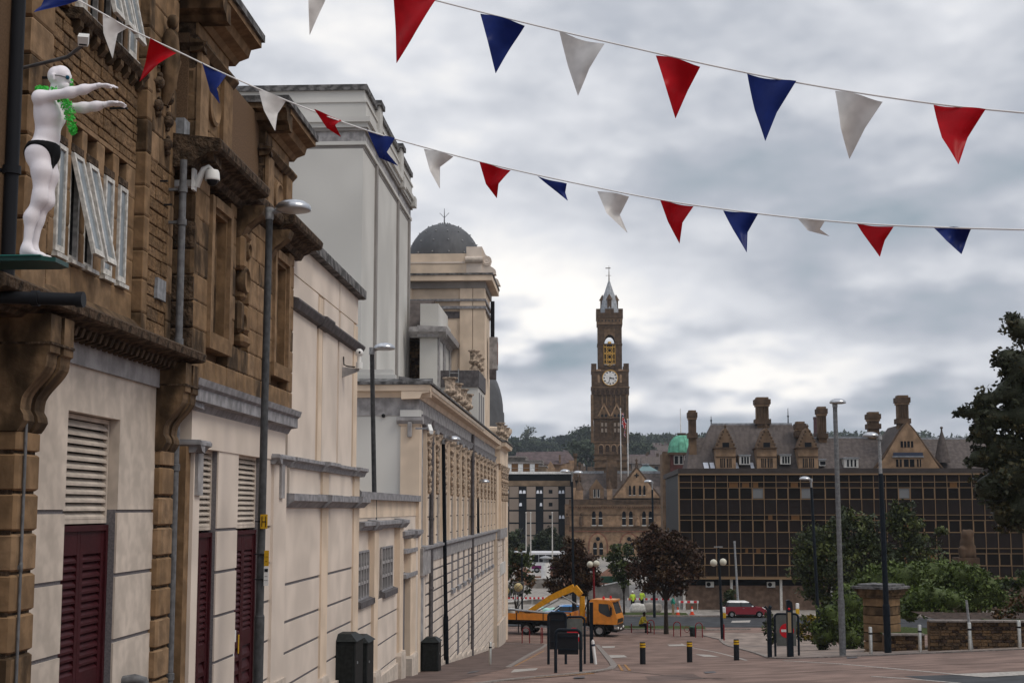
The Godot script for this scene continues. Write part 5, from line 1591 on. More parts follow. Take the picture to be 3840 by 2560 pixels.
func make_city_hall() -> void:
	var D := 290.0
	cd = D
	cv = 1900.0
	var h := thing("city_hall", "gothic sandstone civic hall with steep slate roof, central gable and lancet windows", "building", Vector3(xp(2340), 0.42, -D))
	sb(h, "wall", xp(2138), xp(2600), 0.2, yp(1872), D, D + 18, M.far_stone_l)
	sb(h, "corner_turret", xp(2118), xp(2140), 0.2, yp(1890), D + 1, D + 6, M.far_stone_l)
	# steep roof with pale ridge
	var g := Geo.new()
	g.prism(PackedVector2Array([Vector2(D + 1.0, yp(1874)), Vector2(D + 19, yp(1874)), Vector2(D + 9.5, yp(1774) + 0.3)]), Vector3(xp(2150), 0, 0), Vector3(0, 0, -1), Vector3.UP, Vector3(xp(2600) - xp(2150), 0, 0))
	part(h, "roof", g, M.far_roof)
	sb(h, "ridge", xp(2180), xp(2268), yp(1771), yp(1766) + 0.25, D + 9.2, D + 9.9, M.spire_lead)
	sb(h, "ridge", xp(2305), xp(2545), yp(1771), yp(1766) + 0.25, D + 9.2, D + 9.9, M.spire_lead)
	# bands
	for s in [[1893, 1872, 0.4, "far_stone_d"], [1899, 1893, 0.9, "far_stone"], [1903, 1899, 0.55, "red_band"], [1978, 1975, 0.35, "far_stone_d"], [1990, 1978, 0.12, "far_stone"], [1993, 1990, 0.3, "red_band"], [2104, 2096, 0.3, "far_stone_d"], [1931, 1929, 0.12, "far_stone_d"]]:
		sb(h, "string_course", xp(2134), xp(2600), yp(s[0]), yp(s[1]), D - s[2], D, M[s[3]])
	for i in 46:
		sb(h, "corbel", xp(2145 + i * 8.8), xp(2149 + i * 8.8), yp(1903), yp(1899) - 0.01, D - 0.8, D - 0.4, M.far_stone_l)
	for i in 30:
		sb(h, "baluster", xp(2302 + i * 6.0), xp(2304.6 + i * 6.0), yp(1884), yp(1875), D - 0.5, D - 0.42, M.far_stone_d)
	# lancets of the main floor, with a niche
	for s in [2220, 2245, 2333, 2358.5, 2408, 2432, 2528]:
		lancet(h, xp(s), xp(s + 14), yp(1968), yp(1916), D)
	flat_shape(h, "niche", pointed(xp(2381), xp(2401), yp(1972), yp(1914)), D - 0.2, 0.2, M.far_stone_l)
	var st := Geo.new()
	st.tube([Vector3(xp(2391), yp(1970), -D + 0.5), Vector3(xp(2391), yp(1945), -D + 0.5)], [0.5, 0.35], 8)
	st.ball(Vector3(xp(2391), yp(1941), -D + 0.5), Vector3(0.25, 0.3, 0.25), 8, 6)
	part(h, "niche_statue", st, M.far_stone_l)
	for s in [2127, 2180]:
		var sg := Geo.new()
		sg.tube([Vector3(xp(s), yp(1968), -D + 0.5), Vector3(xp(s), yp(1935), -D + 0.5)], [0.5, 0.35], 8)
		sg.ball(Vector3(xp(s), yp(1928), -D + 0.5), Vector3(0.25, 0.3, 0.25), 8, 6)
		part(h, "niche_statue", sg, M.far_stone_d)
	# big pointed arches of the lower floor
	for s in [2242, 2358, 2474]:
		var o := shell(h, "arch")
		flat_shape(o, "outer_arch", pointed(xp(s - 37), xp(s + 37), yp(2085), yp(1996), 0.65), D - 0.25, 0.25, M.red_band)
		flat_shape(o, "inner_arch", pointed(xp(s - 32), xp(s + 32), yp(2085), yp(2001), 0.65), D - 0.30, 0.05, M.far_stone_l)
		flat_shape(o, "tympanum", pointed(xp(s - 25), xp(s + 25), yp(2085), yp(2010), 0.65), D - 0.33, 0.03, M.far_stone_l)
		for k in [-1, 1]:
			flat_shape(o, "pane", pointed(xp(s + k * 11.5 - 7), xp(s + k * 11.5 + 7), yp(2080), yp(2032)), D - 0.36, 0.03, M.dark_glass)
			bx(o, "bar", Vector3(xp(s + k * 11.5 - 7), yp(2057), -D + 0.37), Vector3(xp(s + k * 11.5 + 7), yp(2055), -D + 0.4), M.white_paint)
		var rg := Geo.new()
		rg.tube([Vector3(xp(s), yp(2020), -D + 0.3), Vector3(xp(s), yp(2020), -D + 0.38)], 0.42, 10)
		part(o, "oculus", rg, M.dark_glass)
	# central gable with paired windows and a cross opening
	var gb := shell(h, "gable")
	flat_shape(gb, "gable_coping", PackedVector2Array([Vector2(xp(2295), yp(1868)), Vector2(xp(2483), yp(1868)), Vector2(xp(2389), yp(1747))]), D - 0.35, 9.0, M.far_stone_d)
	flat_shape(gb, "gable_wall", PackedVector2Array([Vector2(xp(2303), yp(1867)), Vector2(xp(2475), yp(1867)), Vector2(xp(2389), yp(1757))]), D - 0.5, 0.15, M.far_stone_l)
	for s in [2371, 2409]:
		flat_shape(gb, "gable_arch", pointed(xp(s - 18), xp(s + 18), yp(1835), yp(1803), 0.5), D - 0.62, 0.12, M.far_stone_l)
		for k in [-1, 1]:
			flat_shape(gb, "pane", pointed(xp(s + k * 8 - 4), xp(s + k * 8 + 4), yp(1856), yp(1820)), D - 0.68, 0.06, M.dark_glass)
			bx(gb, "sill", Vector3(xp(s + k * 8 - 5), yp(1858), -D + 0.6), Vector3(xp(s + k * 8 + 5), yp(1856), -D + 0.72), M.white_wood)
	bx(gb, "cross_opening", Vector3(xp(2380), yp(1785), -D + 0.5), Vector3(xp(2397), yp(1780), -D + 0.56), M.black_iron)
	bx(gb, "cross_opening", Vector3(xp(2386), yp(1791), -D + 0.5), Vector3(xp(2391), yp(1774), -D + 0.565), M.black_iron)
	var fin := Geo.new()
	fin.tube([Vector3(xp(2389), yp(1752), -D), Vector3(xp(2389), yp(1720), -D)], [0.35, 0.1], 6)
	fin.box(Vector3(xp(2383), yp(1729), -D - 0.15), Vector3(xp(2395), yp(1725), -D + 0.15))
	part(gb, "finial", fin, M.far_stone_d)
	# dormer, pinnacles, chimneys
	for s in [2238, 2545]:
		var dm := shell(h, "dormer")
		flat_shape(dm, "dormer_gable", PackedVector2Array([Vector2(xp(s - 27), yp(1870)), Vector2(xp(s + 27), yp(1870)), Vector2(xp(s + 27), yp(1832)), Vector2(xp(s), yp(1795)), Vector2(xp(s - 27), yp(1832))]), D - 0.1, 6.0, M.far_stone)
		for k in [-1, 1]:
			bx(dm, "frame", Vector3(xp(s + k * 7 - 5), yp(1866), -D + 0.1), Vector3(xp(s + k * 7 + 5), yp(1836), -D + 0.17), M.white_wood)
			bx(dm, "pane", Vector3(xp(s + k * 7 - 3.6), yp(1864), -D + 0.17), Vector3(xp(s + k * 7 + 3.6), yp(1834), -D + 0.2), M.dark_glass)
	for s in [[2287, 10, 1795], [2490, 10, 1800], [2172, 15, 1800], [2152, 9, 1790]]:
		var p := shell(h, "pinnacle")
		sb(p, "shaft", xp(s[0] - s[1]), xp(s[0] + s[1]), yp(1874), yp(s[2] + 38), D - 0.2, D + 1.4, M.far_stone_l)
		var pg := Geo.new()
		pg.lathe([Vector2((xp(s[0] + s[1]) - xp(s[0])) * 1.3, yp(s[2] + 38)), Vector2(0.02, yp(s[2]))], Vector3(xp(s[0]), 0, -D - 0.6), 4)
		part(p, "cap", pg, M.far_stone_d)
	for s in [[2276, 2318, 1690, 1874], [2150, 2166, 1696, 1800], [2168, 2180, 1730, 1800], [2494, 2522, 1690, 1790]]:
		var c := shell(h, "chimney")
		sb(c, "stack", xp(s[0] + 3), xp(s[1] - 3), yp(s[3]), yp(s[2] + 6), D + 5, D + 8, M.far_stone)
		sb(c, "stack_cap", xp(s[0]), xp(s[1]), yp(s[2] + 12), yp(s[2]), D + 4.4, D + 8.6, M.far_stone_d)
		sb(c, "stack_base", xp(s[0]), xp(s[1]), yp(s[3]), yp(s[2] + 58), D + 4.4, D + 8.6, M.far_stone_d)
	# glazed pyramid lantern on the roof
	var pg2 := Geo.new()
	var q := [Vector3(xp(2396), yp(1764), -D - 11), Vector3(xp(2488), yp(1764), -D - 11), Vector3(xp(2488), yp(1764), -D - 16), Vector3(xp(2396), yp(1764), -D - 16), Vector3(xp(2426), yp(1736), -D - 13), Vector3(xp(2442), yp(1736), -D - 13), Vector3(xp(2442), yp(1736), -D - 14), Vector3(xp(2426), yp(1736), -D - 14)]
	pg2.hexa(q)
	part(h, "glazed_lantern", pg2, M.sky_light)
	sb(h, "lantern_cap", xp(2420), xp(2448), yp(1736), yp(1731), D + 12.5, D + 14.5, M.spire_lead)
	make_clock_tower()

func make_clock_tower() -> void:
	var D := 306.0
	cd = D
	cv = 1500.0
	var t := thing("clock_tower", "tall dark stone clock tower with white clock face, gold lattice and pointed spire", "tower", Vector3(xp(2289), 0.42, -D - 4))
	var cx: float = xp(2289)
	var dk: Material = M.far_stone_d
	var md: Material = M.far_stone
	var S := func(p: Node, called: String, hw_px: float, v0: float, v1: float, m: Material):
		var hw: float = xp(2289 + hw_px) - cx
		bx(p, called, Vector3(cx - hw, yp(v0), -(D + 4 + hw)), Vector3(cx + hw, yp(v1), -(D + 4 - hw)), m)
	var FD := func(hw_px: float): return D + 4 - (xp(2289 + hw_px) - cx)   # distance of the front face for a half width
	S.call(t, "shaft", 60, 2120, 1655, md)
	S.call(t, "shaft", 62, 1655, 1565, dk)
	S.call(t, "shaft", 66, 1565, 1480, dk)
	S.call(t, "corbel_stage", 71, 1480, 1452, dk)
	S.call(t, "clock_stage", 70, 1452, 1390, dk)
	for s in [[64, 1725, 1720], [65, 1753, 1749], [64, 1660, 1655], [67, 1568, 1563], [73, 1454, 1450], [72, 1392, 1388], [64, 1704, 1701]]:
		S.call(t, "string_course", s[0], s[1], s[2], md)
	# corner crenels of the clock stage
	for a in [-1, 1]:
		for b in [-1, 1]:
			var hw: float = xp(2289 + 71) - cx
			var w := 1.15
			var x0: float = cx + a * (hw - w / 2)
			var z0: float = -(D + 4) + b * (hw - w / 2)
			bx(t, "crenel", Vector3(x0 - w / 2, yp(1388), z0 - w / 2), Vector3(x0 + w / 2, yp(1363), z0 + w / 2), dk)
	# belfry shaft: four corner legs with an open arch between
	var bw: float = xp(2289 + 46) - cx
	for a in [-1, 1]:
		for b in [-1, 1]:
			var lw := 1.45
			bx(t, "belfry_leg", Vector3(cx + a * (bw - lw / 2) - lw / 2, yp(1390), -(D + 4) + b * (bw - lw / 2) - lw / 2), Vector3(cx + a * (bw - lw / 2) + lw / 2, yp(1225), -(D + 4) + b * (bw - lw / 2) + lw / 2), dk)
	for b in [-1, 1]:   # arch heads front, back and sides
		var hw2 := bw - 0.15
		var poly := PackedVector2Array()
		var yt: float = yp(1222)
		var ys: float = yp(1278)
		var ya: float = yp(1252)
		var ow: float = xp(2289 + 19) - cx
		poly.append_array([Vector2(-hw2, ys), Vector2(-ow, ys)])
		for i in 7:
			var k := i / 6.0
			poly.append(Vector2(-ow + ow * (1.0 - cos(k * PI / 2)), ys + (ya - ys) * sin(k * PI / 2)))
		for i in 6:
			var k := 1.0 - (i + 1) / 6.0
			poly.append(Vector2(ow - ow * (1.0 - cos(k * PI / 2)), ys + (ya - ys) * sin(k * PI / 2)))
		poly.append_array([Vector2(hw2, ys), Vector2(hw2, yt), Vector2(-hw2, yt)])
		var g := Geo.new()
		g.prism(poly, Vector3(cx, 0, -(D + 4) + b * (bw - 0.35) - 0.25), Vector3.RIGHT, Vector3.UP, Vector3(0, 0, 0.5))
		part(t, "belfry_arch", g, md)
		var g2 := Geo.new()
		g2.prism(poly, Vector3(cx + b * (bw - 0.35) - 0.25, 0, -(D + 4)), Vector3(0, 0, 1), Vector3.UP, Vector3(0.5, 0, 0))
		part(t, "belfry_arch", g2, md)
	S.call(t, "string_course", 48, 1290, 1286, dk)
	S.call(t, "belfry_floor", 44, 1390, 1365, dk)
	# gold lattice panels
	for b in [1]:
		var o := shell(t, "gold_lattice")
		var f: float = FD.call(46) - 0.0
		var x0: float = xp(2266)
		var x1: float = xp(2309)
		for i in 4:
			var x := lerpf(x0, x1, [0.0, 0.2, 0.78, 0.97][i])
			bx(o, "lattice_bar", Vector3(x, yp(1363), -f), Vector3(x + 0.11, yp(1287), -f + 0.1), M.gold)
		for v in [1288, 1300, 1322, 1326, 1347, 1362]:
			bx(o, "lattice_bar", Vector3(x0, yp(v), -f - 0.01), Vector3(x1, yp(v) + 0.13, -f + 0.09), M.gold)
		for v in [1311, 1336, 1357]:
			for r in [0.72, 0.42]:
				var pts := []
				for i in 17: pts.append(Vector3(cx - 0.05 + r * cos(TAU * i / 16), yp(v) + r * sin(TAU * i / 16), -f + 0.05))
				var g := Geo.new()
				g.tube(pts, 0.075, 5, false)
				part(o, "lattice_ring", g, M.gold)
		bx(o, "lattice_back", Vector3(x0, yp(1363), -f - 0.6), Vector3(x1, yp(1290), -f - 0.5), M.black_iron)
		var fg := Geo.new()
		fg.ball(Vector3(cx - 0.05, yp(1283), -f), Vector3(0.45, 0.35, 0.15), 8, 6)
		part(o, "lattice_crest", fg, M.gold)
	# machicolated parapet and spire
	S.call(t, "parapet_base", 46, 1228, 1214, dk)
	S.call(t, "parapet_base", 49, 1214, 1190, md)
	S.call(t, "parapet", 51, 1190, 1170, dk)
	for i in 7:
		var f: float = FD.call(51)
		bx(t, "parapet_hole", Vector3(xp(2246 + i * 13), yp(1203), -f - 0.05), Vector3(xp(2250 + i * 13), yp(1197), -f + 0.02), M.black_iron)
	for a in [-1, 0, 1]:
		for b in [-1, 0, 1]:
			if a == 0 and b == 0: continue
			var hw: float = xp(2289 + 51) - cx
			var w := 1.05 if a != 0 and b != 0 else 1.9
			var wx := w if b != 0 else 0.5
			var wz := w if a != 0 else 0.5
			if a != 0 and b != 0:
				wx = 0.95
				wz = 0.95
			bx(t, "merlon", Vector3(cx + a * (hw - wx / 2) - wx / 2, yp(1171), -(D + 4) + b * (hw - wz / 2) - wz / 2), Vector3(cx + a * (hw - wx / 2) + wx / 2, yp(1155), -(D + 4) + b * (hw - wz / 2) + wz / 2), dk)
	var sp := Geo.new()
	var sw: float = xp(2289 + 31) - cx
	sp.lathe([Vector2(sw * 1.25, yp(1172)), Vector2(sw * 1.0, yp(1120)), Vector2(sw * 0.55, yp(1085)), Vector2(0.12, yp(1040)), Vector2(0.06, yp(1022))], Vector3(cx, 0, -(D + 4)), 8)
	part(t, "spire", sp, M.spire_lead)
	for s in [[0, 1], [1, 0], [-1, 0]]:
		var dg := Geo.new()
		var dx: float = s[0] * sw * 0.85
		var dzz: float = s[1] * sw * 0.85
		dg.box(Vector3(cx + dx - 0.45, yp(1150), -(D + 4) + dzz - 0.45), Vector3(cx + dx + 0.45, yp(1118), -(D + 4) + dzz + 0.45))
		dg.lathe([Vector2(0.75, yp(1118)), Vector2(0.03, yp(1095))], Vector3(cx + dx, 0, -(D + 4) + dzz), 4)
		part(t, "spire_dormer", dg, M.far_stone_d)
	var va := Geo.new()
	va.tube([Vector3(cx, yp(1045), -(D + 4)), Vector3(cx, yp(985), -(D + 4))], [0.16, 0.04], 6)
	va.box(Vector3(cx - 0.7, yp(1023), -(D + 4.06)), Vector3(cx + 0.5, yp(1022), -(D + 3.94)))
	va.box(Vector3(cx - 0.75, yp(996), -(D + 4.06)), Vector3(cx + 0.35, yp(993), -(D + 3.94)))
	part(t, "weather_vane", va, M.far_stone_d)
	# clock face with numerals and hands
	var f: float = FD.call(70)
	var cy: float = yp(1417)
	var clk := shell(t, "clock")
	var cg := Geo.new()
	cg.lathe([Vector2(1.72, 0), Vector2(1.72, 0.12), Vector2(1.6, 0.16), Vector2(1.56, 0.08)], Vector3(cx, cy, -f), 40, Vector3.BACK)
	part(clk, "clock_rim", cg, M.gold)
	cg = Geo.new()
	cg.lathe([Vector2(1.58, 0.0), Vector2(1.58, 0.07), Vector2(0, 0.07)], Vector3(cx, cy, -f), 40, Vector3.BACK)
	part(clk, "clock_face", cg, M.white_paint)
	for i in 12:
		var a := TAU * i / 12
		var n := Geo.new()
		for k in [-1, 0, 1]:
			if k == 0 and i % 3 == 1: continue
			var dir := Vector3(sin(a + k * 0.07), cos(a + k * 0.07), 0)
			var sd := Vector3(dir.y, -dir.x, 0) * 0.045
			var p0 := Vector3(cx, cy, -f + 0.08) + dir * 1.12
			var p1 := Vector3(cx, cy, -f + 0.08) + dir * 1.46
			n.hexa([p0 - sd, p0 + sd, p0 + sd + Vector3(0, 0, -0.01), p0 - sd + Vector3(0, 0, -0.01), p1 - sd, p1 + sd, p1 + sd + Vector3(0, 0, -0.01), p1 - sd + Vector3(0, 0, -0.01)])
		part(clk, "numeral", n, M.black_iron)
	for s in [[deg_to_rad(103), 1.0, 0.12], [deg_to_rad(197), 1.35, 0.07]]:
		var dir := Vector3(sin(s[0]), cos(s[0]), 0)
		var sd: Vector3 = Vector3(dir.y, -dir.x, 0) * s[2]
		var n := Geo.new()
		var b := Vector3(cx, cy, -f + 0.1)
		n.quad(b - sd - dir * 0.2, b + sd - dir * 0.2, b + sd * 0.9 + dir * s[1] * 0.75, b - sd * 0.9 + dir * s[1] * 0.75)
		n.tri(b - sd * 1.6 + dir * s[1] * 0.7, b + sd * 1.6 + dir * s[1] * 0.7, b + dir * s[1])
		part(clk, "hand", n, M.black_iron)
	# blind openings either side of the clock
	for u in [2246, 2329]:
		flat_shape(t, "blind_slit", pointed(xp(u - 4), xp(u + 4), yp(1434), yp(1404)), f - 0.04, 0.05, M.far_stone_l)
		bx(t, "ledge", Vector3(xp(u - 9), yp(1388) - 0.2, -f), Vector3(xp(u + 9), yp(1385), -f + 0.2), M.far_stone_l)
	# corbel arches under the clock stage and narrow slits
	for i in 8:
		flat_shape(t, "corbel_arch", pointed(xp(2221 + i * 17.4), xp(2232 + i * 17.4), yp(1478), yp(1458)), FD.call(71) - 0.05, 0.06, M.wall_rubble)
	for u in [2256, 2272, 2289, 2307, 2325]:
		bx(t, "rib", Vector3(xp(u), yp(1520), -FD.call(66)), Vector3(xp(u + 5), yp(1480), -FD.call(66) + 0.15), M.far_stone)
	# twin gabled windows
	for u in [2265, 2313]:
		var o := shell(t, "belfry_window")
		var fw: float = FD.call(66)
		flat_shape(o, "gablet", PackedVector2Array([Vector2(xp(u - 25), yp(1560)), Vector2(xp(u), yp(1510)), Vector2(xp(u + 25), yp(1560)), Vector2(xp(u + 19), yp(1560)), Vector2(xp(u), yp(1522)), Vector2(xp(u - 19), yp(1560))]), fw - 0.25, 0.3, M.far_stone_l)
		flat_shape(o, "arch_back", pointed(xp(u - 18), xp(u + 18), yp(1566), yp(1532), 0.8), fw - 0.1, 0.11, M.far_stone)
		for k in [-1, 1]:
			var xx: float = xp(u + k * 7)
			flat_shape(o, "light", pointed(xx - 0.26, xx + 0.26, yp(1563), yp(1552)), fw - 0.14, 0.04, M.black_iron)
			var fl: float = FD.call(62)
			for v in [[1598, 1585], [1620, 1606]]:
				bx(o, "louvre_pane", Vector3(xx - 0.22, yp(v[0]), -fl), Vector3(xx + 0.22, yp(v[1]), -fl + 0.1), M.hotel_p)
			for s in [-0.42, 0.36]:
				bx(o, "mullion", Vector3(xx + s, yp(1640), -fl), Vector3(xx + s + 0.08, yp(1568), -fl + 0.2), M.far_stone)
	# arcade lower down
	for i in 4:
		var u := 2253.0 + i * 24.0
		flat_shape(t, "arcade_arch", pointed(xp(u - 11), xp(u + 11), yp(1700), yp(1663), 0.6), FD.call(60) - 0.2, 0.2, M.far_stone_l)
		flat_shape(t, "arcade_recess", pointed(xp(u - 8), xp(u + 8), yp(1702), yp(1668), 0.6), FD.call(60) - 0.24, 0.05, M.wall_rubble)
	# buttress strips on the corners
	for a in [-1, 1]:
		var hw: float = xp(2289 + 66) - cx
		bx(t, "corner_strip", Vector3(cx + a * hw - 0.45, yp(1660), -FD.call(66)), Vector3(cx + a * hw + 0.15, yp(1480), -FD.call(66) + 0.3), md)
	# flagpoles in front, one with a hanging union flag
	for s in [[2329, 1533, 1, "white flagpole with a hanging union flag in front of the clock tower"], [2356, 1572, 0, "bare white flagpole beside the clock tower"]]:
		var d := 297.0
		var p := at_d(s[0], 1766, d)
		var o := thing("flagpole", s[3], "flagpole", p)
		var g := Geo.new()
		var top := at_d(s[0] - 2, s[1], d)
		g.tube([p - Vector3(0, 6, 0), top], [0.13, 0.08], 8)
		g.ball(top, Vector3(0.16, 0.14, 0.16), 8, 6)
		part(o, "pole", g, M.white_paint)
	make_union_flag()

func make_union_flag() -> void:
	# a limp flag: folds hang from the pole; the print is the flag's own
	var w := 160
	var h := 80
	var im := Image.create(w, h, false, Image.FORMAT_RGB8)
	for y in h:
		for x in w:
			var fx := x - w / 2.0 + 0.5
			var fy := y - h / 2.0 + 0.5
			var c := Color(0.02, 0.06, 0.30)
			var dg := absf(absf(fx) * 0.5 - absf(fy)) / 1.118
			if dg < 8.0: c = Color(0.85, 0.84, 0.82)
			if dg < 3.0: c = Color(0.70, 0.03, 0.06)
			if absf(fx) < 13.0 or absf(fy) < 13.0: c = Color(0.85, 0.84, 0.82)
			if absf(fx) < 8.0 or absf(fy) < 8.0: c = Color(0.70, 0.03, 0.06)
			im.set_pixel(x, y, c)
	var m := StandardMaterial3D.new()
	m.resource_name = "union_flag"
	m.albedo_texture = ImageTexture.create_from_image(im)
	m.roughness = 0.9
	var d := 296.6
	var p := at_d(2329, 1548, d)
	var g := Geo.new()
	g.use_uv = true
	var n := 14
	var mm := 8
	var pt := func(i: int, j: int) -> Vector3:
		var s := float(i) / n
		var t := float(j) / mm
		var hang := s * s * 2.6 + s * 0.6
		return p + Vector3(0.15 + s * 1.05 - t * 0.25 * s + 0.28 * sin(s * 11.0 + t * 1.5), -t * 2.4 - hang * (1.0 - 0.15 * t) , 0.35 * sin(s * 9.0 + t * 2.0))
	for i in n:
		for j in mm:
			g.quad(pt.call(i, j + 1), pt.call(i + 1, j + 1), pt.call(i + 1, j), pt.call(i, j))
			var u0 := float(i) / n
			var u1 := float(i + 1) / n
			var v0 := float(j + 1) / mm
			var v1 := float(j) / mm
			g.uv.append_array([Vector2(u0, v0), Vector2(u1, v1), Vector2(u1, v0), Vector2(u0, v0), Vector2(u0, v1), Vector2(u1, v1)])
	var o := part(self, "union_flag", g, m)
	tag(o, "red white and blue union flag hanging limp on its pole", "flag")


# ---------- brown glass office block ----------
func make_office() -> void:
	var D := 138.0
	cd = D
	cv = 1900.0
	var o := thing("office_block", "flat roofed brown glass office block with thin tan mullions above a plain ground floor", "building", Vector3(xp(3100), 0.45, -D))
	var x0: float = xp(2547)
	var x1: float = x0 + 1.154 * 37
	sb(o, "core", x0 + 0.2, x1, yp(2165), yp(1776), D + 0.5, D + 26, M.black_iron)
	sb(o, "roof_fascia", x0 - 0.05, x1 + 0.2, yp(1776), yp(1757), D - 0.15, D + 26.2, M.office_fascia)
	sb(o, "roof_trim", x0 - 0.03, x1 + 0.2, yp(1781), yp(1776) - 0.003, D - 0.2, D, M.mullion)
	var rows := [1781.0, 1808.0, 1829.0, 1872.0, 1930.0, 1950.0, 1995.0, 2054.0, 2073.0, 2118.0, 2161.0]
	var r := RandomNumberGenerator.new()
	r.seed = 31
	var rest := Geo.new()
	for i in 37:
		var a := x0 + 0.05 + 1.154 * i
		for j in 10:
			var y1: float = yp(rows[j])
			var y0: float = yp(rows[j + 1])
			var kind := r.randf()
			var m: Material = M.office_glass
			if j in [3, 6, 9]: m = M.office_panel
			elif kind < 0.35: m = M.office_glass2
			if i < 29:
				var p := bx(o, "pane", Vector3(a + 0.03, y0 + 0.03, -D - 0.05), Vector3(a + 1.124, y1 - 0.03, -D + 0.0), m)
				p.rotation = Vector3(r.randf_range(-0.006, 0.006), r.randf_range(-0.006, 0.006), 0)
				if j in [2, 5, 8] and i % 2 == 0 and i > 1:
					var fr := shell(o, "opening_light")
					for q in [[a + 0.02, a + 0.09, y0, y1], [a + 1.06, a + 1.13, y0, y1], [a + 0.09, a + 1.06, y0, y0 + 0.07], [a + 0.09, a + 1.06, y1 - 0.07, y1]]:
						bx(fr, "light_frame", Vector3(q[0], q[2] + 0.02, -D + 0.001), Vector3(q[1], q[3] - 0.02, -D + 0.05), M.mullion)
				if j in [1, 2, 4, 5, 7, 8] and r.randf() < 0.09:
					bx(o, "curtain", Vector3(a + 0.08 + r.randf() * 0.4, y0 + 0.04, -D + 0.002), Vector3(a + 0.6 + r.randf() * 0.45, y1 - 0.04, -D + 0.006), M.curtain)
				elif j == 2 and i in [6, 10, 18]:
					bx(o, "blind", Vector3(a + 0.1, y0 + 0.1, -D + 0.002), Vector3(a + 1.05, y1 - 0.08, -D + 0.006), M.blind)
			else: rest.box(Vector3(a + 0.03, y0 + 0.03, -D - 0.05), Vector3(a + 1.124, y1 - 0.03, -D))
		bx(o, "mullion", Vector3(a - 0.025, yp(2161), -D - 0.02), Vector3(a + 0.025, yp(1781), -D + 0.07), M.mullion)
	part(o, "further_panes", rest, M.office_glass).set_meta("kind", "stuff")
	for j in 11:
		var y: float = yp(rows[j])
		bx(o, "transom", Vector3(x0, y - 0.026, -D - 0.02), Vector3(x1, y + 0.026, -D + 0.085), M.mullion)
	bx(o, "corner_post", Vector3(x0 - 0.06, yp(2161), -D - 0.3), Vector3(x0 + 0.03, yp(1781), -D + 0.1), M.mullion)
	sb(o, "floor_beam", x0 - 0.1, x1, yp(2170), yp(2163), D - 0.25, D + 0.5, M.mullion)
	# ground floor set back, with columns
	sb(o, "ground_wall", x0 + 0.4, x1, 0.2, yp(2196), D + 1.2, D + 3, M.office_wall)
	sb(o, "ground_windows", x0 + 0.4, x1, yp(2196), yp(2166), D + 1.3, D + 3, M.dark_glass)
	for u in [2558, 2735, 2920, 3110, 3300]:
		sb(o, "column", xp(u), xp(u + 9), 0.2, yp(2170), D + 0.15, D + 0.5, M.white_wood)
	for u in [2646, 2876]:
		var k := thing("air_conditioner", "white boxed air conditioner hung on the office ground floor wall", "air conditioner", Vector3(xp(u + 15), yp(2202), -D - 0.9), "air conditioners on the office wall")
		sb(k, "casing", xp(u), xp(u + 30), yp(2202), yp(2181), D + 0.8, D + 1.2, M.plastic_white)
		var g := Geo.new()
		g.lathe([Vector2(0.2, 0), Vector2(0.2, 0.03), Vector2(0.0, 0.03)], Vector3(xp(u + 10), yp(2191), -D - 0.8), 14, Vector3.BACK)
		part(k, "fan_grille", g, M.plastic_dark)
		sb(k, "bracket", xp(u + 2), xp(u + 28), yp(2204), yp(2202), D + 0.8, D + 1.25, M.black_iron)

# ---------- Victorian building behind it ----------
func stack_chimney(h: Node3D, u0: float, u1: float, v0: float, v1: float, vb: float, d: float) -> void:
	var c := shell(h, "chimney")
	var w: float = (xp(u1) - xp(u0)) * 0.12
	var dd: float = maxf(1.2, (xp(u1) - xp(u0)) * 0.8)
	sb(c, "shaft", xp(u0) + w, xp(u1) - w, yp(vb), yp(v0) - 0.4, d, d + dd, M.far_stone)
	for k in 4:
		var x: float = lerpf(xp(u0) + w, xp(u1) - w, (k + 0.5) / 4.0)
		sb(c, "flue_rib", x - 0.09, x + 0.09, yp(v1), yp(v0) - 0.4, d - 0.12, d, M.far_stone_d)
	sb(c, "cap", xp(u0), xp(u1), yp(v0) - 0.75, yp(v0) - 0.15, d - 0.35, d + dd + 0.35, M.far_stone_d)
	sb(c, "cap_top", xp(u0) + w, xp(u1) - w, yp(v0) - 0.15, yp(v0) + 0.1, d - 0.1, d + dd + 0.1, M.far_stone)
	sb(c, "necking", xp(u0) + w * 0.5, xp(u1) - w * 0.5, yp(v0) - 1.0, yp(v0) - 0.75, d - 0.2, d + dd + 0.2, M.far_stone_l)
	sb(c, "foot", xp(u0), xp(u1), yp(v1) - 0.3, yp(v1) + 0.3, d - 0.3, d + dd + 0.3, M.far_stone_d)

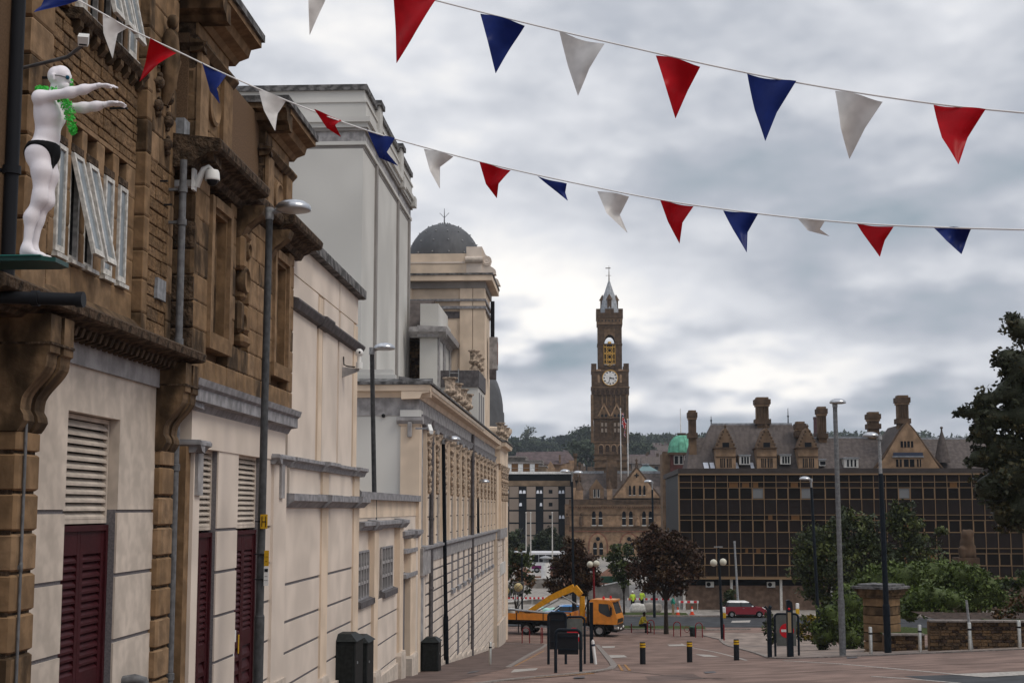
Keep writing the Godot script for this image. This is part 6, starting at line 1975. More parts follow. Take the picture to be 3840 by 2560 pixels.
func make_victorian() -> void:
	var D := 166.0
	cd = D
	cv = 1650.0
	var h := thing("victorian_court", "Victorian stone building with brown slate roofs, tall chimneys and ornate gabled dormers", "building", Vector3(xp(3100), 0.45, -D))
	sb(h, "wall", xp(2602), xp(3760), 0.3, yp(1758), D, D + 14, M.far_stone_l)
	# roofs
	var R := func(called: String, ua: float, ub: float, ur0: float, ur1: float, vr: float, back: float, m: Material):
		var ye: float = yp(1760)
		var yr: float = yp(vr)
		var g := Geo.new()
		var a := [Vector3(xp(ua), ye, -D), Vector3(xp(ub), ye, -D), Vector3(xp(ub), ye, -D - back), Vector3(xp(ua), ye, -D - back), Vector3(xp(ur0), yr, -D - back / 2 + 0.1), Vector3(xp(ur1), yr, -D - back / 2 + 0.1), Vector3(xp(ur1), yr, -D - back / 2 - 0.1), Vector3(xp(ur0), yr, -D - back / 2 - 0.1)]
		g.hexa(a)
		part(h, called, g, m)
	R.call("roof", 2600, 3075, 2684, 3000, 1582, 12.0, M.slate)
	R.call("roof", 2575, 2720, 2600, 2660, 1635, 9.0, M.slate)
	R.call("roof", 2990, 3330, 3040, 3330, 1636, 11.0, M.slate)
	R.call("roof", 3400, 3780, 3400, 3760, 1641, 11.0, M.slate)
	for s in [[2684, 3000, 1582, 6.0], [3040, 3290, 1636, 5.5], [3440, 3760, 1641, 5.5]]:
		sb(h, "ridge_tiles", xp(s[0]), xp(s[1]), yp(s[2]) - 0.05, yp(s[2]) + 0.17, D + s[3] - 0.15, D + s[3] + 0.15, M.spire_lead)
	for s in [[2585, 2622, 1538, 1630, 1752, 2.0], [2855, 2916, 1481, 1572, 1600, 5.4], [3091, 3132, 1520, 1628, 1660, 4.6], [2998, 3040, 1580, 1625, 1640, 3.0], [3288, 3340, 1540, 1592, 1640, 5.0], [3374, 3426, 1487, 1580, 1610, 1.0]]:
		stack_chimney(h, s[0], s[1], s[2], s[3], s[4], D + s[5])
	# ornate stone dormers
	for u in [2720, 2873, 3028]:
		var d := shell(h, "stone_dormer")
		sb(d, "dormer_body", xp(u - 37), xp(u + 37), yp(1760), yp(1680), D - 0.5, D + 4, M.far_stone_l)
		sb(d, "dormer_cornice", xp(u - 42), xp(u + 40), yp(1683), yp(1679), D - 0.75, D + 4, M.far_stone_d)
		sb(d, "dormer_cornice", xp(u - 38), xp(u + 38), yp(1715), yp(1712), D - 0.6, D - 0.4, M.far_stone_d)
		flat_shape(d, "dormer_gable", PackedVector2Array([Vector2(xp(u - 34), yp(1679)), Vector2(xp(u + 34), yp(1679)), Vector2(xp(u + 24), yp(1652)), Vector2(xp(u + 9), yp(1616)), Vector2(xp(u), yp(1606)), Vector2(xp(u - 9), yp(1616)), Vector2(xp(u - 24), yp(1652))]), D - 0.5, 3.5, M.far_stone)
		for k in 5:
			for s in [-1, 1]:
				var g := Geo.new()
				g.ball(Vector3(xp(u + s * (30 - k * 5.6)), yp(1668 - k * 12), -D + 0.4), Vector3(0.16, 0.2, 0.16), 6, 4)
				part(d, "crocket", g, M.far_stone_d)
		var fg := Geo.new()
		fg.tube([Vector3(xp(u), yp(1608), -D + 0.3), Vector3(xp(u), yp(1592), -D + 0.3)], [0.13, 0.05], 6)
		fg.ball(Vector3(xp(u), yp(1600), -D + 0.3), Vector3(0.18, 0.12, 0.18), 6, 4)
		part(d, "finial", fg, M.far_stone_d)
		bx(d, "pane", Vector3(xp(u - 12), yp(1679), -D + 0.5), Vector3(xp(u + 13), yp(1661), -D + 0.53), M.dark_glass)
		for s in [-1, 1]:
			bx(d, "pane", Vector3(xp(u + s * 12 - 9), yp(1754), -D + 0.5), Vector3(xp(u + s * 12 + 9), yp(1720), -D + 0.53), M.dark_glass)
			for k in [-3, 3]: bx(d, "window_bar", Vector3(xp(u + s * 12 + k) - 0.03, yp(1754), -D + 0.53), Vector3(xp(u + s * 12 + k) + 0.03, yp(1720), -D + 0.56), M.far_stone_l)
	for s in [[2771, 2811, 1709, 1743], [2924, 2963, 1708, 1742], [3163, 3216, 1720, 1755], [3068, 3093, 1726, 1748]]:
		var d := shell(h, "white_dormer")
		sb(d, "dormer_box", xp(s[0]), xp(s[1]), yp(s[3]), yp(s[2]), D - 0.3, D + 4, M.white_wood)
		sb(d, "dormer_lid", xp(s[0] - 4), xp(s[1] + 3), yp(s[2]), yp(s[2]) + 0.1, D - 0.45, D + 4, M.spire_lead)
		for k in 3:
			var x: float = lerpf(xp(s[0]), xp(s[1]), 0.2 + k * 0.26)
			bx(d, "pane", Vector3(x, yp(s[3]) + 0.12, -D + 0.3), Vector3(x + 0.2, yp(s[2]) - 0.15, -D + 0.33), M.dark_glass)
	for s in [[2640, 2658], [2664, 2680], [2758, 2770], [2815, 2828]]:
		var g := Geo.new()
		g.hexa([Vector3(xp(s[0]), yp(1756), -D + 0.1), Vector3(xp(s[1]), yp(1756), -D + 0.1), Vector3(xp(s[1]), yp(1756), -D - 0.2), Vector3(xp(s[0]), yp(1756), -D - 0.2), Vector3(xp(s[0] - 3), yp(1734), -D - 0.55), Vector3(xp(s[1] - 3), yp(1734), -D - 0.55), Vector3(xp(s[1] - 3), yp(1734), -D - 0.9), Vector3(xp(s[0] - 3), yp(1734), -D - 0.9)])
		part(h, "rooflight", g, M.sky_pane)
	# big gable
	var gb := shell(h, "gable")
	flat_shape(gb, "gable_wall", PackedVector2Array([Vector2(xp(3277), yp(1762)), Vector2(xp(3516), yp(1762)), Vector2(xp(3490), yp(1722)), Vector2(xp(3422), yp(1618)), Vector2(xp(3398), yp(1590)), Vector2(xp(3374), yp(1618)), Vector2(xp(3310), yp(1718))]), D - 1.0, 1.0, M.far_stone_l)
	for s in [-1, 1]:
		var e: Array = [[3398, 1588], [3374, 1616], [3308, 1716], [3272, 1758]] if s < 0 else [[3398, 1588], [3422, 1616], [3492, 1720], [3524, 1758]]
		var g := Geo.new()
		var pts := []
		for q in e: pts.append(Vector3(xp(q[0]), yp(q[1]), -D + 0.8))
		g.tube(pts, 0.16, 6)
		part(gb, "coping", g, M.far_stone_d)
	var rg := Geo.new()
	rg.hexa([Vector3(xp(3268), yp(1762), -D), Vector3(xp(3524), yp(1762), -D), Vector3(xp(3524), yp(1762), -D - 9), Vector3(xp(3268), yp(1762), -D - 9), Vector3(xp(3394), yp(1592), -D), Vector3(xp(3402), yp(1592), -D), Vector3(xp(3402), yp(1592), -D - 9), Vector3(xp(3394), yp(1592), -D - 9)])
	part(gb, "gable_roof", rg, M.slate)
	for s in [[3371, 3392, 1658, 1681], [3396, 3418, 1658, 1681], [3352, 3373, 1725, 1753], [3381, 3420, 1725, 1753], [3430, 3445, 1725, 1753]]:
		bx(gb, "pane", Vector3(xp(s[0]), yp(s[3]), -D + 1.0), Vector3(xp(s[1]), yp(s[2]), -D + 1.03), M.dark_glass)
		bx(gb, "window_bar", Vector3(xp((s[0] + s[1]) / 2.0) - 0.05, yp(s[3]), -D + 1.03), Vector3(xp((s[0] + s[1]) / 2.0) + 0.05, yp(s[2]), -D + 1.07), M.far_stone_l)
	bx(gb, "sign_board", Vector3(xp(3342), yp(1713), -D + 1.0), Vector3(xp(3452), yp(1700), -D + 1.12), M.sign_blue)
	bx(gb, "sign_ledge", Vector3(xp(3338), yp(1717), -D + 1.0), Vector3(xp(3455), yp(1713.5), -D + 1.25), M.spire_lead)
	# small conical turret
	var tg := Geo.new()
	tg.lathe([Vector2(xp(3568) - xp(3536), yp(1736)), Vector2((xp(3552) - xp(3536)), yp(1660)), Vector2(0.12, yp(1622)), Vector2(0.08, yp(1607))], Vector3(xp(3536), 0, -D - 0.3), 8)
	tg.ball(Vector3(xp(3536), yp(1607), -D - 0.3), Vector3(0.18, 0.16, 0.18), 6, 5)
	part(h, "turret_roof", tg, M.slate)
	for s in [[2686, 1550, 1582], [2986, 1520, 1582]]:
		var g := Geo.new()
		g.tube([Vector3(xp(s[0]), yp(s[2]), -D - 6), Vector3(xp(s[0]), yp(s[1]), -D - 6)], [0.09, 0.03], 6)
		g.ball(Vector3(xp(s[0]), yp(lerpf(s[1], s[2], 0.5)), -D - 6), Vector3(0.14, 0.1, 0.14), 6, 4)
		part(h, "ridge_finial", g, M.black_iron)
	# building with the green copper dome
	var E := 232.0
	cd = E
	cv = 1680.0
	var b := thing("domed_building", "dark brick building with a pale green copper dome and white flagpole", "building", Vector3(xp(2565), 0.45, -E - 4))
	sb(b, "wall", xp(2514), xp(2622), 0.3, yp(1705), E, E + 8, M.brick_dark)
	sb(b, "side_wall", xp(2485), xp(2514), 0.3, yp(1700), E + 1, E + 8, M.far_stone)
	sb(b, "cornice", xp(2508), xp(2628), yp(1706), yp(1697), E - 0.4, E + 8.4, M.far_stone_d)
	for s in [[2527, 2545], [2547, 2562], [2566, 2574]]:
		sb(b, "window_frame", xp(s[0]), xp(s[1]), yp(1742), yp(1708), E - 0.08, E, M.white_wood)
		sb(b, "pane", xp(s[0] + 2), xp(s[1] - 2), yp(1740), yp(1710), E - 0.12, E - 0.08, M.dark_glass)
	var dg := Geo.new()
	var prof := [Vector2(xp(2617) - xp(2563), yp(1697)), Vector2(xp(2617) - xp(2563), yp(1690))]
	for i in 11:
		var q := PI / 2 * i / 10.0 * 0.86
		prof.append(Vector2((xp(2614) - xp(2563)) * cos(q), yp(1690) + 2.75 * sin(q) / sin(PI / 2 * 0.86)))
	dg.lathe(prof, Vector3(xp(2563), 0, -E - 4), 24)
	part(b, "copper_dome", dg, M.copper)
	for k in 12:
		var w := TAU * (k + 0.5) / 12
		var pts := []
		for i in 8:
			var q := PI / 2 * i / 10.0
			pts.append(Vector3(xp(2563) + cos(w) * 2.24 * cos(q), yp(1690) + 2.8 * sin(q), -E - 4 + sin(w) * 2.24 * cos(q)))
		var g := Geo.new()
		g.tube(pts, 0.06, 5)
		part(b, "dome_rib", g, M.copper)
	var lg := Geo.new()
	lg.lathe([Vector2(0.85, yp(1634)), Vector2(0.85, yp(1631)), Vector2(0.7, yp(1631)), Vector2(0.7, yp(1623)), Vector2(0.8, yp(1623)), Vector2(0.8, yp(1620)), Vector2(0, yp(1620))], Vector3(xp(2563), 0, -E - 4), 14)
	part(b, "lantern_rail", lg, M.far_stone_d)
	var fg := Geo.new()
	fg.tube([Vector3(xp(2561), yp(1632), -E - 4), Vector3(xp(2560), yp(1527), -E - 4)], [0.12, 0.06], 6)
	part(b, "flagpole", fg, M.white_paint)


# ---------- trees and shrubs ----------
# lobes: [u, v, half width px, half height px] of parts of the crown at distance d
func crown_tree(called: String, label: String, category: String, base: Vector3, d: float, lobes: Array, per: float, size: float, mats: Array, trunk_r: float, fork_y: float, depth := 1.0, group := "", r_seed := 1, dense := false) -> Node3D:
	var r := RandomNumberGenerator.new()
	r.seed = r_seed
	var t := thing(called, label, category, base, group)
	var gs := []
	for m in mats: gs.append(Geo.new())
	var wood := Geo.new()
	var fork := Vector3(base.x, fork_y, base.z)
	if trunk_r > 0.0: wood.tube([base - Vector3(0, 0.3, 0), base.lerp(fork, 0.3), fork], [trunk_r * 1.25, trunk_r, trunk_r * 0.75], 9)
	var core := []
	for l in lobes:
		var c := at_d(l[0], l[1], d)
		var rx: float = l[2] / 5370.0 * d
		var ry: float = l[3] / 5370.0 * d
		if trunk_r > 0.0: wood.tube([fork, fork.lerp(c, 0.5) + Vector3(0, ry * 0.15, 0), c + Vector3(0, ry * 0.3, 0)], [trunk_r * 0.6, trunk_r * 0.3, trunk_r * 0.1], 6)
		if dense:
			var cr := minf(rx, ry) * 0.74
			var ex := maxf(rx - ry, 0.0) * 0.8
			core.append([c - Vector3(ex, 0, 0), c + Vector3(ex, 0, 0), cr, cr])
		var n := int(maxf(4.0, per * 4.0 * rx * ry))
		for i in n:
			var dir := Vector3(r.randfn(), r.randfn(), r.randfn()).normalized()
			var q := r.randf_range(0.72, 0.98) if dense else pow(r.randf(), 0.4) * 0.92
			var p := c + Vector3(dir.x * rx * q, dir.y * ry * q, dir.z * rx * q * depth)
			var cr := minf(rx, ry) * r.randf_range(0.16, 0.34) + size * 1.2
			leaves(gs[r.randi() % gs.size()], r, p, Vector3(cr * 1.15, cr * 0.75, cr * 1.15), int(22.0 * r.randf_range(0.7, 1.3)), size)
			if trunk_r > 0.0 and i % 5 == 0: wood.tube([c, p], [trunk_r * 0.14, trunk_r * 0.05], 4, false)
	if trunk_r > 0.0: part(t, "trunk", wood, M.bark)
	if dense: part(t, "inner_foliage", blob(core, 0.16, 0.3), mats[0])
	for i in gs.size(): part(t, "crown", gs[i], mats[i])
	return t

func make_plants() -> void:
	for k in [["leaf_maple", 0.072, 0.036, 0.022], ["leaf_maple2", 0.095, 0.056, 0.026], ["leaf_green", 0.085, 0.105, 0.032], ["leaf_green2", 0.115, 0.14, 0.042], ["leaf_dark", 0.040, 0.046, 0.022], ["leaf_dark2", 0.066, 0.058, 0.022], ["leaf_hedge", 0.085, 0.12, 0.028], ["leaf_hedge2", 0.12, 0.17, 0.036], ["leaf_yellow", 0.30, 0.23, 0.03], ["leaf_rust", 0.13, 0.065, 0.025], ["leaf_mid", 0.055, 0.072, 0.034]]:
		var m := mat(k[0], C(k[1], k[2], k[3]), 0.55, "leafy", V(0.8))
		m.backlight_enabled = true
		m.backlight = C(k[1] * 0.5, k[2] * 0.5, k[3] * 0.4).linear_to_srgb()
	var ma := [M.leaf_maple, M.leaf_maple2, M.leaf_maple]
	crown_tree("maple_tree", "dark red leaved tree behind the crane truck with branches low over its bed", "tree", gp(xd(2152, 117), 117), 117, [[2150, 2060, 45, 55], [2195, 2110, 50, 50], [2105, 2130, 45, 45], [2150, 2150, 70, 60], [2075, 2185, 35, 30], [2100, 2215, 55, 22], [2225, 2165, 35, 40], [2185, 2205, 45, 30], [2155, 2110, 60, 60]], 9.0, 0.15, ma, 0.22, 3.2, 0.9, "", 11)
	crown_tree("maple_tree", "dark red leaved tree standing free beside the bench", "tree", on_ground(2499, 2377), 111, [[2490, 2050, 80, 70], [2430, 2060, 60, 70], [2560, 2080, 65, 70], [2500, 2130, 110, 60], [2400, 2140, 50, 50], [2600, 2130, 40, 60], [2450, 2190, 60, 35], [2550, 2200, 50, 35], [2450, 1990, 25, 30], [2540, 2010, 25, 25]], 9.0, 0.15, ma, 0.17, 3.0, 0.9, "", 12)
	var gr := [M.leaf_green, M.leaf_green2, M.leaf_mid]
	crown_tree("young_tree", "slender young tree with thin green leaves in front of the gothic hall", "tree", gp(xd(2337, 131), 131), 131, [[2335, 2070, 40, 40], [2310, 2110, 40, 45], [2360, 2120, 40, 45], [2330, 2160, 50, 40]], 5.0, 0.17, gr, 0.10, 2.2, 0.9, "", 13)
	crown_tree("young_tree", "small loose tree beside the theatre's far corner", "tree", gp(xd(1935, 122), 122), 122, [[1930, 2090, 40, 45], [1965, 2120, 40, 45], [1910, 2150, 35, 50], [1960, 2180, 45, 40], [1990, 2205, 20, 22], [1920, 2210, 35, 30]], 5.0, 0.16, [M.leaf_green, M.leaf_mid, M.leaf_rust], 0.09, 1.4, 0.9, "", 14)
	var dk := [M.leaf_mid, M.leaf_dark]
	crown_tree("square_tree", "dark green tree in front of the hotel nearer the theatre", "tree", Vector3(xd(1925, 240), 0.42, -240), 240, [[1925, 2040, 40, 45], [1900, 2080, 40, 55], [1945, 2090, 35, 45], [1935, 2010, 22, 25]], 2.2, 0.34, dk, 0.3, 4.0, 0.9, "", 15)
	crown_tree("square_tree", "broad dark green tree in front of the hotel and the bus", "tree", Vector3(xd(2055, 240), 0.42, -240), 240, [[2055, 2030, 50, 45], [2020, 2070, 45, 50], [2090, 2060, 40, 50], [2055, 2090, 70, 40], [2060, 1990, 25, 20]], 2.2, 0.34, dk, 0.3, 3.0, 0.9, "", 16)
	crown_tree("cherry_tree", "broad green tree with loose twiggy crown in front of the glass office", "tree", gp(xd(3075, 93), 93), 93, [[3080, 2030, 90, 80], [3160, 1960, 60, 70], [3140, 2100, 130, 90], [3040, 2140, 70, 70], [3250, 2000, 70, 80], [3300, 2090, 100, 80], [3390, 1910, 45, 55], [3400, 1990, 70, 70], [3450, 2060, 80, 60], [3010, 2090, 40, 45], [3060, 2220, 60, 60], [3200, 2200, 100, 70], [3530, 2000, 35, 25], [3350, 1960, 40, 50]], 7.0, 0.14, [M.leaf_green, M.leaf_mid, M.leaf_green2, M.leaf_mid], 0.22, 2.6, 1.0, "", 17)
	crown_tree("large_tree", "large dark leafed tree overhanging the garden wall, dense and reaching high into the sky", "tree", gp(20.6, 57, 0.4), 57, [[3820, 1230, 55, 60], [3775, 1340, 45, 45], [3840, 1380, 90, 80], [3790, 1470, 70, 60], [3700, 1500, 60, 40], [3625, 1548, 45, 24], [3720, 1570, 80, 40], [3850, 1560, 100, 90], [3690, 1630, 55, 40], [3780, 1680, 90, 60], [3680, 1720, 60, 45], [3800, 1780, 110, 80], [3720, 1830, 80, 60], [3850, 1900, 90, 90], [3770, 1930, 60, 60], [3960, 1500, 120, 200], [3950, 1800, 120, 150]], 11.0, 0.115, [M.leaf_dark, M.leaf_dark, M.leaf_dark2], 0.35, 9.0, 1.0, "", 18, true)
	# shrubs in the garden
	var hg := [M.leaf_hedge, M.leaf_hedge2, M.leaf_hedge]
	garden_shrub("rounded laurel bush behind the stone pier", 80, [[3230, 2250, 80, 70], [3300, 2190, 90, 70], [3400, 2170, 90, 65], [3330, 2260, 110, 60], [3180, 2310, 70, 60], [3260, 2330, 90, 60]], hg, 0.13, 21)
	garden_shrub("large domed laurel bush along the top of the garden bank", 84, [[3500, 2150, 110, 55], [3600, 2160, 100, 55], [3680, 2200, 80, 55], [3520, 2220, 120, 55], [3640, 2250, 110, 50], [3730, 2230, 50, 55]], hg, 0.13, 22)
	garden_shrub("laurel bush hanging over the low wall beside the lawn", 73, [[3440, 2260, 60, 50], [3480, 2240, 80, 50], [3560, 2250, 60, 45], [3410, 2300, 45, 30]], hg, 0.12, 23)
	garden_shrub("dark laurel bush beside the pale pavement and the grey lamp post", 72, [[3130, 2310, 70, 60], [3090, 2380, 55, 50], [3170, 2380, 50, 55], [3190, 2260, 55, 60], [3205, 2400, 40, 45]], [M.leaf_hedge, M.leaf_mid, M.leaf_hedge2], 0.12, 24)
	garden_shrub("yellow flowered shrub behind the no entry sign", 74, [[3040, 2330, 30, 32], [3010, 2370, 34, 40], [3065, 2380, 36, 40]], [M.leaf_yellow, M.leaf_green, M.leaf_green2], 0.10, 25, 14.0)
	garden_shrub("dark shrub leaning over the pavement behind the black sign post", 72, [[2885, 2345, 26, 34], [2905, 2385, 32, 40], [2890, 2315, 16, 14]], [M.leaf_mid, M.leaf_green], 0.10, 26, 14.0)
	garden_shrub("rose bush with red flowers at the edge of the bank", 80, [[3790, 2200, 39, 40], [3830, 2170, 40, 35]], [M.leaf_mid, M.leaf_hedge, M.leaf_mid, M.leaf_hedge, M.leaf_mid, M.leaf_mid, M.leaf_hedge, M.leaf_mid, M.rose_red], 0.11, 27)
	garden_shrub("rust coloured shrub spilling over the stone wall", 66, [[3800, 2300, 39, 45], [3750, 2320, 30, 40], [3840, 2260, 50, 50]], [M.leaf_rust, M.leaf_green, M.leaf_rust], 0.09, 28)
	garden_shrub("spiky green shrub against the office wall", 136, [[2740, 2235, 22, 28], [2735, 2262, 26, 16]], [M.leaf_mid, M.leaf_green], 0.16, 29, 14.0)
	# garden: stone walls, lawn, pier
	var lw := [M.stone4, M.wall_rubble, M.stone1, M.soot_shade]
	for s in [[3340, 3516, 2448, 2389, "low dark stone retaining wall beside the corner pier"], [3516, 3960, 2446, 2340, "higher dark stone retaining wall behind the steel bollards"]]:
		var p0 := on_ground(s[0], s[2])
		var p1 := on_ground(s[1], s[2] - (s[1] - s[0]) * 0.03)
		var d := -p0.z + 1.2
		var hgt: float = (s[2] - s[3]) / 5370.0 * d
		var y0: float = minf(p0.y, p1.y)
		var w := thing("garden_wall", s[4], "wall", Vector3((p0.x + p1.x) / 2, y0, -d))
		sb(w, "core", p0.x, p1.x, y0 - 0.5, p0.y + hgt - 0.08, d + 0.05, d + 0.4, M.mortar)
		courses(w, "stone", d, 0.12, p0.x, p1.x, y0 - 0.3, p0.y + hgt - 0.08, Vector2(0.11, 0.17), Vector2(0.22, 0.5), 0.02, lw, [], 0.015, true)
		var x := p0.x
		while x < p1.x - 0.1:
			sb(w, "coping_stone", x + 0.01, minf(x + 0.75, p1.x), p0.y + hgt - 0.08, p0.y + hgt, d - 0.08, d + 0.45, M.kerb_stone, true)
			x += 0.76
	var q0 := on_ground(3340, 2448)
	for k in [["lawn", 0.0, 2.9, 0.66, "lawn", 1.4, 5.0], ["soil_bed", 2.9, 13.0, 1.08, "wall_rubble", 1.4, 9.0], ["lawn", 5.0, 7.6, 1.10, "lawn", 1.45, 4.5]]:
		var lg := Geo.new()
		var rows := []
		for i in 3:
			var line := PackedVector3Array()
			for j in 6: line.append(Vector3(q0.x + lerpf(k[1], k[2], j / 5.0), q0.y + k[3] + 0.03 * sin(j * 2.0 + i), q0.z - lerpf(k[5], k[6], i / 2.0)))
			rows.append(line)
		lg.grid(rows)
		structure(k[0], lg, M[k[4]])
	var pp := on_ground(3312, 2442)
	var pr := thing("gate_pier", "weathered square sandstone pier with broad moulded cap and dark slab on top", "pier", pp, "", true, deg_to_rad(-38))
	for i in 7:
		bx(pr, "pier_block", Vector3(-0.62, -0.3 + i * 0.38, -0.62), Vector3(0.62, 0.07 + i * 0.38, 0.62), [M.ashlar, M.ashlar, M.ashlar_b][i % 3], true)
	for s in [[2.36, 2.48, 0.70], [2.48, 2.62, 0.78], [2.62, 2.74, 0.86]]:
		bx(pr, "cap_moulding", Vector3(-s[2], s[0], -s[2]), Vector3(s[2], s[1], s[2]), M.ashlar_b)
	bx(pr, "cap_slab", Vector3(-0.98, 2.742, -0.98), Vector3(0.98, 2.86, 0.98), M.coping, true)
	bx(pr, "cap_slab", Vector3(-0.8, 2.862, -0.8), Vector3(0.8, 2.95, 0.8), M.coping, true)
	# stone lion on its pedestal above the hedge
	var lp := at_d(3625, 2090, 98)
	var li := thing("lion_statue", "weathered brown stone lion seated on a pedestal above the hedge", "statue", Vector3(lp.x, ground_y(lp.x, 98), -98))
	sb(li, "pedestal", lp.x - 0.7, lp.x + 0.7, ground_y(lp.x, 98), lp.y, 97.3, 98.9, M.far_stone_d)
	part(li, "lion_body", blob([[lp + Vector3(0.1, 0.25, 0), lp + Vector3(0.05, 0.95, 0.05), 0.50, 0.42], [lp + Vector3(0.05, 0.95, 0.05), lp + Vector3(0.1, 1.45, 0.1), 0.42, 0.38], [lp + Vector3(0.1, 1.5, 0.1), lp + Vector3(0.28, 1.62, 0.15), 0.36, 0.26], [lp + Vector3(-0.35, 0.1, 0.3), lp + Vector3(-0.3, 0.5, 0.25), 0.2, 0.28], [lp + Vector3(0.45, 0.05, 0.3), lp + Vector3(0.4, 0.7, 0.2), 0.14, 0.2], [lp + Vector3(-0.12, 1.72, 0), lp + Vector3(-0.14, 1.8, 0), 0.1, 0.08]], 0.06, 0.12), M.far_stone_d)

func garden_shrub(label: String, d: float, lobes: Array, mats: Array, size: float, sd: int, per := 11.0) -> void:
	var x := xd(lobes[0][0], d)
	crown_tree("shrub", label, "shrub", gp(x, d), d, lobes, per, size, mats, 0.0, 0.0, 0.8, "", sd, lobes[0][2] > 40)


# ---------- smooth figures: tapered capsules joined with a smooth minimum, meshed as surface nets ----------
func blob(bones: Array, cell: float, k: float, clip = null) -> Geo:
	var lo := Vector3(1e9, 1e9, 1e9)
	var hi := -lo
	for b in bones:
		var rr := maxf(b[2], b[3]) + k * 0.5 + cell * 3.0
		lo = lo.min(b[0] - V(rr)).min(b[1] - V(rr))
		hi = hi.max(b[0] + V(rr)).max(b[1] + V(rr))
	var nx := int((hi.x - lo.x) / cell) + 2
	var ny := int((hi.y - lo.y) / cell) + 2
	var nz := int((hi.z - lo.z) / cell) + 2
	var f := PackedFloat32Array()
	f.resize(nx * ny * nz)
	f.fill(1.0)
	for b in bones:
		var p0: Vector3 = b[0]
		var p1: Vector3 = b[1]
		var r0: float = b[2]
		var r1: float = b[3]
		var e := p1 - p0
		var ee := maxf(e.length_squared(), 1e-9)
		var rr := maxf(r0, r1) + k + cell * 2.0
		var a := ((p0.min(p1) - V(rr) - lo) / cell).floor()
		var c := ((p0.max(p1) + V(rr) - lo) / cell).ceil()
		for i in range(maxi(0, int(a.x)), mini(nx, int(c.x) + 1)):
			for j in range(maxi(0, int(a.y)), mini(ny, int(c.y) + 1)):
				for l in range(maxi(0, int(a.z)), mini(nz, int(c.z) + 1)):
					var p := lo + Vector3(i, j, l) * cell
					var t := clampf((p - p0).dot(e) / ee, 0.0, 1.0)
					var d := (p - p0 - e * t).length() - lerpf(r0, r1, t)
					var at := (i * ny + j) * nz + l
					var o := f[at]
					var h := maxf(k - absf(o - d), 0.0) / k
					f[at] = minf(o, d) - h * h * k * 0.25
	if clip != null:
		for i in nx:
			for j in ny:
				for l in nz:
					var at := (i * ny + j) * nz + l
					if f[at] < cell * 3.0: f[at] = maxf(f[at], clip.call(lo + Vector3(i, j, l) * cell))
	var id := PackedInt32Array()
	id.resize(nx * ny * nz)
	id.fill(-1)
	var vs := PackedVector3Array()
	var ns := PackedVector3Array()
	var sx := ny * nz
	var off := [0, sx, nz, sx + nz, 1, sx + 1, nz + 1, sx + nz + 1]
	var edges := [[0, 1], [2, 3], [4, 5], [6, 7], [0, 2], [1, 3], [4, 6], [5, 7], [0, 4], [1, 5], [2, 6], [3, 7]]
	var cp := [Vector3(0, 0, 0), Vector3(1, 0, 0), Vector3(0, 1, 0), Vector3(1, 1, 0), Vector3(0, 0, 1), Vector3(1, 0, 1), Vector3(0, 1, 1), Vector3(1, 1, 1)]
	for i in nx - 1:
		for j in ny - 1:
			for l in nz - 1:
				var at := (i * ny + j) * nz + l
				if absf(f[at]) > cell * 2.0: continue
				var m := 0
				for q in 8:
					if f[at + off[q]] < 0.0: m += 1
				if m == 0 or m == 8: continue
				var s := Vector3.ZERO
				var n := 0
				for ed in edges:
					var fa := f[at + off[ed[0]]]
					var fb := f[at + off[ed[1]]]
					if (fa < 0.0) != (fb < 0.0):
						s += cp[ed[0]].lerp(cp[ed[1]], fa / (fa - fb))
						n += 1
				id[at] = vs.size()
				vs.append(lo + (Vector3(i, j, l) + s / n) * cell)
				ns.append(Vector3(f[at + sx] + f[at + sx + nz + 1] - f[at] - f[at + nz + 1], f[at + nz] + f[at + sx + nz + 1] - f[at] - f[at + sx + 1], f[at + 1] + f[at + sx + nz + 1] - f[at] - f[at + sx + nz]).normalized())
	var g := Geo.new()
	var dirs := [[sx, nz, 1], [nz, 1, sx], [1, sx, nz]]
	for i in range(1, nx - 1):
		for j in range(1, ny - 1):
			for l in range(1, nz - 1):
				var at := (i * ny + j) * nz + l
				if absf(f[at]) > cell * 2.0: continue
				for dd in dirs:
					var fa := f[at]
					var fb := f[at + dd[0]]
					if (fa < 0.0) == (fb < 0.0): continue
					var a := id[at]
					var b := id[at - dd[1]]
					var c := id[at - dd[1] - dd[2]]
					var e := id[at - dd[2]]
					if a < 0 or b < 0 or c < 0 or e < 0: continue
					if fa < 0.0: g.squad(vs[a], vs[b], vs[c], vs[e], ns[a], ns[b], ns[c], ns[e])
					else: g.squad(vs[e], vs[c], vs[b], vs[a], ns[e], ns[c], ns[b], ns[a])
	return g

func hand(w: Vector3, fwd: Vector3, side: Vector3, up: Vector3, curl := 0.25) -> Array:   # bones of a hand from the wrist; thumb on the `side`
	var b := []
	for i in 4:
		var s := 0.030 - i * 0.020
		var k := w + fwd * (0.085 - 0.004 * absf(i - 1.0)) + side * s
		b.append([w + side * s * 0.5, k, 0.017, 0.0125])
		var l: float = [0.072, 0.080, 0.074, 0.058][i]
		var f1 := (fwd - up * curl * (0.6 + 0.2 * i)).normalized()
		var f2 := (fwd - up * curl * (1.8 + 0.3 * i)).normalized()
		var m := k + f1 * l * 0.52 + side * s * 0.12
		b.append([k, m, 0.0095, 0.0088])
		b.append([m, m + f2 * l * 0.5 + side * s * 0.06, 0.0088, 0.0072])
	var t0 := w + fwd * 0.025 + side * 0.026
	var t1 := t0 + (fwd * 0.7 + side * 0.6 - up * 0.25).normalized() * 0.042
	b.append([t0, t1, 0.014, 0.0105])
	b.append([t1, t1 + (fwd * 0.95 + side * 0.15 - up * 0.2).normalized() * 0.036, 0.0105, 0.008])
	return b

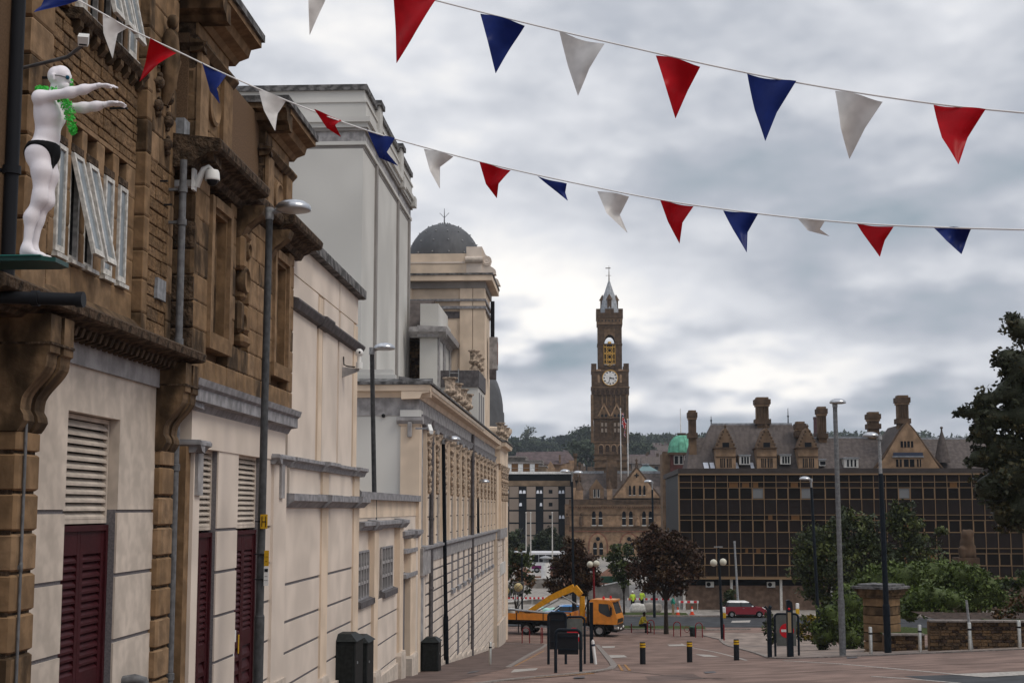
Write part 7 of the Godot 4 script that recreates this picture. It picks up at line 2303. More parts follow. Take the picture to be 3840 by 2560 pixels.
func make_mannequin() -> void:
	var o := at_d(150, 975, 12.4)
	# the green diving board and the thick black pipe below it
	var bd := thing("diving_board", "thin green diving board projecting from the building under the mannequin", "board", o + Vector3(-1.0, -0.05, 0))
	var bg := Geo.new()
	var yb := o.y - 0.045
	bg.prism(PackedVector2Array([Vector2(-6.9, 12.16), Vector2(o.x + 0.10, 12.16), Vector2(o.x + 0.20, 12.24), Vector2(o.x + 0.20, 12.56), Vector2(o.x + 0.10, 12.64), Vector2(-6.9, 12.64)]), Vector3(0, yb, 0), Vector3.RIGHT, Vector3(0, 0, -1), Vector3(0, 0.04, 0))
	part(bd, "deck", bg, mat("board_green", C(0.012, 0.055, 0.048), 0.35, "soft", V(1)))
	var eg := Geo.new()
	eg.box(Vector3(-6.9, yb + 0.041, -12.2), Vector3(o.x + 0.1, yb + 0.05, -12.14))
	part(bd, "edge_strip", eg, mat("board_edge", C(0.02, 0.14, 0.12), 0.4))
	var bp := thing("support_pipe", "thick black collared pipe under the green diving board", "pipe", Vector3(-6.6, 12.0, -13.25))
	var pg := Geo.new()
	var ay := o.y - 0.20
	pg.tube([Vector3(-7.0, ay + 0.04, -13.2), Vector3(-4.86, ay - 0.02, -13.35)], 0.062, 14)
	part(bp, "shaft", pg, M.black_iron)
	for s in [0.2, 0.62, 0.80, 1.0]:
		var c := Vector3(-7.0, ay + 0.04, -13.2).lerp(Vector3(-4.86, ay - 0.02, -13.35), s)
		var cg := Geo.new()
		cg.tube([c - Vector3(0.035, 0, 0), c + Vector3(0.035, 0, 0)], 0.077, 14)
		part(bp, "collar", cg, M.black_iron)
	var br := Geo.new()
	br.box(Vector3(-6.6, ay, -12.75), Vector3(-5.9, yb, -12.6))
	br.box(Vector3(-7.0, ay - 0.05, -13.4), Vector3(-5.9, yb, -12.5))
	part(bd, "wall_bracket", br, M.black_iron)
	# figure: faces across the street (+x), both arms stretched forward
	var t := thing("mannequin", "white swimmer mannequin in black trunks, goggles and green garland with arms stretched forward", "mannequin", o, "", true)
	var P := func(x, y, z): return Vector3(x, y, z)
	var body := []
	for s in [-1, 1]:
		var z: float = s
		body.append_array([
			[P.call(-0.02, 0.98, 0.085 * z), P.call(0.01, 0.80, 0.085 * z), 0.095, 0.088], [P.call(0.01, 0.80, 0.085 * z), P.call(0.0, 0.56, 0.075 * z), 0.088, 0.060],
			[P.call(0.015, 0.585, 0.075 * z), P.call(0.022, 0.545, 0.075 * z), 0.052, 0.050],
			[P.call(0.0, 0.56, 0.075 * z), P.call(-0.075, 0.38, 0.075 * z), 0.056, 0.058], [P.call(-0.075, 0.38, 0.075 * z), P.call(-0.10, 0.10, 0.075 * z), 0.056, 0.036],
			[P.call(-0.10, 0.10, 0.075 * z), P.call(-0.125, 0.035, 0.075 * z), 0.036, 0.034], [P.call(-0.10, 0.07, 0.075 * z), P.call(0.03, 0.026, 0.088 * z), 0.038, 0.024], [P.call(0.03, 0.024, 0.088 * z), P.call(0.085, 0.018, 0.09 * z), 0.024, 0.015],
			[P.call(-0.06, 0.95, 0.07 * z), P.call(-0.06, 0.93, 0.07 * z), 0.095, 0.09],
			[P.call(0.02, 1.44, 0.10 * z), P.call(0.0, 1.455, 0.165 * z), 0.075, 0.064], [P.call(0.0, 1.455, 0.17 * z), P.call(0.285, 1.475 + 0.02 * z, 0.175 * z), 0.060, 0.043], [P.call(0.285, 1.475 + 0.02 * z, 0.175 * z), P.call(0.40, 1.495 + 0.03 * z, 0.165 * z), 0.045, 0.038], [P.call(0.40, 1.495 + 0.03 * z, 0.165 * z), P.call(0.535, 1.525 + 0.04 * z, 0.15 * z), 0.038, 0.026],
			[P.call(0.085, 1.35, 0.075 * z), P.call(0.10, 1.33, 0.07 * z), 0.060, 0.055]])
	body.append_array([
		[P.call(-0.01, 0.99, -0.05), P.call(-0.01, 0.99, 0.05), 0.115, 0.115], [P.call(0.0, 1.04, -0.05), P.call(0.0, 1.04, 0.05), 0.098, 0.098], [P.call(0.005, 1.05, 0), P.call(0.02, 1.16, 0), 0.10, 0.095], [P.call(0.02, 1.15, -0.045), P.call(0.02, 1.15, 0.045), 0.085, 0.085],
		[P.call(0.02, 1.16, 0), P.call(0.025, 1.30, 0), 0.10, 0.12], [P.call(0.025, 1.30, -0.065), P.call(0.025, 1.30, 0.065), 0.105, 0.105], [P.call(0.02, 1.38, -0.075), P.call(0.02, 1.38, 0.075), 0.10, 0.10],
		[P.call(0.02, 1.42, 0), P.call(0.05, 1.50, 0), 0.085, 0.058], [P.call(0.05, 1.50, 0), P.call(0.085, 1.60, 0), 0.052, 0.05]])
	for q in body:
		q[2] *= 0.93
		q[3] *= 0.93
	var g := blob(body, 0.015, 0.06)
	# head with brow, nose, mouth and ears on a finer grid
	var hd := [[P.call(0.055, 1.52, 0), P.call(0.085, 1.61, 0), 0.050, 0.05], [P.call(0.095, 1.705, 0), P.call(0.125, 1.715, 0), 0.092, 0.086], [P.call(0.13, 1.66, 0), P.call(0.145, 1.62, 0), 0.066, 0.050], [P.call(0.165, 1.60, 0), P.call(0.175, 1.59, 0), 0.036, 0.030], [P.call(0.195, 1.70, -0.03), P.call(0.195, 1.70, 0.03), 0.018, 0.018],
		[P.call(0.200, 1.68, 0), P.call(0.222, 1.645, 0), 0.012, 0.015], [P.call(0.198, 1.615, -0.014), P.call(0.198, 1.615, 0.014), 0.010, 0.010], [P.call(0.194, 1.600, -0.012), P.call(0.194, 1.600, 0.012), 0.010, 0.010], [P.call(0.085, 1.685, 0.088), P.call(0.09, 1.65, 0.085), 0.016, 0.012], [P.call(0.085, 1.685, -0.088), P.call(0.09, 1.65, -0.085), 0.016, 0.012]]
	var gh := blob(hd, 0.007, 0.02)
	g.v.append_array(gh.v)
	g.n.append_array(gh.n)
	for s in [-1, 1]:
		var w: Vector3 = P.call(0.535, 1.525 + 0.04 * s, 0.15 * s)
		var gg := blob([[w - Vector3(0.05, 0.013, 0), w, 0.027, 0.024]] + hand(w, Vector3(0.985, 0.02 if s > 0 else -0.05, -0.05 * s).normalized(), Vector3(0, 0.15, -s).normalized(), Vector3(0.0, 1, 0.15 * s).normalized(), 0.22), 0.0042, 0.010)
		g.v.append_array(gg.v)
		g.n.append_array(gg.n)
	var bm := mat("mannequin_gloss", C(0.76, 0.72, 0.75), 0.38)
	part(t, "body", g, bm)
	var tr := []
	for b in body:
		if b[0].y > 0.75 and b[0].y < 1.07: tr.append([b[0], b[1], b[2] + 0.010, b[3] + 0.010])
	var cut := func(p: Vector3) -> float: return maxf(p.y - 1.065, 0.835 + 1.05 * absf(p.z) + 0.12 * maxf(-p.x, 0.0) - p.y)
	part(t, "trunks", blob(tr, 0.011, 0.062, cut), mat("trunks_black", C(0.008, 0.008, 0.009), 0.7))
	var gog := Geo.new()
	for s in [-1, 1]: gog.ball(P.call(0.198, 1.680, 0.034 * s), Vector3(0.019, 0.021, 0.026), 10, 7)
	part(t, "goggles", gog, mat("goggle_blue", C(0.01, 0.07, 0.12), 0.15))
	var stp := Geo.new()
	var pts := []
	for i in 25:
		var a := TAU * i / 24.0
		pts.append(P.call(0.112 + 0.094 * cos(a), 1.685 + 0.012 * cos(a + PI), 0.093 * sin(a)))
	stp.tube(pts, 0.005, 5, false)
	part(t, "goggle_strap", stp, M.pipe_grey)
	var r := RandomNumberGenerator.new()
	r.seed = 4
	var lei := Geo.new()
	for i in 40:
		var q := i / 39.0 * TAU
		var cx := 0.055 - 0.13 * cos(q) + (0.05 if cos(q) < 0.0 else 0.0)
		var y := 1.54 + 0.03 * cos(q) - 0.33 * maxf(0.0, -cos(q)) * maxf(0.0, -cos(q))
		leaves(lei, r, P.call(cx + 0.02 * maxf(0.0, -cos(q)), y, 0.115 * sin(q)), V(0.036), 22, 0.017)
	part(t, "garland", lei, mat("garland_green", C(0.07, 0.55, 0.08), 0.5))
	var sn := Geo.new()
	for i in 5: leaves(sn, r, P.call(0.228, 1.655 - i * 0.028, 0.0), V(0.020), 16, 0.014)
	part(t, "green_beard", sn, M.garland_green)

func small_person(label: String, called: String, at: Vector3, turn: float, top: Material, legs: Material, skin: Material, hat: Material, sit := false, group := "") -> void:
	var t := thing(called, label, "person", at, group, true, turn)   # faces +z
	var hp := 0.50 if sit else 0.92
	var ly := []
	for s in [-1.0, 1.0]:
		if sit:
			ly.append_array([[Vector3(0.09 * s, hp, 0), Vector3(0.11 * s, hp + 0.02, 0.42), 0.09, 0.07], [Vector3(0.11 * s, hp + 0.02, 0.42), Vector3(0.12 * s, 0.08, 0.42), 0.065, 0.045], [Vector3(0.12 * s, 0.05, 0.40), Vector3(0.12 * s, 0.04, 0.58), 0.05, 0.04]])
		else:
			ly.append_array([[Vector3(0.09 * s, hp, 0), Vector3(0.10 * s, 0.5, 0.02 + 0.04 * s), 0.095, 0.07], [Vector3(0.10 * s, 0.5, 0.02 + 0.04 * s), Vector3(0.11 * s, 0.08, 0.05 * s), 0.065, 0.05], [Vector3(0.11 * s, 0.05, 0.05 * s - 0.04), Vector3(0.12 * s, 0.04, 0.05 * s + 0.16), 0.05, 0.04]])
	var lean := 0.22 if sit else 0.03
	var ty := []
	var sh := hp + 0.50
	ty.append_array([[Vector3(0, hp + 0.02, 0), Vector3(0, hp + 0.25, lean * 0.4), 0.14, 0.15], [Vector3(-0.09, hp + 0.38, lean * 0.7), Vector3(0.09, hp + 0.38, lean * 0.7), 0.13, 0.13], [Vector3(-0.14, sh, lean), Vector3(0.14, sh, lean), 0.075, 0.075]])
	var sk := [[Vector3(0, sh, lean), Vector3(0, sh + 0.12, lean + 0.04), 0.06, 0.055], [Vector3(0, sh + 0.19, lean + 0.05), Vector3(0, sh + 0.25, lean + 0.06), 0.085, 0.10], [Vector3(0, sh + 0.17, lean + 0.14), Vector3(0, sh + 0.19, lean + 0.155), 0.02, 0.015]]
	for s in [-1.0, 1.0]:
		var el := Vector3(0.25 * s, sh - 0.26, lean + 0.06)
		var wr := Vector3(0.16 * s, sh - 0.34, lean + 0.30) if sit else Vector3(0.22 * s, sh - 0.42, lean + 0.18)
		ty.append([Vector3(0.18 * s, sh, lean), el, 0.065, 0.05])
		ty.append([el, wr, 0.05, 0.04])
		sk.append([wr, wr + (wr - el).normalized() * 0.10, 0.035, 0.04])
		for k in 3: sk.append([wr + (wr - el).normalized() * 0.1, wr + (wr - el).normalized() * 0.17 + Vector3((k - 1) * 0.022, -0.01, 0), 0.013, 0.010])
	part(t, "body", blob(sk, 0.022, 0.02), skin)
	part(t, "trousers", blob(ly, 0.03, 0.04), legs)
	part(t, "top", blob(ty, 0.03, 0.05), top)
	part(t, "hat" if hat != M.hair_dark else "hair", blob([[Vector3(0, sh + 0.27, lean + 0.04), Vector3(0, sh + 0.29, lean + 0.05), 0.105, 0.098]], 0.022, 0.02), hat)

func make_people() -> void:
	mat("hair_dark", C(0.012, 0.010, 0.009), 0.6)
	mat("skin", C(0.30, 0.16, 0.11), 0.6)
	mat("skin_dark", C(0.05, 0.028, 0.02), 0.6)
	mat("shirt_yellow", C(0.60, 0.47, 0.04), 0.85, "mott", V(2))
	mat("trousers_dark", C(0.014, 0.014, 0.018), 0.9)
	mat("hivis", C(0.45, 0.62, 0.06), 0.8)
	mat("teal_top", C(0.03, 0.25, 0.18), 0.85)
	mat("khaki", C(0.28, 0.2, 0.12), 0.9)
	var b := on_ground(2400, 2372)
	small_person("person in a yellow top and dark trousers sitting hunched on the bench", "person", Vector3(xd(2399, 112.0), b.y, -112.35), deg_to_rad(62), M.shirt_yellow, M.trousers_dark, M.skin_dark, M.hair_dark, true)
	get_child(-1).scale = V(1.15)
	small_person("site worker in yellow hi-vis jacket and white helmet, arms forward", "person", gp(xd(2370, 137), 137), deg_to_rad(190), M.hivis, M.trousers_dark, M.skin, M.white_paint)
	small_person("site worker in hi-vis vest and white helmet partly behind a tree trunk", "person", gp(xd(2404, 139), 139), deg_to_rad(150), M.hivis, M.trousers_dark, M.skin, M.white_paint)
	small_person("person in a teal top with khaki shorts beside a traffic cone", "person", gp(xd(2519, 131.5), 131.5), deg_to_rad(80), M.teal_top, M.khaki, M.skin, M.hair_dark)


# ---------- street lamps ----------
func lamp_head(o: Node3D, c: Vector3, r: float) -> void:
	var h := shell(o, "lamp_head")
	var g := Geo.new()
	g.lathe([Vector2(r * 0.97, -0.03), Vector2(r, 0.0), Vector2(r * 0.98, r * 0.10), Vector2(r * 0.86, r * 0.26), Vector2(r * 0.62, r * 0.40), Vector2(r * 0.32, r * 0.48), Vector2(0, r * 0.5)], c, 20)
	part(h, "hood", g, M.alu)
	var b := Geo.new()
	b.lathe([Vector2(0, -0.055), Vector2(r * 0.7, -0.05), Vector2(r * 0.95, -0.03)], c, 20)
	part(h, "lens", b, M.lens_glass)

# base and top of the column are points in the world; `arm` = heads as offsets from the top
func street_lamp(label: String, base: Vector3, top: Vector3, r: float, m: Material, heads: Array, hr: float, light_top := 0.0, group := "") -> Node3D:
	var o := thing("street_lamp", label, "street lamp", base, group, true)
	var t := top - base
	var g := Geo.new()
	var split := 1.0 - light_top / t.length()
	g.tube([Vector3(0, -0.3, 0), t * 0.22], [r * 1.25, r * 1.25], 12)
	g.tube([t * 0.22, t * 0.225, t * split], [r * 1.25, r, r * 0.85], 12)
	part(o, "column", g, m)
	if light_top > 0.0:
		var g2 := Geo.new()
		g2.tube([t * split, t], [r * 0.6, r * 0.5], 10)
		part(o, "column_top", g2, M.galv)
	var cl := Geo.new()
	cl.tube([t - Vector3(0, 0.16, 0), t + Vector3(0, 0.04, 0)], r * 1.02, 12)
	part(o, "collar", cl, M.galv)
	for h in heads:
		var c: Vector3 = t + h
		var a := Geo.new()
		a.tube([t - Vector3(0, 0.04, 0), c + Vector3(0, 0.02, 0)], 0.045, 8)
		part(o, "arm", a, M.galv)
		lamp_head(o, c, hr)
	return o

func make_lamps() -> void:
	mat("lens_glass", C(0.45, 0.46, 0.46), 0.25)
	mat("globe", C(0.62, 0.60, 0.50), 0.3, "soft", V(1))
	var gb := gp(-5.26, 23.0)
	var g := street_lamp("tall grey lamp post with yellow hydrant plate, close to the maroon doors", gb, Vector3(-5.22, 14.93, -23.0), 0.068, M.post_grey, [Vector3(0.40, 0.02, 0)], 0.30)
	# hydrant plate and coach sign strapped to this post
	var hp := at_d(988, 1955, 22.9)
	var hs := thing("hydrant_sign", "yellow plate with a black letter H strapped to the grey lamp post", "sign", hp)
	bx(hs, "plate", hp + Vector3(-0.055, -0.115, -0.012), hp + Vector3(0.06, 0.115, 0.0), M.yellow)
	bx(hs, "letter_h", hp + Vector3(-0.034, -0.085, 0.001), hp + Vector3(-0.022, 0.085, 0.006), M.black_iron)
	bx(hs, "letter_h", hp + Vector3(0.028, -0.085, 0.001), hp + Vector3(0.04, 0.085, 0.006), M.black_iron)
	bx(hs, "letter_h", hp + Vector3(-0.022, -0.008, 0.001), hp + Vector3(0.028, 0.006, 0.006), M.black_iron)
	bx(hs, "strap", Vector3(-5.34, hp.y - 0.01, -23.08), Vector3(hp.x, hp.y + 0.01, -22.92), M.black_iron)
	var cp := at_d(997, 2127, 22.9)
	var cs := thing("parking_sign", "narrow coach sign, yellow above and white below, on the grey lamp post", "sign", cp)
	bx(cs, "yellow_panel", cp + Vector3(-0.035, 0.02, -0.012), cp + Vector3(0.04, 0.27, 0.0), M.yellow)
	bx(cs, "white_panel", cp + Vector3(-0.035, -0.29, -0.012), cp + Vector3(0.04, 0.015, 0.0), M.plastic_white)
	bx(cs, "coach_symbol", cp + Vector3(-0.026, -0.07, 0.0005), cp + Vector3(0.03, -0.02, 0.004), M.black_iron)
	for i in 4:
		cs_text(cs, ["At any time", "Except", "coaches", "No waiting"][i], cp + Vector3(0.002, [0.17, 0.10, -0.14, -0.20][i], 0.003), 0.030)
	for y in [0.2, -0.2]: bx(cs, "strap", Vector3(-5.34, cp.y + y, -23.08), Vector3(cp.x, cp.y + y + 0.015, -22.92), M.black_iron)
	street_lamp("grey lamp post beside the dark roadside cabinets", on_ground(1415, 2562), at_d(1394, 1308, 40.1), 0.075, M.post_grey, [Vector3(0.36, 0.02, 0)], 0.31)
	street_lamp("black lamp post at the theatre's corner entrance", on_ground(1674, 2490), at_d(1662, 1650, 57.1), 0.085, M.post_black, [Vector3(0.38, 0.02, 0)], 0.32)
	street_lamp("black lamp post halfway along the theatre front", on_ground(1801, 2444), at_d(1790, 1808, 78.7), 0.085, M.post_black, [Vector3(0.36, 0.02, 0)], 0.32)
	street_lamp("tall grey lamp post on the pale pavement in front of the hedge", on_ground(3162, 2460), at_d(3132, 1512, 60.6), 0.11, M.post_mid, [Vector3(0.12, 0.03, 0)], 0.35)
	street_lamp("black lamp post in front of the stone pier", on_ground(3332, 2450), at_d(3298, 1634, 61.4), 0.12, M.post_black, [Vector3(-0.36, 0.0, 0)], 0.34, 1.6)
	street_lamp("black lamp post rising out of the green tree by the office", gp(xd(3062, 87), 87), at_d(3042, 1796, 87), 0.10, M.post_black, [Vector3(-0.36, 0.0, 0)], 0.34, 0.5)
	street_lamp("black lamp post with two heads behind the crane truck", gp(xd(2150, 114), 114), at_d(2145, 1768, 114), 0.10, M.post_black, [Vector3(-0.55, 0.0, 0), Vector3(0.5, -0.12, 0.2)], 0.40, 0.8)
	street_lamp("black lamp post with one head in front of the gothic gable", gp(xd(2450, 128), 128), at_d(2446, 1806, 128), 0.10, M.post_black, [Vector3(-0.35, 0.0, 0)], 0.38, 0.7)
	street_lamp("short black lamp post with a slim head beyond the truck bed", gp(xd(1958, 116), 116), at_d(1957, 2072, 116), 0.075, M.post_black, [Vector3(-0.45, 0.05, 0), Vector3(0.2, 0.05, 0)], 0.2)
	street_lamp("plain thin grey pole in front of the office windows", gp(xd(2764, 131), 131), at_d(2755, 2030, 131), 0.10, M.galv, [], 0.2)
	# pairs of globes
	for s in [[2228, 2345, 2130, [[2213, 2116], [2237, 2113]], "red_paint", "red post with two white globes behind the truck cab", 115.0], [2702, 2397, 2052, [[2677, 2110], [2712, 2107]], "post_black", "black post with two white globes and a flat lamp on top", 106.3]]:
		var d: float = s[6]
		var b := gp(xd(s[0], d), d)
		var o := thing("globe_lamp", s[5], "street lamp", b)
		var top := at_d(s[0] - 7 if s[0] > 2500 else s[0] - 2, s[2], d)
		var pg := Geo.new()
		pg.tube([b - Vector3(0, 0.2, 0), b.lerp(top, 0.3), top], [0.13, 0.11, 0.07], 10)
		part(o, "post", pg, M[s[4]])
		for q in s[3]:
			var c := at_d(q[0], q[1], d)
			var gg := Geo.new()
			gg.ball(c, V(0.265), 16, 12)
			part(o, "globe", gg, M.globe)
			var ag := Geo.new()
			ag.tube([Vector3(top.x, c.y - 0.3, top.z), c - Vector3(0, 0.25, 0)], 0.03, 6)
			part(o, "bracket", ag, M[s[4]])
		if s[0] > 2500: bx(o, "flat_lamp", top + Vector3(-0.32, 0, -0.1), top + Vector3(0.3, 0.07, 0.1), M.galv)
	# yellowish globes in open metal cages by the theatre's far corner
	for s in [[1944, 2202, 1937], [1894, 2215, 1893]]:
		var d := 112.0
		var c := at_d(s[0], s[1], d)
		var o := thing("caged_lantern", "yellowish globe lantern in an open metal cage on a thin post", "lantern", gp(c.x, d), "caged lanterns by the theatre corner")
		var gg := Geo.new()
		gg.ball(c, V(0.34), 14, 10)
		part(o, "globe", gg, mat("globe_yellow", C(0.50, 0.40, 0.20), 0.4))
		var cg := Geo.new()
		for a in [-0.4, 0.4]:
			for e in [-0.4, 0.4]:
				cg.box(c + Vector3(a - 0.02, -0.45, e - 0.02), c + Vector3(a + 0.02, 0.45, e + 0.02))
				cg.box(c + Vector3(-0.4, a - 0.02, e - 0.02), c + Vector3(0.4, a + 0.02, e + 0.02))
				cg.box(c + Vector3(a - 0.02, e - 0.02, -0.4), c + Vector3(a + 0.02, e + 0.02, 0.4))
		for a in [-1, 1]: cg.tube([c + Vector3(-0.4 * a, -0.42, 0.4), c + Vector3(0.4 * a, 0.42, 0.4)], 0.018, 5)
		part(o, "cage", cg, M.pipe_grey)
		var pg := Geo.new()
		pg.tube([gp(c.x, d), c - Vector3(0, 0.4, 0)], 0.05, 8)
		part(o, "post", pg, M.pipe_grey)

func cs_text(parent: Node3D, text: String, at: Vector3, size: float) -> void:
	var t := TextMesh.new()
	t.text = text
	t.font_size = 16
	t.pixel_size = size / 16.0 * 0.42
	t.depth = 0.002
	var f := SystemFont.new()
	f.font_names = PackedStringArray(["Droid Sans"])
	t.font = f
	var o := MeshInstance3D.new()
	o.mesh = t
	o.name = "lettering"
	o.material_override = M.black_iron
	parent.add_child(o, true)
	o.position = at - org.get(parent, Vector3.ZERO)

# ---------- bollards, signs, cabinets, stands, bench ----------
func hoop(g: Geo, x0: float, x1: float, top: float, r: float, low := -0.2, bend := 0.16) -> void:
	var pts := [Vector3(x0, low, 0), Vector3(x0, top - bend, 0)]
	for i in 7:
		var a := PI / 2 * (i + 1) / 8.0
		pts.append(Vector3(x0 + bend * (1.0 - cos(a)), top - bend + bend * sin(a), 0))
	for i in 7:
		var a := PI / 2 * (1.0 - (i + 1) / 8.0)
		pts.append(Vector3(x1 - bend * (1.0 - cos(a)), top - bend + bend * sin(a), 0))
	pts.append_array([Vector3(x1, top - bend, 0), Vector3(x1, low, 0)])
	g.tube(pts, r, 10)

func make_street_furniture() -> void:
	# black bollards with two yellow bands
	var b0 := thing("bollard", "black bollard with yellow bands in the row across the road", "bollard", on_ground(2411, 2490), "yellow banded bollards across the road", true)
	var g := Geo.new()
	g.lathe([Vector2(0.115, -0.2), Vector2(0.115, 0.84), Vector2(0.10, 0.875), Vector2(0, 0.88)], Vector3.ZERO, 18)
	part(b0, "post", g, M.black_iron)
	for y in [0.66, 0.76]:
		g = Geo.new()
		g.lathe([Vector2(0.115, y), Vector2(0.119, y + 0.004), Vector2(0.119, y + 0.066), Vector2(0.115, y + 0.07)], Vector3.ZERO, 18)
		part(b0, "yellow_band", g, M.yellow)
	copy(b0, on_ground(2587, 2484), 0)
	copy(b0, on_ground(2763, 2476), 0)
	# steel bollards
	var s0 := thing("steel_bollard", "brushed steel bollard with one black ring in the row along the garden wall kerb", "bollard", on_ground(3268, 2455), "steel bollards along the garden kerb", true)
	g = Geo.new()
	g.lathe([Vector2(0.075, -0.2), Vector2(0.075, 1.12), Vector2(0.06, 1.14), Vector2(0, 1.145)], Vector3.ZERO, 16)
	part(s0, "post", g, M.steel)
	g = Geo.new()
	g.lathe([Vector2(0.075, 0.83), Vector2(0.082, 0.835), Vector2(0.082, 0.90), Vector2(0.075, 0.905)], Vector3.ZERO, 16)
	part(s0, "ring", g, M.plastic_dark)
	copy(s0, on_ground(3453, 2448), 0)
	copy(s0, on_ground(3640, 2441), 0)
	copy(s0, on_ground(3826, 2433), 0)
	var lb := copy(s0, on_ground(1838, 2491), 0, "single steel bollard standing beside the theatre wall")
	lb.set_meta("group", "")
	lb.scale = V(0.8)
	var tp := on_ground(3643, 2438)
	var tpo := thing("sign_post", "tall plain steel post without a sign beside the garden wall", "post", tp, "", true)
	g = Geo.new()
	g.tube([Vector3(0, -0.2, 0.25), Vector3(-0.18, 2.05, 0.25)], 0.05, 10)
	part(tpo, "post", g, M.galv)
	# the knocked-over white bollard and the grey post next to it
	var wp := on_ground(2235, 2491)
	var wb := thing("leaning_bollard", "white bollard knocked out of upright beside the sign posts", "bollard", wp, "", true)
	g = Geo.new()
	g.tube([Vector3(0, -0.1, 0), Vector3(-0.12, 0.9, 0), Vector3(-0.125, 0.97, 0)], [0.065, 0.065, 0.02], 12)
	part(wb, "post", g, M.white_paint)
	g = Geo.new()
	g.tube([Vector3(-0.097, 0.72, 0), Vector3(-0.107, 0.80, 0)], 0.072, 12)
	part(wb, "ring", g, M.sign_blue)
	# signs in hoop frames
	var backs := [["back of a small black sign in a hoop frame nearest the kerb", 2084, 2178, 2524, 2361, [2092, 2169, 2372, 2453], "black_iron"], ["back of a tall black sign board beside the grey no entry panel", 2057, 2122, 2492, 2297, [2062, 2118, 2300, 2434], "black_iron"]]
	for s in backs:
		var p0 := on_ground(s[1], s[3])
		var d := -p0.z
		var o := thing("traffic_sign", s[0], "sign", p0)
		var fg := Geo.new()
		hoop(fg, 0.0, xd(s[2], d, 2450) - p0.x, at_d(s[1], s[4], d).y - p0.y, 0.055)
		for i in fg.v.size(): fg.v[i] += p0
		part(o, "hoop_frame", fg, M.post_black)
		var q: Array = s[5]
		bx(o, "board", Vector3(xd(q[0], d, 2400), at_d(q[0], q[3], d).y, p0.z - 0.03), Vector3(xd(q[1], d, 2400), at_d(q[0], q[2], d).y, p0.z + 0.03), M[s[6]])
		for k in 2: bx(o, "back_rail", Vector3(xd(q[0], d, 2400) + 0.04, at_d(q[0], lerpf(q[3], q[2], 0.2 + 0.6 * k), d).y, p0.z + 0.03), Vector3(xd(q[1], d, 2400) - 0.04, at_d(q[0], lerpf(q[3], q[2], 0.2 + 0.6 * k), d).y + 0.05, p0.z + 0.06), M.post_black)
	for s in [["grey panel with red no entry disc, half hidden behind black sign backs", 2190, 2122, 2193, 2490, 2312, [2121, 2186, 2318, 2434], [2152, 2382]], ["grey panel with red and white no entry disc beside the dark shrub", 2905, 2909, 2997, 2464, 2301, [2913, 2987, 2304, 2421], [2951, 2364]]]:
		var p0 := on_ground(s[2], s[4])
		var d := -p0.z
		var o := thing("no_entry_sign", s[0], "sign", p0)
		var fg := Geo.new()
		hoop(fg, 0.0, xd(s[3], d, 2450) - p0.x, at_d(s[2], s[5], d).y - p0.y, 0.05)
		for i in fg.v.size(): fg.v[i] += p0
		part(o, "hoop_frame", fg, M.post_black)
		var q: Array = s[6]
		bx(o, "panel", Vector3(xd(q[0], d, 2400), at_d(q[0], q[3], d).y, p0.z - 0.03), Vector3(xd(q[1], d, 2400), at_d(q[0], q[2], d).y, p0.z + 0.03), M.sign_grey)
		var c := at_d(s[7][0], s[7][1], d)
		var dg := Geo.new()
		dg.lathe([Vector2(0.31, 0), Vector2(0.31, 0.008), Vector2(0, 0.008)], Vector3(c.x, c.y, p0.z + 0.031), 28, Vector3.BACK)
		part(o, "disc", dg, M.red_board)
		bx(o, "white_bar", Vector3(c.x - 0.24, c.y - 0.055, p0.z + 0.040), Vector3(c.x + 0.24, c.y + 0.055, p0.z + 0.046), M.white_paint)
	var bp := on_ground(2219, 2487)
	var bo := thing("black_post", "plain square black post behind the leaning white bollard", "post", bp)
	bx(bo, "post", bp + Vector3(-0.075, -0.2, -0.075), Vector3(bp.x + 0.075, at_d(2219, 2258, -bp.z).y, bp.z + 0.075), M.post_black)
	# control post with signal, and the post with a carved top
	var cp := on_ground(2965, 2465)
	var co := thing("control_post", "black post with pale side face and small red signal near the no entry sign", "post", cp)
	var ct := at_d(2960, 2250, -cp.z).y
	bx(co, "post", cp + Vector3(-0.13, -0.2, -0.12), Vector3(cp.x + 0.13, ct - 0.25, cp.z + 0.12), M.post_black)
	var hg := Geo.new()
	hg.prism(PackedVector2Array([Vector2(-0.13, ct - 0.25), Vector2(0.13, ct - 0.25), Vector2(0.11, ct - 0.08), Vector2(-0.02, ct + 0.02), Vector2(-0.13, ct)]), Vector3(cp.x, 0, cp.z + 0.12), Vector3.RIGHT, Vector3.UP, Vector3(0, 0, -0.24))
	part(co, "head", hg, M.post_black)
	bx(co, "side_face", Vector3(cp.x - 0.09, cp.y + 1.05, cp.z + 0.121), Vector3(cp.x + 0.05, ct - 0.5, cp.z + 0.13), M.khaki_panel)
	var lg := Geo.new()
	lg.ball(Vector3(cp.x - 0.03, ct - 0.36, cp.z + 0.12), Vector3(0.055, 0.055, 0.03), 10, 6)
	part(co, "red_signal", lg, M.red_board)
	var pp := on_ground(2888, 2468)
	var po := thing("carved_post", "stout black post with bracketed top beside the dark shrub", "post", pp)
	var ptop := at_d(2880, 2282, -pp.z).y
	bx(po, "post", pp + Vector3(-0.09, -0.2, -0.09), Vector3(pp.x + 0.09, ptop, pp.z + 0.09), M.post_black, true)
	g = Geo.new()
	g.tube([Vector3(pp.x, ptop - 0.1, pp.z), Vector3(pp.x - 0.16, ptop + 0.10, pp.z), Vector3(pp.x - 0.2, ptop + 0.02, pp.z)], [0.05, 0.04, 0.03], 8)
	g.ball(Vector3(pp.x + 0.05, ptop + 0.05, pp.z), Vector3(0.08, 0.1, 0.08), 8, 6)
	part(po, "bracket", g, M.post_black)
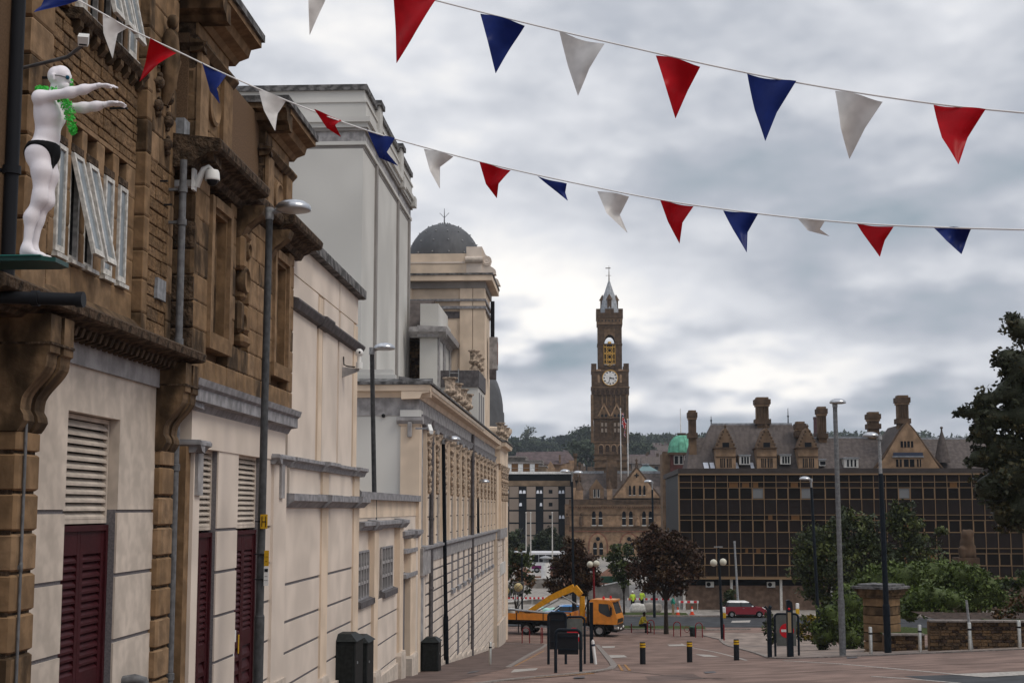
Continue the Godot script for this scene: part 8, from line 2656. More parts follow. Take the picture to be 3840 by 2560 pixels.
	# roadside cabinets
	for s in [[34.3, 35.5, 1.42, -5.5, "dark green roadside cabinet with hipped lid nearest the maroon doors"], [36.2, 37.3, 1.36, -5.5, "dark green roadside cabinet behind the grey lamp post"], [52.0, 53.0, 1.13, -5.32, "smaller black cabinet by the theatre's grey side door"]]:
		var y := ground_y(-5.7, s[0]) - 0.1
		var o := thing("utility_cabinet", s[4], "cabinet", Vector3(-5.7, y, -(s[0] + s[1]) / 2))
		var x1: float = s[3]
		var x0 := x1 - 0.62
		g = Geo.new()
		g.cbox(Vector3(x0, y, -s[1]), Vector3(x1, y + s[2], -s[0]), 0.03)
		part(o, "casing", g, M.cabinet)
		g = Geo.new()
		g.hexa([Vector3(x0 - 0.04, y + s[2], -s[0] + 0.04), Vector3(x1 + 0.04, y + s[2], -s[0] + 0.04), Vector3(x1 + 0.04, y + s[2], -s[1] - 0.04), Vector3(x0 - 0.04, y + s[2], -s[1] - 0.04), Vector3(x0 + 0.12, y + s[2] + 0.16, -s[0] - 0.25), Vector3(x1 - 0.15, y + s[2] + 0.16, -s[0] - 0.25), Vector3(x1 - 0.15, y + s[2] + 0.16, -s[1] + 0.25), Vector3(x0 + 0.12, y + s[2] + 0.16, -s[1] + 0.25)])
		part(o, "lid", g, M.cabinet)
		bx(o, "door_panel", Vector3(x0 + 0.06, y + 0.12, -s[0]), Vector3(x1 - 0.06, y + s[2] - 0.1, -s[0] + 0.015), M.cabinet)
		bx(o, "lock", Vector3(x1, y + s[2] * 0.62, -s[0] - 0.3), Vector3(x1 + 0.02, y + s[2] * 0.66, -s[0] - 0.26), M.galv)
	# red cycle hoops
	var h0 := thing("cycle_stand", "red tubular hoop cycle stand on the paved square", "cycle stand", on_ground(1972, 2412), "red cycle hoops on the square", true)
	g = Geo.new()
	hoop(g, -0.26, 0.26, 1.08, 0.035, -0.1, 0.26)
	part(h0, "hoop", g, M.red_paint)
	h0.set_meta("label", "red tubular hoop cycle stand in front of the truck's rear wheel")
	for s in [[2032, 2412, 1.4, "red hoop cycle stand turned edge-on beside the black sign backs"], [2540, 2386, 0.1, "red hoop cycle stand between the red leaved tree and the bin"], [2622, 2390, 0.2, "red hoop cycle stand right against the black bin"], [2441, 2378, 0.15, "red hoop cycle stand at the end of the bench"]]:
		copy(h0, on_ground(s[0], s[1]), s[2], s[3])
	var rp := thing("red_post", "slim red post beside the black globe lamp", "post", on_ground(2716, 2402), "", true)
	g = Geo.new()
	g.tube([Vector3(0, -0.1, 0), Vector3(0, 1.1, 0)], 0.05, 8)
	g.ball(Vector3(0, 1.12, 0), V(0.055), 8, 6)
	part(rp, "post", g, M.red_paint)
	# bench
	var bn := on_ground(2405, 2372)
	var be := thing("bench", "backless slatted bench with red hooped ends near the red leaved tree", "bench", Vector3(bn.x, bn.y, -112.3), "", true, 0.05)
	for i in 5: bx(be, "slat", Vector3(-0.95, 0.42, -0.22 + i * 0.09), Vector3(0.95, 0.455, -0.145 + i * 0.09), M.bark)
	for x in [-0.75, 0.75]:
		g = Geo.new()
		for z in [-0.18, 0.18]: g.tube([Vector3(x, -0.05, z), Vector3(x, 0.42, z)], 0.035, 6)
		g.tube([Vector3(x, 0.42, -0.2), Vector3(x, 0.66, -0.16), Vector3(x, 0.68, 0.0), Vector3(x, 0.66, 0.16), Vector3(x, 0.42, 0.2)], 0.03, 6)
		part(be, "leg_frame", g, M.red_paint)
	# litter bin with a ring lid
	var lp := on_ground(2600, 2386)
	var bi := thing("litter_bin", "black round bin with green lid beside a red cycle hoop", "bin", lp, "", true)
	g = Geo.new()
	g.lathe([Vector2(0.24, 0), Vector2(0.27, 0.62), Vector2(0.25, 0.64)], Vector3.ZERO, 14)
	part(bi, "drum", g, M.cabinet)
	g = Geo.new()
	g.lathe([Vector2(0.29, 0.64), Vector2(0.28, 0.70), Vector2(0.1, 0.76), Vector2(0, 0.76)], Vector3.ZERO, 14)
	part(bi, "lid", g, M.board_lid)
	g = Geo.new()
	var rp2 := []
	for i in 17: rp2.append(Vector3(-0.46 + 0.18 * cos(TAU * i / 16), 0.5 + 0.2 * sin(TAU * i / 16), 0))
	g.tube(rp2, 0.025, 5, false)
	part(bi, "ring", g, M.red_paint)
	# keep-left bollards on the road island
	for s in [[2716, 2318, "white and yellow lit traffic bollard beside the red car"], [2992, 2302, "white and yellow lit traffic bollard behind the no entry panel"]]:
		var p := on_ground(s[0], s[1])
		var o := thing("island_bollard", s[2], "bollard", p, "", true)
		g = Geo.new()
		g.cbox(Vector3(-0.16, 0, -0.12), Vector3(0.16, 0.45, 0.12), 0.03)
		part(o, "yellow_base", g, M.yellow)
		g = Geo.new()
		g.cbox(Vector3(-0.155, 0.452, -0.115), Vector3(0.155, 0.98, 0.115), 0.06)
		part(o, "white_head", g, M.white_paint)
	# wall drain elbow by the first door
	var ep := Vector3(-5.85, 7.72, -18.5)
	var eo := thing("vent_elbow", "grey pipe elbow standing out of the cream wall beside the maroon door", "pipe", ep)
	g = Geo.new()
	g.tube([Vector3(-5.98, 7.8, -18.35), Vector3(-5.80, 7.83, -18.38), Vector3(-5.70, 7.80, -18.42), Vector3(-5.66, 7.66, -18.45), Vector3(-5.66, 7.5, -18.45)], 0.065, 10)
	part(eo, "elbow", g, M.pipe_grey)

# ---------- surveillance cameras ----------
func make_cameras() -> void:
	var p := at_d(312, 150, 14.6)
	var o := thing("security_camera", "white boxed camera on a wall arm above the mannequin's arms", "camera", p)
	var g := Geo.new()
	var fwd := Vector3(0.28, -0.40, 0.86).normalized()
	var sd := fwd.cross(Vector3.UP).normalized()
	var up := sd.cross(fwd)
	var Q := func(a, b, c): return p + sd * a + up * b + fwd * c
	g.hexa([Q.call(-0.05, -0.05, 0.16), Q.call(0.05, -0.05, 0.16), Q.call(0.05, -0.05, -0.16), Q.call(-0.05, -0.05, -0.16), Q.call(-0.055, 0.055, 0.2), Q.call(0.055, 0.055, 0.2), Q.call(0.055, 0.055, -0.16), Q.call(-0.055, 0.055, -0.16)])
	part(o, "housing", g, M.plastic_white)
	g = Geo.new()
	g.hexa([Q.call(-0.04, -0.04, 0.17), Q.call(0.04, -0.04, 0.17), Q.call(0.04, -0.04, 0.15), Q.call(-0.04, -0.04, 0.15), Q.call(-0.04, 0.04, 0.17), Q.call(0.04, 0.04, 0.17), Q.call(0.04, 0.04, 0.15), Q.call(-0.04, 0.04, 0.15)])
	part(o, "lens", g, M.plastic_dark)
	g = Geo.new()
	g.tube([p - up * 0.05, p + Vector3(-0.25, -0.12, -0.2), Vector3(-6.33, p.y - 0.2, p.z - 0.4)], 0.02, 6)
	part(o, "arm", g, M.pipe_grey)
	p = at_d(795, 670, 20.9)
	o = thing("security_camera", "white dome camera on a curved bracket under the stone cornice", "camera", p)
	g = Geo.new()
	g.lathe([Vector2(0.105, -0.03), Vector2(0.115, -0.02), Vector2(0.115, 0.0), Vector2(0.105, 0.10), Vector2(0.09, 0.13), Vector2(0.03, 0.14)], p, 18)
	part(o, "housing", g, M.plastic_white)
	g = Geo.new()
	g.ball(p - Vector3(0, 0.03, 0), Vector3(0.085, 0.085, 0.085), 14, 10)
	part(o, "dark_dome", g, M.plastic_dark)
	g = Geo.new()
	g.tube([p + Vector3(0, 0.13, 0), p + Vector3(-0.06, 0.19, 0), p + Vector3(-0.14, 0.15, 0), p + Vector3(-0.2, 0.02, -0.02), p + Vector3(-0.26, -0.10, -0.05)], [0.03, 0.035, 0.045, 0.055, 0.06], 8)
	part(o, "bracket", g, M.plastic_white)
	g = Geo.new()
	g.box(p + Vector3(-0.31, -0.17, -0.12), p + Vector3(-0.27, 0.16, 0.04))
	g.box(p + Vector3(-0.75, -0.1, -0.15), p + Vector3(-0.31, 0.0, -0.05))
	part(o, "wall_plate", g, M.plastic_white)
	p = at_d(1347, 1322, 35.0)
	o = thing("security_camera", "white ball camera on a triangular arm projecting from the cream annex", "camera", p)
	g = Geo.new()
	g.ball(p, V(0.10), 14, 10)
	g.tube([p - Vector3(0, 0.08, 0), p - Vector3(0, 0.24, 0)], 0.05, 10)
	g.tube([p - Vector3(0, 0.24, 0), p - Vector3(0, 0.40, 0)], 0.085, 10)
	part(o, "housing", g, M.plastic_white)
	g = Geo.new()
	g.ball(p + Vector3(0.02, 0.0, 0.085), V(0.03), 8, 6)
	part(o, "lens", g, M.plastic_dark)
	g = Geo.new()
	g.prism(PackedVector2Array([Vector2(XW - 0.08, p.y - 0.62), Vector2(p.x, p.y - 0.46), Vector2(p.x, p.y - 0.40), Vector2(XW - 0.08, p.y - 0.36)]), Vector3(0, 0, p.z + 0.03), Vector3.RIGHT, Vector3.UP, Vector3(0, 0, -0.06))
	part(o, "arm", g, M.grey_paint)
	g = Geo.new()
	g.tube([Vector3(XW - 0.05, p.y - 0.1, p.z), Vector3(XW - 0.04, p.y - 0.3, p.z), Vector3(XW + 0.05, p.y - 0.34, p.z), p + Vector3(-0.1, -0.36, 0)], 0.018, 6)
	part(o, "cable", g, M.plastic_dark)
	p = at_d(1612, 1610, 50.4)
	o = thing("security_camera", "white boxed camera on the corner of the theatre below the capital", "camera", p)
	g = Geo.new()
	g.hexa([p + Vector3(0.02, -0.17, 0.2), p + Vector3(0.14, -0.17, 0.2), p + Vector3(0.02, 0.1, -0.2), p + Vector3(-0.1, 0.1, -0.2), p + Vector3(0.02, -0.05, 0.22), p + Vector3(0.14, -0.05, 0.22), p + Vector3(0.02, 0.2, -0.2), p + Vector3(-0.1, 0.2, -0.2)])
	part(o, "housing", g, M.plastic_white)
	bx(o, "bracket", Vector3(XW - 0.1, p.y + 0.02, p.z - 0.25), Vector3(p.x, p.y + 0.08, p.z - 0.15), M.grey_trim)

# ---------- bunting ----------
func make_bunting() -> void:
	for k in [["flag_red", 0.42, 0.006, 0.012], ["flag_blue", 0.010, 0.022, 0.13], ["flag_white", 0.66, 0.64, 0.62]]:
		var m := mat(k[0], C(k[1], k[2], k[3]), 0.32, "soft", V(2.5))
		m.backlight_enabled = true
		m.backlight = C(k[1] * 0.45, k[2] * 0.45, k[3] * 0.45).linear_to_srgb()
	mat("tape", C(0.72, 0.71, 0.70), 0.5)
	# string points: u, v, distance; flags: left top, right top, left mid, right mid, tip, colour
	var a := [[900, -190, 7.6], [1240, -105, 7.6], [1630, 0, 7.5], [2010, 95, 7.4], [2340, 171, 7.2], [2740, 260, 7.0], [3100, 328, 6.8], [3500, 388, 6.6], [3900, 428, 6.4], [4300, 460, 6.2]]
	var b := [[60, -90, 9.6], [290, 0, 9.7], [480, 105, 9.9], [660, 190, 10.1], [860, 285, 10.3], [1120, 395, 10.5], [1380, 490, 10.6], [1640, 565, 10.6], [1900, 630, 10.5], [2200, 695, 10.3], [2500, 753, 10.0], [2800, 795, 9.7], [3050, 823, 9.4], [3350, 845, 9.0], [3840, 861, 8.5], [4200, 866, 8.2]]
	var fa := [[[1150, -130, 1250, -100], [1157, 20, 1215, 10], [1160, 130], 2], [[1475, -30, 1637, 0], [1482, 110, 1560, 118], [1486, 236], 0], [[1800, 47, 1968, 92], [1830, 160, 1915, 178], [1858, 274], 1], [[2097, 120, 2268, 168], [2130, 245, 2210, 258], [2167, 358], 2], [[2460, 205, 2628, 245], [2497, 330, 2580, 340], [2533, 443], 0], [[2802, 277, 2985, 308], [2832, 410, 2915, 420], [2870, 528], 1], [[3133, 340, 3315, 377], [3152, 480, 3245, 480], [3186, 595], 2], [[3504, 390, 3695, 412], [3535, 515, 3632, 515], [3595, 616], 0]]
	var fb := [[[180, -60, 295, 5], [150, 20, 240, 15], [125, 45], 1], [[382, 45, 475, 100], [388, 125, 440, 125], [420, 218], 2], [[565, 145, 660, 198], [545, 230, 595, 240], [522, 305], 0], [[757, 235, 850, 285], [785, 340, 812, 330], [822, 387], 1], [[965, 328, 1070, 375], [990, 415, 1040, 425], [1030, 490], 2], [[1178, 410, 1280, 450], [1225, 480, 1257, 470], [1277, 513], 0], [[1375, 485, 1482, 520], [1420, 590, 1450, 570], [1492, 622], 1], [[1588, 555, 1700, 585], [1612, 640, 1650, 625], [1648, 706], 2], [[1798, 608, 1915, 637], [1822, 690, 1870, 690], [1862, 742], 0], [[2015, 660, 2126, 690], [2065, 700, 2120, 720], [2128, 752], 1], [[2240, 714, 2360, 735], [2275, 800, 2325, 805], [2352, 872], 2], [[2475, 752, 2602, 773], [2505, 830, 2560, 835], [2548, 912], 0], [[2713, 787, 2843, 803], [2750, 860, 2805, 870], [2800, 945], 1], [[2990, 818, 3095, 828], [3030, 865, 3075, 860], [3110, 885], 2], [[3211, 838, 3350, 852], [3250, 890, 3320, 900], [3300, 962], 0], [[3504, 850, 3647, 854], [3550, 905, 3625, 905], [3606, 952], 1]]
	var n := 0
	for s in [[a, fa, 0.0045, "upper"], [b, fb, 0.0055, "lower"]]:
		var pts := []
		for q in s[0]: pts.append(at_d(q[0], q[1], q[2]))
		var lab: String = "white bunting tape with large pennants strung highest across the street" if n == 0 else "white bunting tape with smaller fluttering pennants running from the mannequin across the street"
		var o := thing("bunting", lab, "bunting", pts[0])
		# smooth tape: flat ribbon
		var fine := []
		for i in pts.size() - 1:
			for k in 6:
				fine.append(pts[i].cubic_interpolate(pts[i + 1], pts[maxi(i - 1, 0)], pts[mini(i + 2, pts.size() - 1)], k / 6.0))
		fine.append(pts[-1])
		var tg := Geo.new()
		tg.tube(fine, s[2], 6)
		part(o, "tape", tg, M.tape)
		for fl in s[1]:
			var t: Array = fl[0]
			var dd := func(u: float) -> float:
				for i in s[0].size() - 1:
					if u <= s[0][i + 1][0]: return remap(u, s[0][i][0], s[0][i + 1][0], s[0][i][2], s[0][i + 1][2])
				return s[0][-1][2]
			var d0: float = dd.call(t[0])
			var d1: float = dd.call(t[2])
			var dm := (d0 + d1) / 2
			var ph: float = n * 1.7 + t[0] * 0.01
			# cloth: rows between the top edge, the middle edge and the tip, with a gentle billow
			var L := [at_d(t[0], t[1], d0), at_d(fl[1][0], fl[1][1], dm + 0.05 * sin(ph)), at_d(fl[2][0], fl[2][1], dm + 0.09 * sin(ph + 1.0))]
			var R := [at_d(t[2], t[3], d1), at_d(fl[1][2], fl[1][3], dm + 0.04 * sin(ph + 2.0)), at_d(fl[2][0] + 1.5, fl[2][1], dm + 0.09 * sin(ph + 1.0))]
			var rows := []
			for i in 13:
				var v := i / 12.0
				var lq := qcurve(L, v)
				var rq := qcurve(R, v)
				var line := PackedVector3Array()
				for j in 9:
					var w := j / 8.0
					var p := lq.lerp(rq, w)
					p.z += 0.018 * sin(w * 5.0 + v * 4.0 + ph) * (lq - rq).length() / 0.2
					line.append(p)
				rows.append(line)
			var g := Geo.new()
			g.grid(rows)
			part(o, "pennant", g, [M.flag_red, M.flag_blue, M.flag_white][fl[3]])
		n += 1

func qcurve(p: Array, t: float) -> Vector3:   # through the three points, at t = 0, 0.5 and 1; straight where they are in line
	if t < 0.5: return p[0].lerp(p[1], t * 2.0)
	return p[1].lerp(p[2], t * 2.0 - 1.0)


# ---------- vehicles ----------
func wheel(parent: Node3D, c: Vector3, r: float, w: float, rim: Material) -> void:
	var o := shell(parent, "wheel")
	var g := Geo.new()
	var s := signf(c.z) if c.z != 0.0 else 1.0
	g.lathe([Vector2(r * 0.55, -w / 2), Vector2(r * 0.92, -w / 2), Vector2(r, -w * 0.35), Vector2(r, w * 0.35), Vector2(r * 0.92, w / 2), Vector2(r * 0.55, w / 2)], c, 22, Vector3.BACK)
	part(o, "tyre", g, M.rubber)
	g = Geo.new()
	g.lathe([Vector2(r * 0.6, w * 0.42), Vector2(r * 0.5, w * 0.36), Vector2(r * 0.25, w * 0.40), Vector2(0, w * 0.46)] if s > 0 else [Vector2(0, -w * 0.46), Vector2(r * 0.25, -w * 0.40), Vector2(r * 0.5, -w * 0.36), Vector2(r * 0.6, -w * 0.42)], c, 18, Vector3.BACK)
	part(o, "rim", g, rim)

# a hatchback facing +x; sizes in metres
func hatchback(called: String, label: String, at: Vector3, turn: float, paint: Material, roof: Material) -> Node3D:
	var o := thing(called, label, "car", at, "", true, turn)
	var g := Geo.new()
	var low := PackedVector2Array([Vector2(-1.78, 0.30), Vector2(-1.80, 0.62), Vector2(-1.74, 0.88), Vector2(-1.62, 0.95), Vector2(0.72, 0.95), Vector2(1.45, 0.86), Vector2(1.72, 0.72), Vector2(1.80, 0.52), Vector2(1.78, 0.28), Vector2(1.45, 0.22)])
	for k in 7:
		var a := PI * k / 6.0
		low.append(Vector2(1.15 + 0.34 * cos(a), 0.26 + 0.34 * sin(a)))
	low.append(Vector2(0.7, 0.2))
	low.append(Vector2(-0.85, 0.2))
	for k in 7:
		var a := PI * k / 6.0
		low.append(Vector2(-1.25 + 0.34 * cos(a), 0.26 + 0.34 * sin(a)))
	g.prism(low, Vector3(0, 0, -0.82), Vector3.RIGHT, Vector3.UP, Vector3(0, 0, 1.64))
	part(o, "body", g, paint)
	var gl := [Vector2(-1.70, 0.94), Vector2(0.80, 0.94), Vector2(0.25, 1.32), Vector2(-1.48, 1.32)]
	g = Geo.new()
	g.hexa([Vector3(gl[0].x, 0.94, 0.78), Vector3(gl[1].x, 0.94, 0.78), Vector3(gl[1].x, 0.94, -0.78), Vector3(gl[0].x, 0.94, -0.78), Vector3(gl[3].x, 1.32, 0.64), Vector3(gl[2].x, 1.32, 0.64), Vector3(gl[2].x, 1.32, -0.64), Vector3(gl[3].x, 1.32, -0.64)])
	part(o, "windows", g, M.car_glass)
	g = Geo.new()
	g.hexa([Vector3(-1.56, 1.30, 0.68), Vector3(0.36, 1.30, 0.68), Vector3(0.36, 1.30, -0.68), Vector3(-1.56, 1.30, -0.68), Vector3(-1.36, 1.42, 0.52), Vector3(0.05, 1.42, 0.52), Vector3(0.05, 1.42, -0.52), Vector3(-1.36, 1.42, -0.52)])
	part(o, "roof", g, roof)
	for z in [-1.0, 1.0]:
		for q in [[Vector3(0.82, 0.94, 0.79 * z), Vector3(0.28, 1.32, 0.65 * z)], [Vector3(-0.42, 0.94, 0.79 * z), Vector3(-0.44, 1.32, 0.65 * z)], [Vector3(-1.70, 0.94, 0.79 * z), Vector3(-1.48, 1.32, 0.65 * z)]]:
			var pg := Geo.new()
			pg.tube(q, 0.035, 6)
			part(o, "pillar", pg, M.plastic_dark)
		wheel(o, Vector3(1.15, 0.29, 0.72 * z), 0.29, 0.19, M.alu)
		wheel(o, Vector3(-1.25, 0.29, 0.72 * z), 0.29, 0.19, M.alu)
		var hg := Geo.new()
		hg.ball(Vector3(1.60, 0.72, 0.58 * z), Vector3(0.12, 0.10, 0.12), 10, 8)
		part(o, "headlight", hg, M.plastic_white)
		var mg := Geo.new()
		mg.ball(Vector3(0.55, 0.99, 0.90 * z), Vector3(0.09, 0.07, 0.06), 8, 6)
		part(o, "mirror", mg, roof)
		bx(o, "door_handle", Vector3(-0.30, 0.80, 0.82 * z - 0.012), Vector3(-0.14, 0.84, 0.82 * z + 0.012), M.alu)
		bx(o, "tail_light", Vector3(-1.80, 0.62, 0.62 * z - 0.08), Vector3(-1.74, 0.84, 0.62 * z + 0.08), M.red_board)
		bx(o, "sill_trim", Vector3(-0.9, 0.2, 0.82 * z - 0.015), Vector3(0.8, 0.30, 0.82 * z + 0.015), M.plastic_dark)
	bx(o, "bumper", Vector3(1.70, 0.26, -0.75), Vector3(1.83, 0.42, 0.75), M.plastic_dark)
	return o

func make_vehicles() -> void:
	mat("car_glass", C(0.05, 0.055, 0.06), 0.08)
	mat("paint_red", C(0.22, 0.010, 0.022), 0.25).clearcoat_enabled = true
	mat("paint_blue", C(0.02, 0.16, 0.42), 0.25).clearcoat_enabled = true
	mat("truck_orange", C(0.74, 0.26, 0.02), 0.35, "soft", V(0.6)).clearcoat_enabled = true
	mat("crane_yellow", C(0.68, 0.32, 0.02), 0.4, "soft", V(0.9))
	mat("bus_white", C(0.6, 0.6, 0.62), 0.3)
	hatchback("red_car", "small red hatchback with white roof driving past the office", gp(xd(2788, 128.6), 128.6, 0.02), 0.0, M.paint_red, M.white_paint)
	hatchback("blue_car", "light blue hatchback half hidden behind the crane arm", gp(xd(2112, 122.5), 122.5, 0.02), PI + 0.15, M.paint_blue, M.paint_blue)
	# crane truck, local x forward
	var f := on_ground(2262, 2388)
	var o := thing("crane_truck", "orange flatbed truck with a folded yellow loading crane behind its cab", "truck", f + Vector3(0, 0.0, -1.1), "", true, deg_to_rad(-15))
	var P: Material = M.truck_orange
	var g := Geo.new()
	# cab shell: side profile with a raked windscreen
	g.prism(PackedVector2Array([Vector2(-0.75, 0.92), Vector2(1.30, 0.92), Vector2(1.36, 1.35), Vector2(1.28, 1.62), Vector2(0.98, 2.55), Vector2(0.75, 2.72), Vector2(-0.65, 2.74), Vector2(-0.75, 2.6)]), Vector3(0, 0, -1.08), Vector3.RIGHT, Vector3.UP, Vector3(0, 0, 2.16))
	part(o, "cab", g, P)
	g = Geo.new()
	g.prism(PackedVector2Array([Vector2(-0.75, 0.45), Vector2(-0.6, 0.45), Vector2(-0.55, 0.75), Vector2(-0.3, 0.98), Vector2(0.3, 0.98), Vector2(0.56, 0.75), Vector2(0.62, 0.42), Vector2(1.34, 0.36), Vector2(1.40, 0.55), Vector2(1.36, 0.90), Vector2(-0.75, 0.92)]), Vector3(0, 0, -1.10), Vector3.RIGHT, Vector3.UP, Vector3(0, 0, 2.20))
	part(o, "bumper", g, M.office_fascia)
	g = Geo.new()
	var nv := Vector3(0.93, 0.30, 0) * 0.012
	g.hexa([Vector3(1.245, 1.70, 0.95) + nv, Vector3(1.245, 1.70, 0.95) + nv, Vector3(1.245, 1.70, -0.95) + nv, Vector3(1.245, 1.70, -0.95) + nv - Vector3(0.05, 0, 0), Vector3(0.985, 2.50, 0.90) + nv - Vector3(0.05, 0, 0), Vector3(0.985, 2.50, 0.90) + nv, Vector3(0.985, 2.50, -0.90) + nv, Vector3(0.985, 2.50, -0.90) + nv - Vector3(0.05, 0, 0)])
	part(o, "windscreen", g, M.car_glass)
	for z in [-1.0, 1.0]:
		g = Geo.new()
		g.prism(PackedVector2Array([Vector2(-0.05, 1.95), Vector2(0.05, 1.78), Vector2(0.62, 1.50), Vector2(0.90, 1.50), Vector2(0.70, 2.42), Vector2(-0.02, 2.44)]), Vector3(0, 0, 1.082 * z - 0.004), Vector3.RIGHT, Vector3.UP, Vector3(0, 0, 0.012))
		part(o, "side_window", g, M.car_glass)
		wheel(o, Vector3(0.0, 0.46, 0.95 * z), 0.46, 0.28, M.galv)
		wheel(o, Vector3(-5.7, 0.46, 0.92 * z), 0.46, 0.42, M.galv)
		g = Geo.new()
		g.ball(Vector3(1.34, 0.66, 0.82 * z), Vector3(0.10, 0.12, 0.22), 10, 8)
		part(o, "headlight", g, M.plastic_white)
		g = Geo.new()
		g.box(Vector3(0.86, 1.62, 1.2 * z - 0.07), Vector3(1.0, 2.2, 1.2 * z + 0.07))
		g.tube([Vector3(0.95, 2.15, 1.2 * z), Vector3(0.8, 2.35, 1.08 * z)], 0.025, 6)
		part(o, "mirror", g, M.plastic_dark)
		g = Geo.new()
		g.lathe([Vector2(0.09, 0), Vector2(0.09, 0.10), Vector2(0.06, 0.2), Vector2(0, 0.22)], Vector3(0.2 if z > 0 else 0.5, 2.74, 0.5 * z), 10)
		part(o, "beacon", g, M.red_board)
		bx(o, "side_rail", Vector3(-8.2, 0.72, 0.45 * z - 0.06), Vector3(-0.75, 0.95, 0.45 * z + 0.06), M.black_iron)
		for k in 2: bx(o, "step", Vector3(-1.5, 0.45 + k * 0.25, 1.0 * z - 0.1), Vector3(-0.85, 0.5 + k * 0.25, 1.0 * z + 0.1), M.galv)
	bx(o, "grille", Vector3(1.345, 1.05, -0.78), Vector3(1.375, 1.32, 0.78), M.plastic_dark)
	bx(o, "visor", Vector3(0.8, 2.60, -0.98), Vector3(1.12, 2.72, 0.98), P)
	bx(o, "number_plate", Vector3(1.40, 0.52, -0.26), Vector3(1.415, 0.63, 0.26), M.plastic_white)
	g = Geo.new()
	g.tube([Vector3(-0.95, 0.9, 0.75), Vector3(-0.95, 2.5, 0.75), Vector3(-0.8, 2.7, 0.75)], 0.1, 8)
	part(o, "air_intake", g, M.plastic_dark)
	# bed with dropsides
	bx(o, "bed_floor", Vector3(-8.6, 0.98, -1.15), Vector3(-2.2, 1.12, 1.15), M.black_iron)
	for z in [-1.0, 1.0]:
		for k in 3:
			bx(o, "dropside", Vector3(-8.55 + k * 2.12, 1.12, 1.15 * z - 0.025), Vector3(-6.5 + k * 2.12, 1.60, 1.15 * z + 0.025), P)
			bx(o, "dropside_post", Vector3(-6.5 + k * 2.12, 1.0, 1.15 * z - 0.035), Vector3(-6.43 + k * 2.12, 1.66, 1.15 * z + 0.035), M.black_iron)
		bx(o, "under_guard", Vector3(-5.0, 0.55, 1.05 * z - 0.03), Vector3(-1.9, 0.68, 1.05 * z + 0.03), M.galv)
	bx(o, "headboard", Vector3(-2.25, 1.12, -1.1), Vector3(-2.18, 1.75, 1.1), P)
	bx(o, "fuel_tank", Vector3(-3.6, 0.4, -0.95), Vector3(-2.4, 0.92, -0.4), M.black_iron)
	# crane: column, boom in two sections, folding jib
	var c := shell(o, "crane")
	var Y: Material = M.crane_yellow
	bx(c, "crane_base", Vector3(-2.0, 0.95, -0.45), Vector3(-1.2, 1.35, 0.45), Y)
	g = Geo.new()
	g.tube([Vector3(-1.6, 1.2, 0), Vector3(-1.6, 2.9, 0)], [0.26, 0.2], 12)
	part(c, "crane_column", g, Y)
	var boom := [Vector3(-1.65, 3.0, 0.1), Vector3(-2.2, 3.55, 0.12), Vector3(-4.0, 2.75, 0.2), Vector3(-6.0, 1.5, 0.3)]
	var w := [0.20, 0.26, 0.22, 0.15]
	for i in 3:
		var e: Vector3 = boom[i + 1] - boom[i]
		var s := e.cross(Vector3.BACK).normalized()
		var q := []
		for t in [[0, -1, 1], [1, -1, 1], [1, -1, -1], [0, -1, -1], [0, 1, 1], [1, 1, 1], [1, 1, -1], [0, 1, -1]]:
			var k: float = w[i + t[0]]
			q.append(boom[i + t[0]] + s * k * t[1] + Vector3(0, 0, 0.16) * t[2])
		g = Geo.new()
		g.hexa(q)
		part(c, "boom_section", g, Y)
	g = Geo.new()
	g.tube([Vector3(-1.75, 2.2, 0.3), Vector3(-3.1, 2.9, 0.32)], 0.06, 8)
	g.tube([Vector3(-3.3, 2.65, 0.36), Vector3(-5.2, 1.65, 0.4)], 0.05, 8)
	part(c, "ram", g, M.galv)
	g = Geo.new()
	g.tube([Vector3(-1.5, 3.2, 0.2), Vector3(-1.2, 3.35, 0.2), Vector3(-1.1, 2.6, 0.25), Vector3(-1.3, 1.9, 0.3)], 0.045, 6)
	g.tube([Vector3(-2.2, 3.8, 0.25), Vector3(-1.6, 3.75, 0.25), Vector3(-1.25, 3.1, 0.25)], 0.035, 6)
	part(c, "hose", g, M.rubber)
	# load: long pale poles and drums lying on the bed
	var ld := thing("pole_load", "long pale grey poles lying on the truck bed", "load", o.position, "", true, o.rotation.y)
	for k in 3:
		g = Geo.new()
		g.tube([Vector3(-8.6, 1.95 - k * 0.03, 0.7 - k * 0.22), Vector3(-2.6, 1.52, 0.75 - k * 0.22)], [0.10, 0.06], 8)
		part(ld, "pole", g, M.spire_lead)
	for k in 2:
		var dr := thing("drum", "cream round drum on the truck bed behind the poles", "drum", o.transform * Vector3(-8.1 + k * 0.75, 1.12, -0.2), "drums on the truck bed", true)
		g = Geo.new()
		g.lathe([Vector2(0.24, 0), Vector2(0.32, 0.15), Vector2(0.33, 0.5), Vector2(0.25, 0.75), Vector2(0.0, 0.8)], Vector3.ZERO, 12)
		part(dr, "drum_body", g, M.white_wood)
	# bus in front of the hotel
	var D := 214.0
	var x0 := xd(1985, D)
	var x1 := xd(2125, D)
	var y0 := 0.6
	var bu := thing("bus", "white single decker bus with dark windows and purple swoosh under the trees", "bus", Vector3((x0 + x1) / 2, y0, -D))
	g = Geo.new()
	g.cbox(Vector3(x0, y0 + 0.1, -D - 2.5), Vector3(x1, y0 + 3.1, -D), 0.2)
	part(bu, "body", g, M.bus_white)
	for k in 5: bx(bu, "window", Vector3(x0 + 0.4 + k * 1.04, y0 + 1.5, -D - 0.5), Vector3(x0 + 1.36 + k * 1.04, y0 + 2.6, -D + 0.03), M.dark_glass)
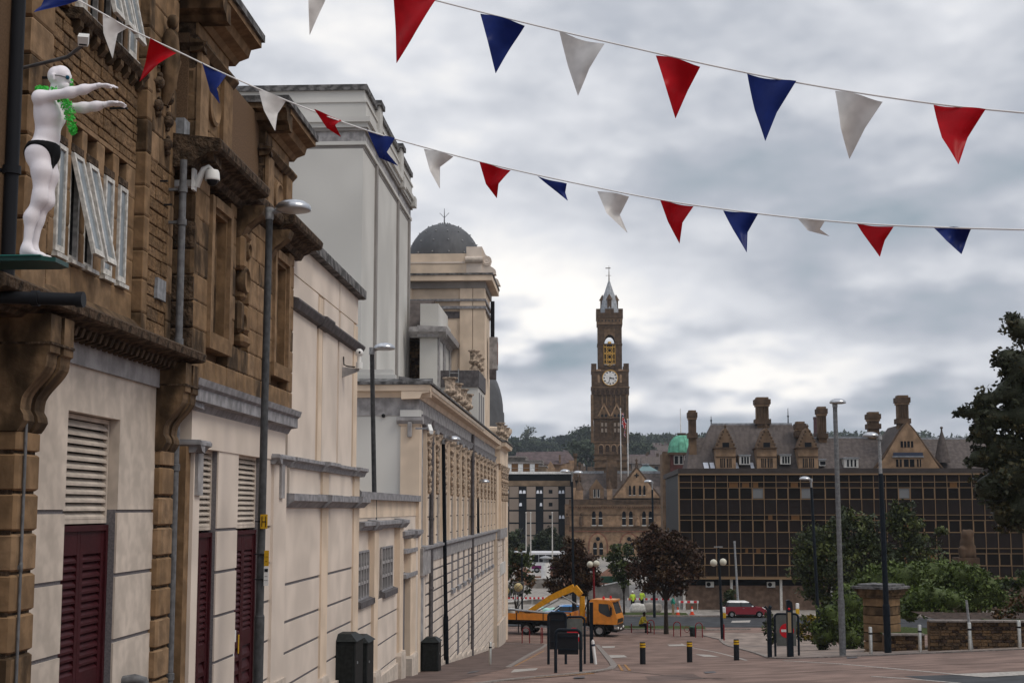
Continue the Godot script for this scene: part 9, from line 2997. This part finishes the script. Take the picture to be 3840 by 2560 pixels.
	bx(bu, "swoosh", Vector3(x0 + 0.3, y0 + 0.5, -D), Vector3(x1 - 0.3, y0 + 1.0, -D + 0.02), mat("bus_purple", C(0.14, 0.02, 0.10), 0.4))
	for k in [0.2, 0.78]: wheel(bu, Vector3(lerpf(x0, x1, k), y0 + 0.35, -D - 0.05), 0.42, 0.3, M.galv)

# ---------- building site beyond the road ----------
func make_site() -> void:
	# ramped concrete walls
	for s in [[[1880, 2262, 2062, 2240], 2300, 146.0, "low pale concrete ramp wall running from the theatre behind the truck"], [[2055, 2240, 2360, 2176], 2250, 154.0, "long concrete ramp wall rising behind the crane"], [[1990, 2172, 2110, 2168], 2240, 175.0, "pale concrete wall slab behind the red leaved tree"]]:
		var d: float = s[2]
		var a := at_d(s[0][0], s[0][1], d)
		var b := at_d(s[0][2], s[0][3], d)
		var w := thing("concrete_wall", s[3], "wall", Vector3((a.x + b.x) / 2, 0.42, -d))
		flat_shape(w, "slab", PackedVector2Array([Vector2(a.x, 0.2), Vector2(b.x, 0.2), Vector2(b.x, b.y), Vector2(a.x, a.y)]), d, 0.5, M.concrete)
		var g := Geo.new()
		g.hexa([Vector3(a.x, a.y, -d + 0.08), Vector3(b.x, b.y, -d + 0.08), Vector3(b.x, b.y, -d - 0.6), Vector3(a.x, a.y, -d - 0.6), Vector3(a.x, a.y + 0.1, -d + 0.08), Vector3(b.x, b.y + 0.1, -d + 0.08), Vector3(b.x, b.y + 0.1, -d - 0.6), Vector3(a.x, a.y + 0.1, -d - 0.6)])
		part(w, "coping", g, M.white_wood)
	var g := Geo.new()
	var rows := []
	for i in 5:
		var line := PackedVector3Array()
		for j in 14:
			var x := xd(1930 + j * 30, 182)
			line.append(Vector3(x, 0.4 + [0.0, 1.4, 2.0, 1.6, 0.0][i] * (0.7 + 0.3 * sin(j * 1.7)), -182.0 - i * 3.5))
		rows.append(line)
	g.grid(rows)
	structure("earth_mound", g, M.bare_earth)
	g = Geo.new()
	for s in [[1960, 2075, 2150, 2160, 186.0], [2100, 2230, 2152, 2160, 190.0]]: g.box(Vector3(xd(s[0], s[4]), yd(s[3], s[4]), -s[4] - 0.5), Vector3(xd(s[1], s[4]), yd(s[2], s[4]), -s[4]))
	var sh := part(self, "site_sheeting", g, M.white_paint)
	tag(sh, "strip of white sheeting along the top of the brown earth mound", "sheeting")
	g = Geo.new()
	g.cbox(Vector3(xd(2250, 172), 1.2, -172.4), Vector3(xd(2350, 172), yd(2160, 172), -172), 0.05)
	tag(part(self, "green_hoarding", g, mat("hoard_green", C(0.03, 0.075, 0.05), 0.7, "mott", V(0.3))), "dark green hoarding panel behind the ramp wall", "hoarding")
	# red and white barrier boards on posts
	var mk := func(at: Vector3, label: String, n: int, group: String) -> Node3D:
		var o := thing("barrier_board", label, "barrier", at, group, true)
		bx(o, "plank", Vector3(-n * 0.5, 0.75, -0.02), Vector3(n * 0.5, 0.98, 0.02), M.white_paint)
		for k in n: bx(o, "red_patch", Vector3(-n * 0.5 + k + 0.27, 0.765, 0.0205), Vector3(-n * 0.5 + k + 0.73, 0.965, 0.026), M.red_board)
		for x in [-n * 0.45, n * 0.45]: bx(o, "leg", Vector3(x - 0.04, -0.05, -0.06), Vector3(x + 0.04, 0.74, 0.06), M.white_wood)
		return o
	for k in 4:
		mk.call(gp(xd(1925 + k * 47, 141), 141), "red and white barrier plank along the foot of the pale ramp wall", 3, "barrier planks along the ramp wall").scale.x = 0.42
	for k in 3:
		mk.call(gp(xd(2378 + k * 62, 140), 140), "red and white barrier plank behind the hi-vis workers", 3, "barrier planks by the workers").scale.x = 0.5
	mk.call(gp(xd(2578, 136), 136), "red and white barrier plank against the office ground floor", 3, "").scale.x = 0.62
	# white sacks, covered pile, cones
	for s in [[2036, 126.0, 1.6, 1.15, "mint", "pile under a pale green sheet behind the truck bed"], [2005, 125.0, 0.7, 1.2, "white_wood", "stack wrapped in white plastic behind the truck bed"], [2395, 134.5, 1.2, 0.8, "white_wood", "row of white bulk bags beside the grass verge"], [2440, 134.5, 1.2, 0.85, "concrete", "grey bulk bags beside the grass verge"], [2195, 134.0, 1.4, 0.9, "white_wood", "white wrapped blocks on the verge behind the crane"]]:
		var x := xd(s[0], s[1])
		var y := ground_y(x, s[1])
		var bl := []
		for k in 4:
			bl.append([Vector3(x - s[2] * 0.5 + k * s[2] / 3.0, y + s[3] * 0.3, -s[1]), Vector3(x - s[2] * 0.45 + k * s[2] / 3.0, y + s[3] * (0.62 + 0.08 * sin(k * 2.0)), -s[1]), 0.34, 0.3])
		tag(part(self, "covered_pile", blob(bl, 0.06, 0.25), M[s[4]]), s[5], "pile")
	var c0 := thing("traffic_cone", "red and white traffic cone on the far verge", "traffic cone", gp(xd(2537, 130.5), 130.5), "cones on the verge", true)
	g = Geo.new()
	g.lathe([Vector2(0.05, 0.72), Vector2(0.04, 0.75), Vector2(0, 0.75)], Vector3.ZERO, 12)
	g.lathe([Vector2(0.18, 0.05), Vector2(0.125, 0.3)], Vector3.ZERO, 12)
	g.lathe([Vector2(0.085, 0.52), Vector2(0.05, 0.72)], Vector3.ZERO, 12)
	g.box(Vector3(-0.22, 0, -0.22), Vector3(0.22, 0.05, 0.22))
	part(c0, "cone", g, mat("cone_red", C(0.6, 0.06, 0.02), 0.5))
	g = Geo.new()
	g.lathe([Vector2(0.127, 0.3), Vector2(0.087, 0.52)], Vector3.ZERO, 12)
	part(c0, "white_sleeve", g, M.white_paint)
	copy(c0, gp(xd(2590, 131.5), 131.5), 0)
	copy(c0, gp(xd(1946, 121.0), 121.0), 0, "red and white traffic cone beside the posts near the theatre corner")
	# mesh fence panels
	for k in 3:
		var d := 143.0
		var x := xd(2440 + k * 48, d)
		var o := thing("fence_panel", "galvanised mesh fence panel with pale sheeting on the building site", "fence panel", gp(x, d), "site fence panels", true)
		bx(o, "sheeting", Vector3(-0.6, 0.15, -0.01), Vector3(0.6, 1.9, 0.0), M.white_wood)
		for q in [[-0.64, -0.6, 0.0, 2.0], [0.6, 0.64, 0.0, 2.0], [-0.6, 0.6, 1.94, 2.0], [-0.6, 0.6, 0.1, 0.15]]: bx(o, "rail", Vector3(q[0], q[2], -0.02), Vector3(q[1], q[3], 0.02), M.galv)
	# slim flagpoles on the square
	var f0 := thing("thin_flagpole", "thin pale flagpole without a flag in front of the hotel trees", "flagpole", Vector3(xd(1898, 205), 0.42, -205), "bare flagpoles on the square", true)
	g = Geo.new()
	g.tube([Vector3(0, -0.2, 0), Vector3(0, 9.0, 0)], [0.11, 0.06], 8)
	g.ball(Vector3(0, 9.0, 0), V(0.12), 8, 6)
	part(f0, "pole", g, M.white_wood)
	for u in [1973, 1990, 2071]: copy(f0, Vector3(xd(u, 205), 0.42, -205), 0)
	# round ventilation shaft with a mushroom cap
	var vp := Vector3(xd(2046, 180), 0.42, -180)
	var vo := thing("mushroom_vent", "pale round shaft with a mushroom cap wrapped in white plastic", "vent", vp, "", true)
	g = Geo.new()
	g.lathe([Vector2(0.6, 0.0), Vector2(0.55, 2.4), Vector2(0.4, 2.9)], Vector3.ZERO, 14)
	part(vo, "wrapping", g, M.white_paint)
	g = Geo.new()
	g.lathe([Vector2(0.36, 2.7), Vector2(0.36, 3.3), Vector2(0.8, 3.4), Vector2(0.75, 3.55), Vector2(0.2, 3.7), Vector2(0, 3.7)], Vector3.ZERO, 14)
	part(vo, "cap", g, M.galv)
